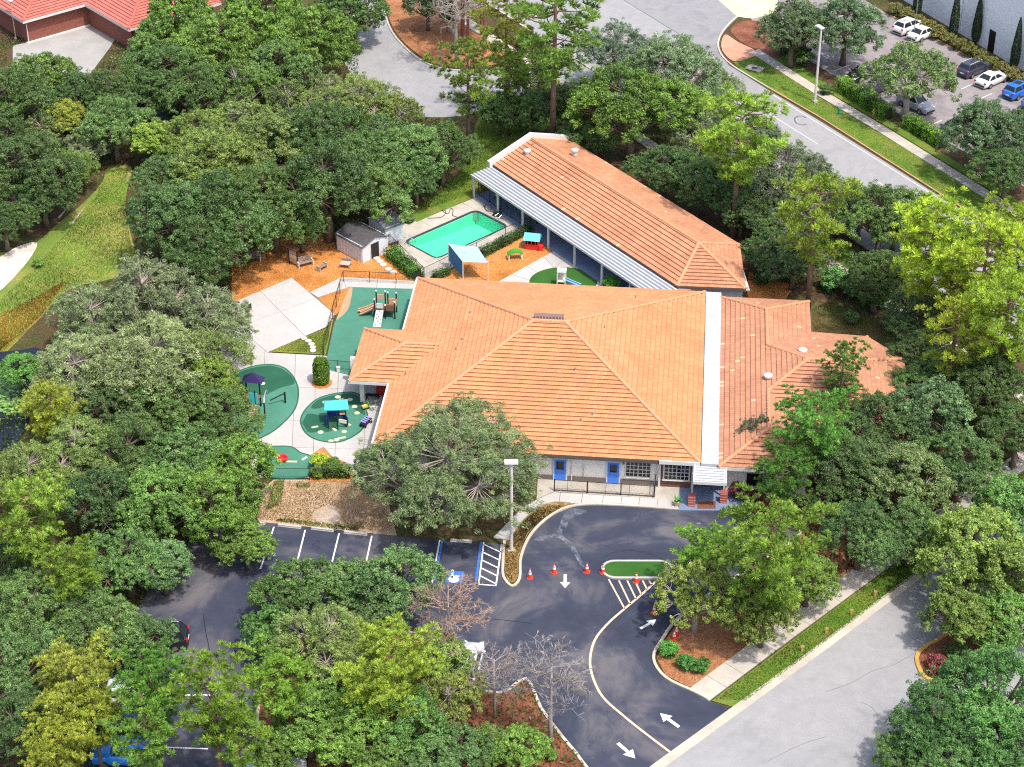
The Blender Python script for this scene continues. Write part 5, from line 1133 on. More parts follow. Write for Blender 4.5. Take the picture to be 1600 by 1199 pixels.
MB().tube([(1.25, 1.3, 1.2), (1.3, .9, 1.9), (1.4, .2, 2.2), (1.5, -.6, 2.1), (1.6, -1.0, 1.8)], .05, 6).build('arch_bar', grey_metal, t); MB().tube([(1.6, -1.0, .1), (1.6, -1.0, 1.85)], .07, 8).build('post', iron, t)
MB().tube([(2.6, 1.9, .1), (2.6, 1.9, 1.2)], .08, 8).build('post', iron, t); MB().tube([(1.4, 1.3, .6), (2.6, 1.9, 1.1)], .06, 6).build('balance_bar', iron, t)
# small tan and blue slide on the turf
p = G(882, 449); t = thing('play_structure', 'small cream toddler slide on the artificial turf', 'play set', tuple(p), R(-5), 'playground structures')
MB().box((-.3, 0, .8), (.8, .8, .08)).build('deck', cream, t); MB().box((-.7, 0, 1.2), (.08, .8, 1.3)).build('side_wall', cream, t); MB().box((-.3, .4, 1.2), (.8, .08, 1.3)).build('side_wall', cream, t); MB().box((-.28, 0, 1.86), (.9, .9, .1)).build('roof', white_m, t)
for x, y in ((-.68, -.38), (.08, -.38), (.08, .38)): MB().box((x, y, .95), (.1, .1, 1.8)).build('post', cream, t)
slide(t, .1, 0, .8, 1, 1.5, plain('slide_blue', (.16, .35, .75), .4), .45)
# red playhouse with blue roof
p = G(832, 387); t = thing('playhouse', 'small red playhouse with light blue roof', 'playhouse', tuple(p), R(-12))
for x, y, sx, sy in ((-.62, 0, .07, 1.1), (.62, 0, .07, 1.1), (0, .55, 1.2, .07)): MB().box((x, y, .6), (sx, sy, 1.1)).build('wall_panel', redp, t)
MB().box((0, -.55, .35), (1.2, .07, .6)).build('wall_panel', redp, t)
for x in (-.4, 0, .4): MB().box((x, -.56, .85), (.1, .06, .5)).build('window_bar', redp, t)
MB().add([(-.85, -.8, 1.15), (.85, -.8, 1.15), (.8, 0, 1.65), (-.8, 0, 1.65), (.85, .8, 1.15), (-.85, .8, 1.15)], [(0, 1, 2, 3), (3, 2, 4, 5), (0, 3, 5), (1, 4, 2)]).build('roof', plain('roof_cyan', (.12, .50, .72), .45), t)
MB().box((.9, -.35, .3), (.5, .5, .5), R(20)).build('step_stool', redp, t)
# green topped play arch
p = G(805, 405); t = thing('play_arch', 'green topped play arch with cream legs', 'play arch', tuple(p), R(12))
mb = MB(); n = 8; pts = [(-.75 + 1.5 * k / n, .62 + .28 * math.sin(math.pi * k / n)) for k in range(n + 1)]
vs = [(x, y, z + dzz) for x, z in pts for y in (-.35, .35) for dzz in (0, .12)]
for i in range(n):
    k = 4 * i; mb.add(vs[k:k + 8], [(0, 2, 6, 4), (1, 5, 7, 3), (0, 4, 5, 1), (2, 3, 7, 6), (0, 1, 3, 2), (4, 6, 7, 5)])
mb.build('arch_top', greenp, t)
for x in (-.7, .62):
    for y in (-.3, .3): MB().tube([(x, y, 0), (x * .98, y, .66)], .06, 6).build('leg', cream, t)
# benches, tables, notice board, hoop, tubs
wood = plain('grey_wood', (.26, .20, .17), .85, var=.25, scale=6); wood2 = plain('pale_wood', (.46, .36, .29), .85, var=.2, scale=6)
def bench(label, px, py, ang, back=True, w=1.5):
    p = G(px, py); t = thing('garden_bench', label, 'bench', tuple(p), ang, 'benches on the mulch')
    for k in range(3): MB().box((0, -.16 + .16 * k, .45), (w, .13, .05)).build('seat_slat', wood, t)
    if back:
        for k in range(3): MB().box((0, .28 + .03 * k, .6 + .15 * k), (w, .04, .12)).build('back_slat', wood, t)
    for s in (-1, 1):
        MB().box((s * w / 2, 0, .32), (.08, .55, .64)).build('side_panel', white_m if back else wood2, t)
bench('grey slatted bench with pale arms beside the notice board', 477, 416, R(28))
bench('small grey slatted bench without back on the mulch', 503, 422, R(52), False, 1.0)
bench('small grey bench at the left under the oak edge', 397, 408, R(2), True, 1.3)
p = G(540, 417); t = thing('sand_table', 'square wooden play table on the mulch left of the shed', 'table', tuple(p), R(-12), None)
MB().box((0, 0, .42), (1.0, .8, .06)).build('table_top', wood2, t); MB().box((0, .38, .6), (1.0, .06, .3)).build('back_board', wood, t)
for x in (-.45, .45):
    for y in (-.35, .35): MB().box((x, y, .2), (.09, .09, .4)).build('leg', wood, t)
p = G(459, 415); t = thing('notice_board', 'dark notice board standing in the mulch beside a bench', 'notice board', tuple(p), R(-38))
for s in (-1, 1): MB().box((s * .55, 0, .95), (.1, .1, 1.9)).build('post', iron, t)
for k, m in enumerate((tan, white_m, wood2)): MB().box((0, 0, .55 + .45 * k), (1.0, .05, .4)).build('board_panel', m, t)
MB().box((0, 0, 1.95), (1.3, .5, .08)).build('roof', brown, t)
p = G(389, 512); t = thing('basketball_hoop', 'basketball hoop with dark board on the concrete court', 'hoop', tuple(p), R(-30)); MB().tube([(0, 0, .1), (0, 0, 2.3)], .06, 8).build('pole', grey_metal, t); MB().box((.1, 0, 2.1), (.06, .95, .65)).build('backboard', iron, t); MB().tube([(.35 + .2 * math.cos(a), .2 * math.sin(a), 1.9) for a in np.linspace(0, 2 * math.pi, 12)], .02, 5).build('rim', redp, t)
p = G(442, 722); t = thing('planter_tub', 'round red tub on the small green mat', 'tub', tuple(p)); MB().lathe([(.28, .1), (.42, .42), (.48, .44), (.48, .48), (.34, .48), (.30, .3)], n=18).build('tub', redp, t); MB().lathe([(.2, .1), (.2, .12)], n=12).build('foot', black_p, t)
p = G(572, 665); t = thing('toy_cart', 'purple slatted toy cart at the edge of the oval mat', 'toy', tuple(p), R(60)); MB().box((0, 0, .45), (1.2, .5, .1)).build('tray', purple, t)
for k in range(4): MB().box((-.42 + .28 * k, 0, .62), (.14, .52, .06)).build('slat', plain('lilac', (.33, .28, .62), .5), t)
for x in (-.45, .45):
    for s in (-.24, .24): MB().tube([(x, s, .22), (x, s * 1.25, .22)], .12, 10).build('wheel', tyre_m, t)
p = G(571, 640); t = thing('toy_ride_on', 'yellow and green ride-on toy beside the oval mat', 'toy', tuple(p), R(30)); MB().box((0, 0, .35), (.6, .3, .2)).build('seat', plain('toy_yellow', (.6, .5, .12), .5), t); MB().box((.25, 0, .55), (.1, .4, .3)).build('handle', greenp, t); [MB().tube([(x, -.2, .14), (x, .2, .14)], .14, 10).build('wheel', tyre_m, t) for x in (-.2, .22)]
for x, y, a, w in ((590, 632, 40, 'pale tricycle on the shaded paving by the left wall'), (587, 643, -30, 'second pale tricycle, nearer than the other by the left wall')):
    p = G(x, y); t = thing('tricycle', w, 'tricycle', tuple(p), R(a), 'tricycles by the left wall'); [MB().tube([(q, s - .02, .2), (q, s + .02, .2)], .2, 12).build('wheel', grey_metal, t) for q, s in ((.45, 0), (-.3, .25), (-.3, -.25))]
    MB().tube([(-.3, 0, .25), (.1, 0, .35), (.42, 0, .6), (.45, 0, .2)], .03, 6).build('frame', white_m, t); MB().tube([(.4, -.22, .68), (.4, .22, .68)], .025, 6).build('handlebar', grey_metal, t); MB().box((-.2, 0, .42), (.25, .2, .06)).build('saddle', white_m, t)
p = G(596, 619); t = thing('storage_bin', 'red storage bin under the left porch roof', 'bin', tuple(p), BA); MB().box((0, 0, .45), (.8, .6, .9)).build('bin', redp, t); MB().box((0, 0, .93), (.86, .66, .06)).build('lid', redp, t)
p = G(583, 624); t = thing('porch_bench', 'dark bench in the shade of the left porch', 'bench', tuple(p), BA); MB().box((0, 0, .45), (1.3, .4, .06)).build('seat', iron, t); [MB().box((x, 0, .22), (.08, .36, .44)).build('leg', iron, t) for x in (-.55, .55)]
p = G(1057, 792); t = thing('planter_pot', 'tan potted plant at the left edge of the porch', 'planter', tuple(p)); MB().lathe([(.16, .12), (.24, .5), (.26, .55), (.2, .55)], n=14).build('pot', tan, t)
mb = MB(); rs = random.Random(5)
for k in range(26): a = rs.uniform(0, 6.28); l = rs.uniform(.3, .6); mb.add([(0, 0, .5), (.06 * math.sin(a), -.06 * math.cos(a), .55), (l * math.cos(a), l * math.sin(a), .5 + rs.uniform(.2, .6)), (-.06 * math.sin(a), .06 * math.cos(a), .55)], [(0, 1, 2, 3)])
mb.build('leaves', greenp, t)
p = G(529, 582); t = thing('gate_post_box', 'small white box at the foot of the low black fence', 'box', tuple(p)); MB().box((0, 0, .3), (.3, .25, .5)).build('box', white_m, t); MB().box((0, 0, .57), (.34, .29, .04)).build('lid', white_m, t)
# stepping stones
stone = plain('stepping_stone', (.50, .47, .42), .9, var=.1)
def stones(spots, where, rx=.36):
    for k, (x, y) in enumerate(spots):
        p = G(x, y); rs = random.Random(k * 7 + x); pts = [(p.x + rx * rs.uniform(.85, 1.1) * math.cos(a), p.y + rx * rs.uniform(.85, 1.1) * math.sin(a)) for a in np.linspace(0, 2 * math.pi, 10, endpoint=False)]
        c = [(a - p.x, b - p.y) for a, b in pts]; o = MB().prism(c, 0, .08).build('stepping_stone', stone); o.location = (p.x, p.y, .05 if rx > .33 else .17); tag(o, ('first', 'second', 'third', 'fourth', 'fifth')[k] + ' stepping stone ' + where, 'stepping stone', 'stepping stones')
stones([(589, 405), (594, 410), (599, 415), (607, 422), (615, 427)], 'counted from the shed doorway')
stones([(475, 532), (482, 536), (487, 541), (489, 546), (489, 551)], 'counted from the court in the grass triangle', .30)
# ------------------------------------------------------------------ vegetation
leaf = leafmat('leaf', 0.42, 0.26, 0.36); needle = leafmat('needle', 0.5, 0.28, 0.35)
bark = plain('bark', (0.16, 0.115, 0.085), 0.95, var=0.4, scale=4, grain=6); bark_pale = plain('bark_pale', (0.36, 0.31, 0.27), 0.95, var=0.3, scale=4, grain=6); bark_pine = plain('bark_pine', (0.20, 0.12, 0.085), 0.95, var=0.4, scale=3, grain=5)
def unit(a): return a / np.maximum(np.linalg.norm(a, axis=-1, keepdims=True), 1e-9)
def leaf_mesh(name, C, Nn, Ln, Wd, tone, mat, T=None):
    n = len(C)
    if T is None: T = rng.normal(size=(n, 3))
    T = T - (T * Nn).sum(1, keepdims=True) * Nn; T = unit(T); B = np.cross(Nn, T)
    Ln = np.broadcast_to(np.asarray(Ln, float).reshape(-1, 1), (n, 1)); Wd = np.broadcast_to(np.asarray(Wd, float).reshape(-1, 1), (n, 1))
    V = np.stack([C - T * Ln / 2, C + B * Wd / 2, C + T * Ln / 2, C - B * Wd / 2], 1).reshape(-1, 3)
    me = bpy.data.meshes.new(name); me.vertices.add(4 * n); me.vertices.foreach_set('co', V.astype(np.float32).ravel())
    me.loops.add(4 * n); me.loops.foreach_set('vertex_index', np.arange(4 * n, dtype=np.int32))
    me.polygons.add(n); me.polygons.foreach_set('loop_start', np.arange(0, 4 * n, 4, dtype=np.int32)); me.polygons.foreach_set('loop_total', np.full(n, 4, np.int32))
    at = me.attributes.new('tone', 'FLOAT', 'POINT'); at.data.foreach_set('value', np.repeat(np.clip(tone, 0, 1), 4).astype(np.float32))
    me.materials.append(mat); me.update(calc_edges=True); return me
def mb_mesh(mb, name, mat, smooth_=True):
    me = bpy.data.meshes.new(name); me.from_pydata(mb.v, [], mb.f); me.materials.append(mat)
    me.polygons.foreach_set('use_smooth', [smooth_] * len(mb.f)); me.update(); return me
def clump_leaves(CC, RC, TO, OUT, per, Ln, Wd, squash=0.75, spread=0.5):
    n = len(CC); idx = np.repeat(np.arange(n), per); m = len(idx)
    d = unit(rng.normal(size=(m, 3)) + 0.55 * OUT[idx] + np.array([0, 0, 0.45]))
    rad = RC[idx][:, None] * rng.uniform(0.35, 1.08, (m, 1)) ** 0.7
    C = CC[idx] + d * rad * np.array([1, 1, squash])
    Nn = unit(d * 0.6 + rng.normal(size=(m, 3)) * spread + np.array([0, 0, 0.35]))
    tone = 0.5 * TO[idx] + 0.5 * rng.uniform(0, 1, m)
    return C, Nn, Ln * rng.uniform(0.7, 1.25, m), Wd * rng.uniform(0.7, 1.2, m), tone
def broadleaf(seed, Rr=5.0, zc=5.0, lobes=15, clumps=1200, per=56, Ln=0.165, Wd=0.092, rzf=0.78, droop=0.0, bk=None, twigs=150, rc=(0.18, 0.46), spread=0.5):
    global rng
    rng = np.random.default_rng(seed); rs = random.Random(seed)
    LC, LR_ = [], []
    for k in range(lobes):
        if k == 0: c = np.array([rs.uniform(-.1, .1) * Rr, rs.uniform(-.1, .1) * Rr, zc + Rr * rzf * 0.42]); r_ = Rr * 0.46
        else:
            a = k * 2.4 + rs.uniform(-.4, .4); dd = Rr * rs.uniform(0.38, 0.74); c = np.array([dd * math.cos(a), dd * math.sin(a), zc + Rr * rzf * rs.uniform(-0.35, 0.38) * (1.2 - dd / Rr)]); r_ = Rr * rs.uniform(0.22, 0.42)
        LC.append(c); LR_.append(r_)
    LC = np.array(LC); LR_ = np.array(LR_); CC, OUT, LT = [], [], []
    tries = 0
    while len(CC) < clumps and tries < clumps * 12:
        tries += 1; k = rs.choices(range(lobes), weights=LR_ ** 2)[0]
        d_ = unit(np.array([rs.gauss(0, 1), rs.gauss(0, 1), rs.gauss(0.25, 1)]))
        if d_[2] < -0.55: continue
        p_ = LC[k] + d_ * LR_[k] * (rs.uniform(0.72, 1.1) if rs.random() < .85 else rs.uniform(1.1, 1.32)) * np.array([1, 1, 0.85])
        dist = np.linalg.norm((p_ - LC) / np.array([1, 1, .85]), axis=1) / LR_
        if (np.delete(dist, k) < 0.72).any(): continue
        if p_[2] < zc - Rr * rzf * 0.95: continue
        if math.sin(p_[0] * 1.45 + seed) * math.sin(p_[1] * 1.6 + 2 * seed) + .6 * math.sin(p_[2] * 2.1 + seed) * math.sin(p_[0] * .9 - p_[1] * 1.1) < -.42: continue
        CC.append(p_); OUT.append(d_); LT.append(k)
    CC = np.array(CC); OUT = np.array(OUT); n = len(CC)
    RC = rng.uniform(rc[0], rc[1], n); TO = np.clip(rng.normal(0.42, 0.27, n) + rng.normal(0, .14, lobes)[np.array(LT)], 0, 1)
    C, Nn, l_, w_, tone = clump_leaves(CC, RC, TO, OUT, per, Ln, Wd, spread=spread)
    T = None
    if droop: T = unit(rng.normal(size=C.shape) * 0.7 + (C - np.array([0, 0, zc])) / Rr * 1.2 + np.array([0, 0, -droop]))
    crown = leaf_mesh('crown', C, Nn, l_, w_, tone, leaf, T)
    mb = MB(); hb = zc - Rr * 0.45; tr_ = Rr * 0.062
    mb.tube([(0, 0, 0), (tr_ * .4, -tr_ * .3, hb * 0.5), (0, 0, hb)], [tr_ * 1.5, tr_ * 1.05, tr_], 8)
    for k in range(lobes):
        c = LC[k]; m_ = np.array([c[0] * .45, c[1] * .45, hb + (c[2] - hb) * .35]); mb.tube([(0, 0, hb - .1), tuple(m_), tuple(c), tuple(c + unit(c - m_) * LR_[k] * .8)], [tr_ * .7, tr_ * .45, tr_ * .25, tr_ * .08], 5)
    for i in rs.sample(range(n), min(twigs, n)):
        k = int(np.argmin(np.linalg.norm(CC[i] - LC, axis=1) / LR_)); e = CC[i] + OUT[i] * RC[i] * rs.choice((.8, .9, 1.1, 1.7))
        mb.tube([tuple(LC[k]), tuple((LC[k] + CC[i]) / 2 + rng.normal(size=3) * .12), tuple(e)], [.05, .035, .012], 4, cap=False)
    return mb_mesh(mb, 'trunk', bk or bark), crown, Rr, zc
def pine(seed, Rr=3.2, H=11.5, base=0.40, branches=42, tufts=26, per=46, tl=0.40, tw=0.07, sparse=1.0, bk=None):
    global rng
    rng = np.random.default_rng(seed); rs = random.Random(seed); zc = H * (base + 1) / 2
    mb = MB(); lean = (rs.uniform(-.25, .25), rs.uniform(-.25, .25)); tp = lambda z: Vector((lean[0] * z / H, lean[1] * z / H, z))
    mb.tube([tp(0), tp(H * .4), tp(H * .75), tp(H * .97)], [.22, .18, .11, .03], 8)
    P, O = [], []
    for k in range(branches):
        f = (k + rs.uniform(0, .8)) / branches; z = H * (base + (1 - base) * f * .97); a = k * 2.4 + rs.uniform(-.5, .5)
        prof = math.sin(math.pi * min(1, .22 + .78 * (1 - f))) ** .6 if f < .9 else .3
        ln = Rr * prof * rs.uniform(.6, 1.08); o = tp(z); up = rs.uniform(.1, .45)
        e = o + Vector((math.cos(a) * ln, math.sin(a) * ln, ln * up)); mid = o.lerp(e, .55) + Vector((0, 0, -.08 * ln))
        mb.tube([o, mid, e], [.055, .035, .012], 4, cap=False)
        for j in range(max(2, round(tufts * sparse * (ln / Rr + .25)))):
            t = rs.uniform(.42, 1.05); q = (o.lerp(e, t) if t < .55 else mid.lerp(e, (t - .55) / .45)) + Vector((rs.gauss(0, .34), rs.gauss(0, .34), rs.uniform(.0, .42)))
            if any((q - w_).length_squared < .20 for w_ in P): continue
            P.append(q); O.append(Vector((math.cos(a) * .35 + rs.gauss(0, .2), math.sin(a) * .35 + rs.gauss(0, .2), 1)).normalized())
            if j % 2: mb.tube([o.lerp(e, min(t, 1) * .9), q], [.02, .008], 3, cap=False)
    P.append(tp(H)); O.append(Vector((0, 0, 1)))
    CC = np.array([tuple(p_) for p_ in P]); OUT = np.array([tuple(p_) for p_ in O]); n = len(CC); idx = np.repeat(np.arange(n), per); m = len(idx)
    pp = rng.normal(size=(m, 3)); pp = unit(pp - (pp * OUT[idx]).sum(1, keepdims=True) * OUT[idx]); th = np.radians(rng.uniform(28, 92, (m, 1))); dd = OUT[idx] * np.cos(th) + pp * np.sin(th); sz = rng.uniform(.75, 1.25, n)[idx][:, None]
    C = CC[idx] + dd * tl * .55 * sz; Nn = unit(np.cross(dd, rng.normal(size=(m, 3)))); TO = np.clip(rng.normal(.5, .2, n), 0, 1)
    crown = leaf_mesh('crown', C, Nn, tl * sz[:, 0] * rng.uniform(.8, 1.15, m), tw, .6 * TO[idx] + .4 * rng.uniform(0, 1, m), needle, dd)
    return mb_mesh(mb, 'trunk', bk or bark_pine), crown, Rr, zc
twm, nt, bs = newmat('twig'); oi_ = N(nt, 'ObjectInfo'); L(nt, mixc(nt, 1.0, oi_.outputs['Color'], ramp(nt, noise(nt, 3.0, 3), [(0.3, (.7, .7, .7)), (0.7, (1.2, 1.2, 1.2))]), 'MULTIPLY'), bs.inputs['Base Color']); bs.inputs['Roughness'].default_value = .9
def bare(seed, Rr=3.3, H=10.0):
    rs = random.Random(seed); tr, br_ = MB(), MB(); zc = H * .70
    tr.tube([(0, 0, 0), (.05, 0, H * .25), (0, .05, H * .45), (0, 0, H * .8)], [.19, .15, .11, .05], 8)
    def grow(p, d_, ln, r_, dep):
        e = p + d_ * ln; mid = p.lerp(e, .5) + Vector((rs.gauss(0, .08), rs.gauss(0, .08), rs.gauss(0, .05))) * ln
        br_.tube([p, mid, e] if dep > 1 else [p, e], [r_, r_ * .8, r_ * .6] if dep > 1 else [r_, r_ * .7], 4 if dep > 2 else 3, cap=False)
        if dep <= 0: return
        for k in range(3 if dep > 1 else 4):
            nd = (d_ + Vector((rs.gauss(0, .6), rs.gauss(0, .6), rs.gauss(.12, .42)))).normalized(); grow(e if k else mid, nd, ln * rs.uniform(.58, .84), max(r_ * .62, .016), dep - 1)
    for k in range(15):
        z = H * (.36 + .46 * k / 15); a = k * 2.4; grow(Vector((0, 0, z)), Vector((math.cos(a), math.sin(a), rs.uniform(.3, .9))).normalized(), Rr * .36 * rs.uniform(.8, 1.15) * (1.15 - .35 * k / 15), .06, 4)
    return mb_mesh(tr, 'trunk', bark_pale), mb_mesh(br_, 'branches', twm, False), Rr, zc
def shrub(seed, Rr=1.0, zc=.75, clumps=55, per=70, Ln=.16, Wd=.09, rz=.8):
    global rng
    rng = np.random.default_rng(seed); d_ = unit(rng.normal(size=(clumps, 3)) + [0, 0, .35]); d_[:, 2] = np.abs(d_[:, 2]) * np.sign(d_[:, 2] + .6)
    CC = d_ * rng.uniform(.45, .9, (clumps, 1)) * Rr * np.array([1, 1, rz]) + np.array([0, 0, zc])
    C, Nn, l_, w_, tone = clump_leaves(CC, rng.uniform(.2, .36, clumps), np.clip(rng.normal(.45, .2, clumps), 0, 1), d_, per, Ln, Wd)
    C[:, 2] = np.maximum(C[:, 2], .06)
    mb = MB(); rs = random.Random(seed)
    for k in range(14): mb.tube([(rs.uniform(-.1, .1), rs.uniform(-.1, .1), 0), tuple(CC[k] * .5 + [0, 0, .1]), tuple(CC[k])], [.035, .025, .01], 4, cap=False)
    return mb_mesh(mb, 'stem', bark), leaf_mesh('foliage', C, Nn, l_, w_, tone, leaf), Rr, zc
def cypress(seed, H=6.5):
    global rng
    rng = np.random.default_rng(seed); m = 9000; z = rng.uniform(0.02, 1, m); rr_ = .55 * np.clip(np.minimum(z * 6, (1 - z) * 1.7), 0, 1) ** .7 + .03; a = rng.uniform(0, 6.283, m); ra = rr_ * rng.uniform(.55, 1.05, m)
    C = np.stack([np.cos(a) * ra, np.sin(a) * ra, z * H + .15], 1); Nn = unit(np.stack([np.cos(a), np.sin(a), .3 + 0 * a], 1) + rng.normal(size=(m, 3)) * .4)
    T = np.stack([np.cos(a) * .25, np.sin(a) * .25, 1 + 0 * a], 1)
    mb = MB().tube([(0, 0, 0), (0, 0, H * .9)], [.1, .03], 6)
    return mb_mesh(mb, 'trunk', bark), leaf_mesh('crown', C, Nn, .26, .10, np.clip(.4 + rng.normal(size=m) * .25, 0, 1), leaf, T), .55, H / 2
PROTO = {
    'oak': [broadleaf(s) for s in (1, 2, 3, 4, 5)],
    'grey': [broadleaf(s, lobes=16, clumps=1100, per=52, Ln=.22, Wd=.062, droop=.25, bk=bark_pale, twigs=320, spread=.6, rc=(.18, .46)) for s in (21, 22, 23)],
    'willow': [broadleaf(31, Rr=7.0, zc=5.8, lobes=22, clumps=2100, per=54, Ln=.26, Wd=.058, droop=.5, bk=bark_pale, twigs=420, rzf=.7, spread=.6, rc=(.2, .5))],
    'big': [broadleaf(s, lobes=13, clumps=950, per=50, Ln=.205, Wd=.12, rc=(.2, .48)) for s in (41, 42, 43)],
    'airy': [broadleaf(s, lobes=12, clumps=600, per=50, Ln=.20, Wd=.11, twigs=260, rc=(.2, .48), bk=bark_pale) for s in (51, 52)],
    'pine': [pine(s) for s in (61, 62, 63, 64)],
    'pine_thin': [pine(s, branches=30, tufts=18, sparse=.9, base=.40) for s in (71, 72, 73)],
    'pine_fat': [pine(s, Rr=4.2, H=11, branches=60, tufts=34, base=.34, per=44) for s in (81, 82)],
    'bare': [bare(s) for s in (91, 92, 93)],
    'cypress': [cypress(95)],
    'shrub': [shrub(s) for s in (101, 102, 103)],
}
USED = {}
COLR = {'oak': (.044, .082, .020), 'grey': (.094, .126, .056), 'willow': (.074, .100, .044), 'big': (.042, .098, .022), 'airy': (.062, .112, .038), 'pine': (.165, .225, .018), 'pine_thin': (.150, .215, .030),
        'pine_fat': (.150, .235, .014), 'bare': (.155, .135, .12), 'cypress': (.030, .055, .026), 'shrub': (.050, .115, .020)}
NAME = {'oak': 'oak_tree', 'grey': 'live_oak_tree', 'willow': 'live_oak_tree', 'big': 'broadleaf_tree', 'airy': 'broadleaf_tree', 'pine': 'pine_tree', 'pine_thin': 'pine_tree', 'pine_fat': 'pine_tree', 'bare': 'bare_tree', 'cypress': 'cypress_tree', 'shrub': 'shrub'}
GROUP = {'oak': 'dark green oaks', 'grey': 'grey-green live oaks', 'willow': 'grey-green live oaks', 'big': 'broadleaf trees', 'airy': 'broadleaf trees', 'pine': 'tufted pines', 'pine_thin': 'tufted pines', 'pine_fat': 'tufted pines', 'bare': 'leafless trees', 'cypress': 'slim cypresses', 'shrub': 'shrubs'}
trs = random.Random(99)
def plant(k, px, py, r, label, c=None, zs=1.0, base=None):
    """crown centre and radius in the picture; BASE gives the foot where it shows"""
    r *= 1.0 if k in ('shrub', 'bare', 'willow') else 1.12 if k.startswith('pine') else 1.2
    i = USED.get(k, trs.randrange(9)); USED[k] = i + 1; tm, cm, Rr, zc = PROTO[k][i % len(PROTO[k])]
    s = r / 15.0 / Rr
    for _ in range(3):
        p = G(px, py, zc * s * zs); s = r / px_per_m(p) / Rr
    p.z = 0
    t = thing(NAME[k], label, 'shrub' if k == 'shrub' else 'tree', tuple(p), trs.uniform(0, 6.283), GROUP[k], (s * trs.uniform(.92, 1.1), s * trs.uniform(.92, 1.1), s * zs * trs.uniform(.92, 1.1)))
    link(tm.name.split('.')[0], tm, t); cr_ = link(cm.name.split('.')[0], cm, t)
    c = c or COLR[k]; v = trs.uniform(.86, 1.16) * (1.18 if k.startswith('pine') else 2.05); c = (c[0] * .95, c[1], c[2] + .012) if k.startswith('pine') else c; cr_.color = (c[0] * v * trs.uniform(.93, 1.07), c[1] * v, c[2] * v * trs.uniform(.85, 1.15), 1)
    return t
LIME, YEL, BRT, OLV, DRK, BLG = (.155, .25, .02), (.225, .27, .022), (.068, .125, .022), (.086, .122, .030), (.042, .078, .022), (.056, .106, .030)
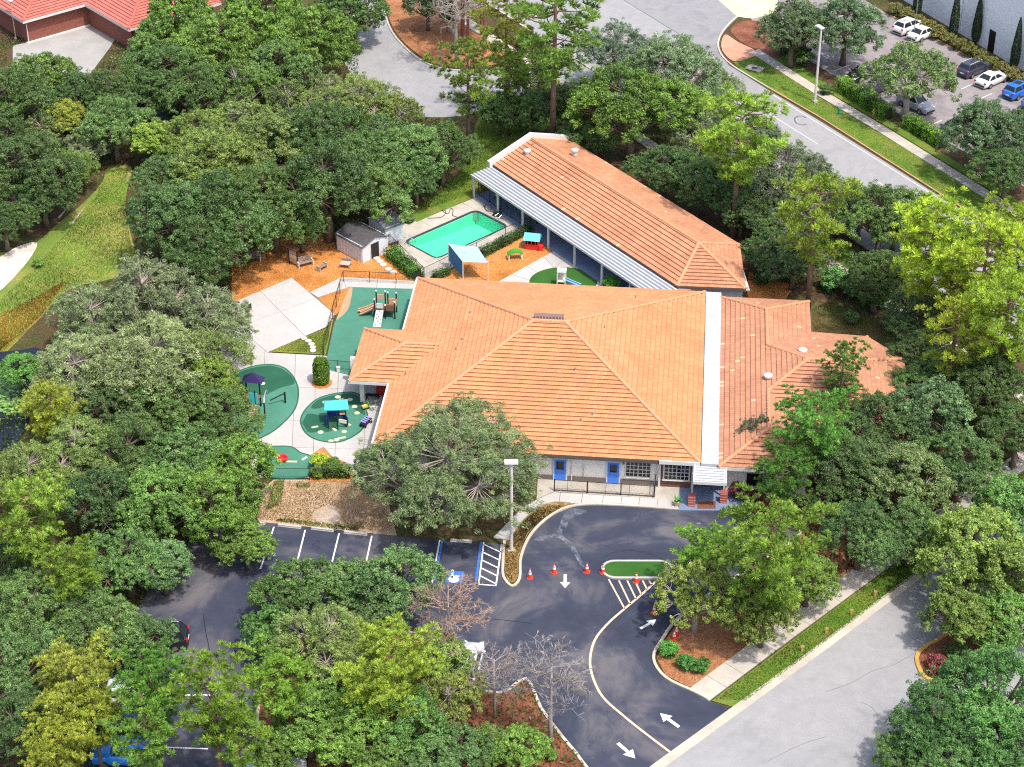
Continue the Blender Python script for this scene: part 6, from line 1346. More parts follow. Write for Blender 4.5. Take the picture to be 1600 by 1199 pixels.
TREES = [
 # --- upper left woods
 ('big', 70, 124, 52, 'bright green broad tree below the brick house', BRT), ('oak', 18, 165, 62, 'dark oak at the left edge beside the yellow-green tree'), ('big', 103, 190, 42, 'yellow-green tree standing out in the upper left woods', (.13, .145, .018)),
 ('oak', 42, 262, 72, 'dark oak at the left edge above the meadow clearing', DRK), ('oak', 112, 262, 36, 'green oak at the top of the meadow clearing', BRT), ('oak', 68, 308, 44, 'dark oak overhanging the meadow clearing', DRK), ('oak', 5, 350, 40, 'small dark oak above the sandy patch'),
 ('oak', 178, 148, 44, 'dark oak below the brick house forecourt', DRK), ('oak', 178, 200, 50, 'dark blue-green oak left of the dark path', BLG), ('oak', 238, 88, 42, 'oak against the red roof', BLG), ('big', 275, 45, 60, 'fresh green tree right of the red roof', BRT), ('big', 335, 85, 62, 'fresh green tree between red roof and pale driveway', BRT),
 ('oak', 262, 120, 56, 'mid green oak above the dark path'), ('oak', 305, 150, 50, 'dark oak just above the dark path end', DRK), ('airy', 375, 145, 48, 'loose green tree above the row of dark oaks', BRT), ('big', 240, 222, 38, 'lime green tree below the dark path', (.095, .15, .02)),
 ('big', 420, 35, 60, 'bright tree at the top edge left of the driveway', BRT), ('big', 490, 75, 62, 'bright green tree at the bend of the pale driveway', BRT), ('oak', 550, 18, 50, 'dark oak at the top edge over the driveway', DRK), ('oak', 440, 115, 52, 'mid green oak left of the driveway bend', BLG), ('grey', 560, 162, 52, 'sparse grey-green oak at the driveway edge', OLV), ('airy', 620, 180, 40, 'loose grey tree on the near side of the driveway', OLV),
 ('oak', 122, 150, 38, 'small dark oak between bright and yellow-green trees', DRK), ('airy', 68, 212, 40, 'loose tree below the yellow-green tree', OLV), ('oak', 215, 165, 36, 'small oak at the left end of the dark path', BLG), ('grey', 140, 228, 32, 'small grey tree above the meadow top'), ('airy', 375, 190, 42, 'loose tree in the gap right of the dark path', OLV), ('airy', 455, 168, 44, 'loose olive tree behind the oak row middle', OLV), ('grey', 515, 150, 38, 'grey twiggy tree left of the sparse grey-green oak'), ('airy', 598, 208, 36, 'loose tree at the back of the oak row near the driveway', BLG), ('oak', 305, 212, 42, 'oak just below the dark path end', OLV), ('oak', 15, 218, 40, 'dark oak at the left edge level with the dark path', DRK), ('airy', 395, 85, 40, 'loose bright tree among the top trees', BRT),
 # --- row of dark oaks behind the playground
 ('oak', 268, 285, 52, 'dark oak at the left end of the oak row', DRK), ('oak', 282, 352, 66, 'large dark oak beside the meadow clearing', DRK), ('oak', 340, 255, 70, 'olive-dark oak in the oak row left half', OLV), ('oak', 345, 335, 78, 'dark oak over the left end of the orange mulch', DRK), ('oak', 325, 405, 60, 'low dark oak edge over the mulch at left', DRK),
 ('oak', 430, 230, 66, 'olive-green oak in the middle of the oak row', OLV), ('oak', 425, 315, 74, 'dark oak above the benches', DRK), ('oak', 505, 225, 66, 'green oak of the back row below the grey oak'), ('oak', 510, 300, 74, 'leafy oak above the sheds'), ('oak', 570, 250, 60, 'dark oak of the back row near the driveway'), ('oak', 585, 300, 58, 'dark oak leaning over the grey shed roof', BLG), ('oak', 640, 246, 60, 'dark oak left of the rear lawn', BLG), ('oak', 690, 240, 48, 'dark oak at the right end of the oak row', DRK), ('oak', 470, 350, 42, 'small oak crown over the notice board', BLG), ('oak', 650, 282, 38, 'oak overhanging the shaded lawn', DRK),
 # --- left live oaks beside the playground
 ('grey', 150, 500, 72, 'grey live oak at the lower end of the meadow'), ('grey', 235, 480, 78, 'pale live oak below the large dark oak'), ('grey', 320, 500, 66, 'grey live oak left of the concrete court'), ('grey', 130, 585, 76, 'grey live oak beside the wet grass'), ('grey', 228, 572, 88, 'largest pale live oak in the left grove'), ('grey', 328, 570, 60, 'grey live oak overhanging the large green mat', OLV), ('big', 330, 612, 50, 'yellow-green tree in front of the pale live oaks', (.09, .14, .02)),
 # --- left side, lower
 ('big', 28, 578, 32, 'vivid green bush tree at the pond bank', (.05, .13, .025)), ('pine', 78, 640, 42, 'yellow-green pine above the pond', YEL), ('oak', 170, 650, 62, 'dark oak below the pale live oaks', DRK), ('oak', 250, 640, 58, 'green oak left of the blue climber', BLG), ('oak', 338, 655, 56, 'oak hiding the left of the blue climber'), ('grey', 55, 745, 56, 'olive tree at the left edge below the pond', OLV), ('grey', 128, 715, 62, 'olive grey tree below the yellow pine', OLV),
 ('oak', 205, 715, 60, 'green oak amid the left lower grove'), ('big', 285, 720, 66, 'mid green tree left of the small green mat', BLG), ('big', 378, 735, 64, 'bright green tree over the small green mat', BRT), ('oak', 160, 790, 64, 'dark oak in the left lower grove', DRK), ('big', 245, 800, 70, 'green tree with gaps in the left lower grove', (.06, .115, .024)), ('big', 330, 800, 66, 'leafy tree left of the dry lawn', BRT), ('big', 385, 850, 42, 'small leafy tree over the leftmost stalls', BRT),
 ('pine', 42, 822, 56, 'lime pine at the left edge', LIME), ('pine', 108, 900, 46, 'lime pine below and right of another lime pine', LIME), ('oak', 200, 880, 56, 'blue-green oak over the left lot edge', BLG), ('oak', 255, 885, 48, 'pale green oak over the left of the parking lot', (.075, .135, .055)), ('oak', 60, 955, 66, 'dark tree at the left edge below lime pines', BLG), ('oak', 150, 975, 62, 'dark tree left of the black SUV', BLG), ('oak', 215, 1010, 46, 'small dark tree beside the black SUV', DRK), ('oak', 20, 1050, 62, 'dark tree at the lower left edge', BLG), ('oak', 60, 1140, 66, 'dark tree in the bottom left corner', DRK), ('oak', 8, 885, 48, 'dark tree at the left edge behind a lime pine', DRK),
 ('pine_fat', 120, 1075, 72, 'bright yellow pine at bottom left', YEL), ('pine_fat', 95, 1168, 62, 'lower yellow pine in the bottom left corner', YEL), ('pine', 238, 1092, 52, 'green pine between yellow pine and lot', (.085, .20, .014)), ('pine_thin', 335, 1108, 66, 'broad green pine over the lower left stalls', (.13, .22, .012)), ('pine_thin', 228, 1148, 54, 'thin green pine over the blue cars', (.09, .19, .012)), ('pine', 438, 1080, 48, 'light lime pine left of the tree island', (.17, .30, .02)), ('pine_thin', 370, 1150, 48, 'thin pine at the bottom of the left lot', (.13, .22, .014)),
 ('pine', 148, 1128, 42, 'yellow-green pine beside the blue cars', (.2, .25, .02)), ('big', 1262, 905, 46, 'green tree over the street sidewalk right of the big lime pine', (.075, .13, .024)),
 # --- tree island
 ('big', 520, 1085, 46, 'green tree left of the lime island pine', BRT), ('big', 600, 1192, 44, 'tree cut by the bottom edge in the island middle', BRT), ('big', 675, 1188, 42, 'tree cut by the bottom edge below the island pine', BLG), ('airy', 762, 1165, 38, 'sparse small tree between the bare trunks', BRT),
 ('big', 462, 925, 56, 'leafy dark tree at the top left of the tree island', DRK), ('big', 545, 915, 50, 'leafy dark tree below the wheel stops', BLG), ('big', 612, 920, 62, 'glossy green tree in front of the accessible stall', BLG), ('big', 430, 990, 42, 'small leafy tree at the island left end'), ('grey', 515, 1005, 66, 'olive tree in the middle of the tree island', OLV), ('big', 585, 985, 48, 'dark green tree above the lime pine', DRK), ('pine_fat', 606, 1058, 76, 'lime pine in the middle of the tree island', (.20, .28, .015)),
 ('big', 698, 1035, 46, 'yellowish green tree left of the white car', (.09, .135, .024)), ('big', 480, 1130, 62, 'green tree at the bottom of the island, left', BRT), ('big', 560, 1155, 64, 'green tree at the bottom of the island, centre', BRT), ('big', 640, 1140, 62, 'green tree below the lime island pine'), ('airy', 705, 1100, 50, 'yellow-tipped tree below the white car', (.105, .135, .025)), ('big', 720, 1170, 46, 'dark small tree at the bottom beside a bare trunk', BLG), ('big', 430, 1185, 40, 'small green tree at the bottom left of the island', BRT), ('big', 805, 1175, 38, 'small green shrub tree at the foot of the bare tree', BRT),
 ('bare', 700, 942, 66, 'reddish bare tree in front of the accessible stall', (.165, .105, .09)), ('bare', 772, 1038, 54, 'grey bare tree right of the white car'), ('bare', 862, 1045, 80, 'grey bare tree beside the drive, rightmost of three'),
 # --- in front of the school
 ('willow', 696, 738, 140, 'huge grey-green live oak in front of the orange roof', None, .8),
 ('pine_fat', 1200, 876, 90, 'big lime pine hiding the right of the loop', (.14, .225, .018)), ('pine_fat', 1102, 868, 46, 'lime pine directly below the porch', (.15, .27, .016)), ('airy', 1088, 932, 60, 'light green leafy tree at the entry bed nose', (.105, .145, .028)), ('big', 1178, 952, 58, 'yellow-green tree beside the street sidewalk', (.09, .135, .022)),
 ('pine_fat', 1268, 688, 56, 'vivid green pine right of the porch', (.085, .20, .022)), ('pine_fat', 1222, 752, 44, 'low vivid green pine beside the porch planting', (.085, .19, .022)), ('pine_thin', 1316, 592, 40, 'fan-tufted green pine over the brown roof', (.08, .17, .02)), ('oak', 1188, 682, 44, 'dark grey oak in front of the brown roof', (.05, .075, .035)), ('airy', 1310, 650, 46, 'loose dark tree over the brown roof edge', DRK),
 # --- right woods
 ('oak', 1425, 615, 46, 'grey-green oak right of the brown roof', BLG), ('oak', 1380, 665, 60, 'dark oak right of the vivid pine', DRK), ('big', 1455, 655, 64, 'dark broad tree in the right grove', (.055, .10, .04)), ('oak', 1340, 740, 60, 'dark oak between vivid pine and sidewalk', DRK), ('big', 1415, 745, 68, 'yellow-flecked dark tree in the right grove', (.065, .10, .03)), ('oak', 1500, 725, 60, 'dark oak near the street sidewalk bend', DRK), ('oak', 1345, 835, 58, 'dark oak over the street sidewalk', DRK), ('oak', 1425, 835, 52, 'dark oak beside the street verge', BLG), ('oak', 1300, 790, 42, 'small dark oak behind the big lime pine', DRK),
 ('big', 1480, 585, 50, 'green tree of the right grove behind the brown roof', BLG), ('oak', 1545, 610, 62, 'green oak at the right below yellow pines'), ('oak', 1590, 680, 52, 'dark oak at the right edge above the sidewalk end', DRK), ('big', 1585, 800, 64, 'fresh green tree at the right edge', (.06, .125, .03)), ('big', 1515, 880, 76, 'olive green tree over the far end of the street', (.085, .13, .022)), ('big', 1590, 900, 60, 'olive tree at the right edge over the median', OLV), ('big', 1500, 970, 56, 'olive green tree at the street median', (.085, .13, .022)), ('big', 1575, 975, 54, 'green tree on the median at the right edge', (.06, .12, .025)),
 ('oak', 1555, 1100, 84, 'large green oak in the bottom right corner', (.045, .105, .03)), ('oak', 1470, 1140, 70, 'green oak at the bottom right over the street', (.045, .105, .03)), ('oak', 1585, 1190, 66, 'oak at the very bottom right', (.045, .105, .03)), ('oak', 1410, 1180, 44, 'small outer oak crown at the bottom right', BLG), ('oak', 1480, 1210, 60, 'oak cut by the bottom edge at right', (.045, .10, .03)),
 ('pine_thin', 1275, 348, 62, 'pine with tall bare trunk behind the brown roof', (.20, .27, .02)), ('pine', 1450, 400, 66, 'yellow-green pine by the boulevard sidewalk', (.24, .33, .015)), ('pine', 1535, 440, 66, 'yellow pine at the right edge of the woods', (.27, .33, .015)), ('pine', 1590, 388, 54, 'lime pine beside the boulevard at the right edge', (.20, .27, .014)), ('pine', 1570, 520, 62, 'green-gold pine at the right edge', (.21, .30, .015)), ('pine_thin', 1490, 540, 52, 'golden thin pine right of the side lawn', (.27, .31, .014)), ('pine', 1500, 470, 44, 'golden pine in front of the yellow pine', (.28, .33, .014)),
 ('grey', 1235, 285, 62, 'grey-green oak beside the rear wing', (.065, .09, .055)), ('oak', 1375, 345, 58, 'dark green oak between two pines', BLG), ('grey', 1312, 320, 44, 'grey oak at the boulevard curb', (.07, .098, .055)), ('oak', 1400, 348, 40, 'small green oak at the boulevard curb', BLG), ('oak', 1240, 405, 46, 'dark small oak behind the rear wing corner', DRK), ('oak', 1370, 440, 48, 'dark oak over the boulevard sidewalk', DRK), ('oak', 1440, 505, 52, 'dark oak below the yellow-green pine', DRK), ('oak', 1200, 340, 40, 'dark oak against the rear wing roof edge', DRK), ('oak', 1425, 560, 40, 'dark small oak at the end of the side lawn', DRK),
 ('grey', 1118, 135, 38, 'grey-green oak at the bend of the boulevard curb', (.075, .108, .05)), ('grey', 1095, 215, 46, 'grey-green oak between round oak and tufted pine', (.07, .10, .05)), ('grey', 1185, 215, 36, 'grey-green oak right of the tufted pine at the curb', (.07, .10, .05)), ('grey', 1262, 286, 42, 'grey-green oak over the boulevard curb above the tall trunk pine', (.075, .105, .05)), ('oak', 1345, 328, 40, 'green oak over the boulevard curb between pines'), ('oak', 1150, 300, 44, 'dark oak hiding the trunk of the tufted pine', DRK), ('oak', 1425, 364, 36, 'green oak behind the yellow-green pine'), ('oak', 1490, 388, 36, 'green oak left of the lime boulevard pine'), ('oak', 1158, 332, 38, 'dark low oak in front of the tufted pine trunk', DRK), ('grey', 1245, 345, 42, 'grey oak behind the tall trunk pine', (.065, .095, .045)), ('oak', 1205, 388, 36, 'dark low oak beside the rear wing end', DRK), ('airy', 1232, 650, 36, 'sparse tree over the front of the brown roof', (.06, .09, .03)), ('oak', 780, 175, 34, 'small oak at the driveway edge near the rear lawn', BLG), ('oak', 920, 215, 36, 'low dark oak against the rear wing top', DRK),
 # --- upper middle
 ('oak', 985, 165, 82, 'bright-topped round oak behind the rear wing', (.055, .105, .014)), ('oak', 903, 165, 52, 'dark blue-green oak left of the round oak', DRK), ('grey', 1050, 120, 78, 'pale grey-green oak at the boulevard', (.075, .108, .06)), ('grey', 1105, 165, 42, 'grey-green oak reaching over the boulevard', (.075, .108, .06)), ('grey', 965, 85, 52, 'grey-green oak left of the pale oak at the boulevard', (.068, .10, .06)), ('oak', 1040, 262, 46, 'dark oak along the rear wing, middle', DRK), ('oak', 1100, 285, 48, 'dark oak along the rear wing, lower', DRK), ('grey', 1165, 300, 46, 'grey oak between tufted pine and rear wing', (.06, .09, .05)),
 ('pine', 1155, 215, 64, 'yellow-green tufted pine behind the rear wing', (.18, .27, .018)), ('pine_thin', 730, 125, 52, 'thin pine standing in front of the pale driveway', (.14, .20, .02)), ('pine_thin', 865, 42, 78, 'large thin-crowned pine at the top middle', (.12, .20, .02)), ('pine_thin', 790, 62, 46, 'yellowish thin pine above the driveway bed', (.22, .24, .018)), ('airy', 835, 115, 56, 'olive sparse tree right of the thin pine', OLV), ('pine_thin', 795, 120, 36, 'small lime pine in front of the olive sparse tree', (.16, .25, .02)), ('oak', 830, 175, 40, 'small dark oak above the rear lawn', DRK), ('bare', 712, -10, 60, 'bare tree at the top over the pine straw bed'), ('oak', 668, 8, 36, 'dark bush tree at the top of the pine straw bed', DRK),
 # --- upper right
 ('oak', 1240, 50, 50, 'dark oak at the street corner', (.05, .085, .042)), ('oak', 1322, 40, 56, 'wide green oak over the neighbouring lot', (.055, .095, .04)), ('airy', 1420, 122, 60, 'loose light green tree between lot and hedges', (.085, .14, .042)), ('oak', 1540, 212, 58, 'dark oak at the right of the short hedge', (.05, .085, .042)), ('oak', 1575, 268, 46, 'dark oak at the right end of the boulevard sidewalk', DRK), ('oak', 1610, 205, 40, 'dark oak at the right edge of the neighbouring lot', DRK),
]
for t_ in TREES: plant(*t_[:5], *(t_[5:] or (None,)))
for k, (x, y, h, w) in enumerate(((1431, 30, 6.5, 'leftmost slim cypress before the white wall'), (1488, 62, 6.5, 'second slim cypress from the left before the white wall'), (1523, 70, 6.2, 'slim cypress just left of the black door'), (1583, 112, 6.6, 'rightmost slim cypress at the right edge'))):
    p = G(x, y); tm, cm, Rr, zc = PROTO['cypress'][0]; t = thing('cypress_tree', w, 'tree', tuple(p), k, GROUP['cypress'], (.95, .95, h / 6.5)); link('trunk', tm, t); c_ = link('crown', cm, t); c_.color = (*COLR['cypress'], 1)
# shrubs
def bush(px, py, r, label, c=None, zs=1.0): return plant('shrub', px, py, r, label, c, zs)
for k in range(13):   # row under the white wall
    x = 1400 + k * 16.5; y = 14 + k * 9.3; w = ('first', 'second', 'third', 'fourth', 'fifth', 'sixth', 'seventh', 'eighth', 'ninth', 'tenth', 'eleventh', 'twelfth', 'thirteenth')[k]
    bush(x, y, 13.5, w + ' bronze shrub from the left below the white wall', (.085, .085, .022))
for a in ((519, 697 + 28, 13, 'left bushy shrub behind the black mesh fence', BRT), (536, 735, 13, 'middle low shrub behind the black mesh fence', BRT), (499, 722, 16, 'tall yellow-green shrub beside the small green mat', (.14, .19, .012)), (495, 738, 12, 'low green shrub left behind the black mesh fence', BRT),
          (956, 442, 13, 'round clipped shrub at the end of the turf oval', (.05, .17, .02)), (1045, 1015, 16, 'clipped green shrub at the nose of the entry bed', (.04, .13, .02)), (1072, 1035, 17, 'low green shrub at the trunk of the entry tree', (.035, .11, .02)), (1095, 1040, 15, 'low green shrub right in the entry bed', (.035, .10, .02)),
          (1155, 770, 18, 'dark red shrub right of the porch', (.06, .016, .015)), (1180, 778, 18, 'second dark red shrub right of the porch', (.055, .016, .015)), (1280, 760, 20, 'red-brown shrub under the vivid pines', (.085, .035, .02)), (441, 1156, 17, 'red leaved plant at the left of the tree island', (.24, .022, .016)), (1468, 1040, 20, 'dark red ground shrub on the street median', (.10, .03, .028)), (1500, 1022, 22, 'dark green shrub on the street median', DRK),
          (1335, 445, 26, 'rounded green shrub behind the brown roofed wing', (.05, .12, .03)), (1300, 438, 22, 'pale green shrub beside the tall pine trunk', (.06, .14, .035)), (1365, 462, 26, 'green shrub along the boulevard sidewalk', (.045, .11, .03)), (1395, 505, 20, 'dark shrub at the end of the side lawn', DRK), (1190, 433, 16, 'dark shrub behind the rear wing corner', DRK), (1230, 425, 18, 'dark shrub right of the rear wing corner', DRK), (1330, 498, 14, 'low dark shrub on the side lawn edge', DRK),
          (848, 1170, 15, 'small grassy shrub on the island mulch', BRT), (862, 1180, 12, 'lowest small grassy shrub on the island mulch', BRT), (862, 150, 18, 'dark shrub at the pale driveway near the rear wing', DRK), (705, 20, 16, 'dark shrub by the driveway bed sidewalk', DRK), (60, 412, 9, 'tiny weed clump beside the sandy patch', BRT), (1292, 140, 12, 'dark clipped shrub at the left end of the long hedge', DRK), (640, 342, 10, 'small weed shrub beside the grey shed', BLG), (1250, 88, 20, 'dark low shrub at the street corner oak', DRK), (1222, 72, 18, 'dark low shrub left of the street corner oak', DRK)):
    bush(*a)
def hedge(label, px, w, h, c, z0=0.05, n_per=420):
    """a clipped hedge along a picture polyline: solid core added inside to block light, leaves on every face"""
    global rng
    rng = np.random.default_rng(int(px[0][0])); pts = GP(px); o0 = pts[0]; t = thing('hedge', label, 'hedge', tuple(o0), 0, 'clipped hedges'); Cs, Ns, tone = [], [], []; mb = MB()
    for i in range(len(pts) - 1):
        a, b = pts[i] - o0, pts[i + 1] - o0; ln = (b - a).length; d_ = (b - a) / ln; nn = Vector((-d_.y, d_.x, 0)); m = int(ln * n_per * (w + 2 * h) / 3)
        s = rng.uniform(-.02, 1.02, m) * ln; u = rng.uniform(0, w + 2 * h, m); side = np.where(u < h, -1, np.where(u > h + w, 1, 0)); y = np.where(side == 0, u - h - w / 2, side * w / 2); z = np.where(side == -1, u, np.where(side == 1, w + 2 * h - u, h))
        wob = .10 * np.sin(s * 2.3) + .08 * np.sin(s * 5.1 + 1); y = y * (1 + wob) + rng.normal(size=m) * .07; z = np.maximum(z * (1 + .6 * wob) + rng.normal(size=m) * .06, .05) + z0
        Cs.append(np.stack([a.x + d_.x * s + nn.x * y, a.y + d_.y * s + nn.y * y, z], 1)); Ns.append(unit(np.stack([nn.x * side, nn.y * side, (side == 0) * 1.0], 1) + rng.normal(size=(m, 3)) * .55)); tone.append(np.clip(.45 + .18 * np.sin(s * 1.7) + rng.normal(size=m) * .2, 0, 1))
        mb.box((a + b) / 2 + Vector((0, 0, h * .42 + z0)), (ln * .96, w * .72, h * .8), math.atan2(d_.y, d_.x))  # solid dark box, added to stop light passing through the leaves
    mb.build('light_block', plain('hedge_inside', (.02, .03, .012), .95), t); C = np.concatenate(Cs)
    o = link('foliage', leaf_mesh('foliage', C, np.concatenate(Ns), .15 * rng.uniform(.7, 1.3, len(C)), .085, np.concatenate(tone), leaf), t); o.color = (*c, 1)
HG = (.12, .28, .02)
hedge('long bright clipped hedge between sidewalk and lot', [(1312, 140), (1388, 188)], 1.5, 1.5, HG)
hedge('short bright clipped hedge right of the lot tree', [(1418, 198), (1475, 232)], 1.5, 1.4, HG)
hedge('clipped hedge along the left side of the pool fence', [(610, 400), (652, 436)], 1.4, 1.0, (.065, .19, .02))
hedge('narrow hedge between canopy mulch and pool deck', [(752, 402), (828, 362)], .8, .8, (.045, .105, .02))
hedge('low hedge at the foot of the pool fence corner', [(678, 438), (702, 428)], .7, .7, (.045, .11, .02))
hedge('low shrub hedge behind the black mesh fence', [(505, 744), (548, 745)], .9, .9, (.06, .135, .018))
p = G(503, 600); t = thing('topiary_shrub', 'column shaped clipped shrub in a mulch ring', 'shrub', tuple(p)); MB().lathe([(.95, .08), (.9, .12)], n=16).build('mulch_ring', MT['play_mulch'], t); MB().tube([(0, 0, .1), (0, 0, 1.6)], .08, 6).build('stem', bark, t)
rng = np.random.default_rng(5); m = 4200; a = rng.uniform(0, 6.283, m); z = rng.uniform(0, 1, m); rr_ = .72 * np.clip(np.minimum(.75 + z, (1.02 - z) * 4.5), 0, 1) ** .5 * rng.uniform(.86, 1.05, m); top = rng.uniform(0, 1, m) < .25; rr_ = np.where(top, rng.uniform(0, .62, m), rr_); z = np.where(top, .97 + rng.normal(size=m) * .02, z)
C = np.stack([np.cos(a) * rr_, np.sin(a) * rr_, .25 + z * 2.3], 1); Nn = unit(np.stack([np.cos(a) * ~top, np.sin(a) * ~top, .3 + top * 1.], 1) + rng.normal(size=(m, 3)) * .5); o = link('foliage', leaf_mesh('foliage', C, Nn, .17, .10, np.clip(.45 + rng.normal(size=m) * .22, 0, 1), leaf), t); o.color = (.085, .17, .014, 1)
MB().lathe([(.45, .25), (.55, 1.2), (.5, 2.2), (.2, 2.45)], n=10).build('light_block', MATS['hedge_inside'], t)  # added solid core that blocks light behind the clipped leaves

# ------------------------------------------------------------------ uncountable cover: grass, weeds, lily pads
def inside(poly, X, Y):
    r_ = np.zeros(len(X), bool); n = len(poly)
    for i in range(n):
        x0, y0 = poly[i - 1][0], poly[i - 1][1]; x1, y1 = poly[i][0], poly[i][1]
        c = ((y0 > Y) != (y1 > Y)) & (X < (x1 - x0) * (Y - y0) / (y1 - y0 + 1e-12) + x0); r_ ^= c
    return r_
def scatter(polys_px, n, avoid=()):
    pols = [[(p.x, p.y) for p in GP(q)] for q in polys_px]; av = [[(p.x, p.y) for p in GP(q)] for q in avoid]; allp = np.array([p for q in pols for p in q]); lo, hi = allp.min(0), allp.max(0); out = []; got = 0
    for _ in range(40):
        P = rng.uniform(lo, hi, (n, 2)); k = np.zeros(n, bool)
        for q in pols: k |= inside(q, P[:, 0], P[:, 1])
        for q in av: k &= ~inside(q, P[:, 0], P[:, 1])
        out.append(P[k]); got += k.sum()
        if got >= n: break
    return np.concatenate(out)[:n]
def grass(label, polys, n, hgt, wd, c, z=.04, name='grass', avoid=(), flat=.5, mat=leaf):
    P = scatter(polys, n, avoid); m = len(P); T = unit(rng.normal(size=(m, 3)) * np.array([flat, flat, .2]) + np.array([0, 0, 1.])); l_ = hgt * rng.uniform(.5, 1.3, m); C = np.stack([P[:, 0], P[:, 1], z + l_ * .45], 1)
    big = .5 + .28 * np.sin(P[:, 0] * .9) * np.sin(P[:, 1] * .7 + 1) + .2 * np.sin(P[:, 0] * .33 + P[:, 1] * .41)
    o = link(name, leaf_mesh(name, C, unit(np.cross(T, rng.normal(size=(m, 3)))), l_, wd, np.clip(big + rng.normal(size=m) * .22, 0, 1), mat, T)); o.color = (*c, 1); return kind(o, 'stuff', label)
grass('short green grass on the street strip', [[(1118, 1094), (1200, 1033), (1336, 931), (1480, 827), (1600, 738), (1600, 768), (1430, 899), (1290, 1004), (1165, 1096)]], 16000, .14, .045, (.085, .16, .02))
grass('green grass on the boulevard strip', [[(1150, 98), (1180, 88), (1280, 154), (1376, 211), (1450, 256), (1600, 349), (1600, 383), (1530, 338), (1376, 240), (1280, 179), (1200, 134)]], 8000, .13, .05, (.095, .165, .02))
grass('long bright grass of the meadow clearing', [[(200, 265), (196, 330), (208, 400), (160, 436), (110, 450), (60, 498), (0, 555), (0, 470), (50, 425), (100, 370), (150, 310), (168, 268)]], 13000, .24, .06, (.135, .235, .035), avoid=([(0, 410), (40, 382), (58, 381), (0, 455)],))
grass('orange-brown grass on the wet ground', [[(100, 442), (70, 490), (0, 550), (0, 495), (60, 464)]], 4000, .26, .07, (.24, .17, .03))
grass('straw coloured grass above the stalls', [[(430, 753), (560, 753), (600, 762), (612, 832), (580, 830), (390, 811), (400, 780)]], 9000, .16, .05, (.30, .215, .12), avoid=([(486, 806), (500, 795), (516, 790), (530, 797), (534, 812), (520, 822), (494, 815)],))
grass('green tufts along the edge of the dry lawn', [[(440, 812), (500, 818), (560, 826), (560, 832), (500, 825), (430, 816)], [(462, 757), (485, 756), (484, 764), (464, 764)], [(430, 752), (445, 752), (440, 790), (415, 800)]], 1600, .22, .06, (.09, .17, .02))
grass('grass on the shaded rear lawn', [[(640, 338), (690, 300), (740, 240), (750, 190), (850, 182), (820, 205), (770, 256), (742, 302)]], 9000, .2, .05, (.10, .155, .02))
grass('grass of the side lawn', [[(1270, 482), (1300, 472), (1360, 492), (1400, 522), (1420, 560), (1355, 524), (1268, 520)]], 2200, .18, .05, (.075, .105, .02))
grass('yellow-green grass in the court triangle', [[(424, 550), (510, 516), (519, 500), (508, 554)]], 4000, .14, .04, (.18, .22, .03), .1)
grass('leafy ground cover round the lamp post', [[(790, 855), (792, 900), (800, 909), (807, 900), (809, 870), (824, 834), (856, 804), (880, 792), (842, 796), (814, 822)]], 4500, .2, .12, (.22, .15, .05), .1, 'ground_cover', flat=1.2)
WOODS = [[(-40, 60), (560, 0), (560, 180), (740, 190), (700, 300), (620, 350), (440, 370), (340, 470), (340, 690), (400, 790), (360, 820), (240, 900), (190, 1050), (150, 1230), (-40, 1230), (-40, 720), (60, 560), (120, 450), (210, 430), (205, 260), (165, 260), (0, 400)],
         [(1170, 430), (1300, 370), (1180, 300), (1000, 215), (860, 190), (830, 150), (960, 150), (1110, 230), (1300, 380), (1700, 650), (1640, 700), (1440, 830), (1300, 910), (1250, 850), (1260, 770), (1400, 740), (1440, 580), (1380, 515), (1300, 465)]]
grass('weeds and seedlings on the woodland floor', WOODS, 60000, .34, .14, (.06, .10, .02), .02, 'undergrowth', ([(10, 80), (48, 60), (165, 28), (190, 55), (175, 85), (142, 120), (95, 135), (10, 112)], [(190, 130), (322, 214), (300, 226), (190, 160)]), flat=1.3)
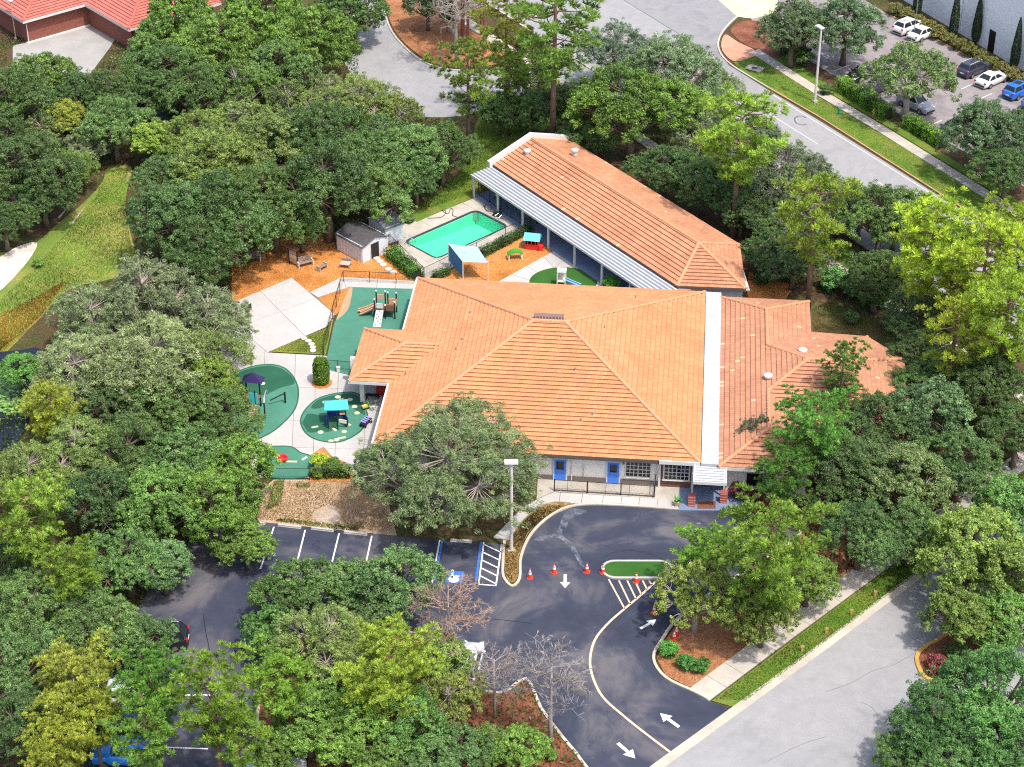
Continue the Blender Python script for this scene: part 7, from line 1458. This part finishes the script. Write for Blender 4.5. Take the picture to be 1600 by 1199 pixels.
grass('weeds and seedlings among the island trees', [ISLAND], 7000, .3, .13, (.05, .10, .02), .1, 'undergrowth', flat=1.3)
P = scatter([[(-40, 580), (20, 580), (46, 590), (44, 640), (20, 650), (-40, 640)]], 900); m = len(P)
Z = unit(np.array([[0, 0, 1.]]) + rng.normal(size=(m, 3)) * .05); o = link('lily_pads', leaf_mesh('lily_pads', np.stack([P[:, 0], P[:, 1], .07 + rng.uniform(0, .03, m)], 1), Z, rng.uniform(.25, .5, m), rng.uniform(.25, .45, m), rng.uniform(.2, 1, m), leaf)); o.color = (.13, .26, .06, 1); kind(o, 'stuff', 'lily pads floating on the pond')
# fallen branches in the clearing
for x0, y0, x1, y1, w in ((112, 352, 132, 326, 'pale fallen branch in the clearing near the dark oaks'), (92, 342, 110, 322, 'second pale fallen branch left in the clearing')):
    a, b = G(x0, y0), G(x1, y1); o = MB().tube([(0, 0, .1), tuple((b - a) * .5 + Vector((.15, .1, .25))), tuple(b - a + Vector((0, 0, .12)))], [.09, .07, .03], 6); o.tube([tuple((b - a) * .5 + Vector((.15, .1, .25))), tuple((b - a) * .6 + Vector((-.7, .2, .5)))], [.05, .015], 5); o = o.build('fallen_branch', bark_pale); o.location = tuple(a); tag(o, w, 'branch', 'fallen branches')
# tall bare trunks in the driveway bed
for x, y, h, w in ((723, 66, 15, 'thick reddish pine trunk in the pine straw bed'), (731, 78, 14, 'reddish pine trunk just right of the thick one'), (757, 84, 15, 'dark pine trunk beside the bed sidewalk'), (752, 56, 13, 'slim dark pine trunk behind the other trunks')):
    p = G(x, y); t = thing('pine_tree', w, 'tree', tuple(p), 0, GROUP['pine']); MB().tube([(0, 0, 0), (.1, 0, h * .5), (.05, .1, h)], [.3 if h > 14 else .2, .22 if h > 14 else .16, .08], 8).build('trunk', plain('bark_red', (.22, .09, .065), .95, var=.4, scale=3, grain=5), t); tm, cm, Rr, zc = PROTO['pine_thin'][1]; c_ = link('crown', cm, t); c_.location = (0, 0, h - 12.5); c_.color = (.12, .19, .02, 1)
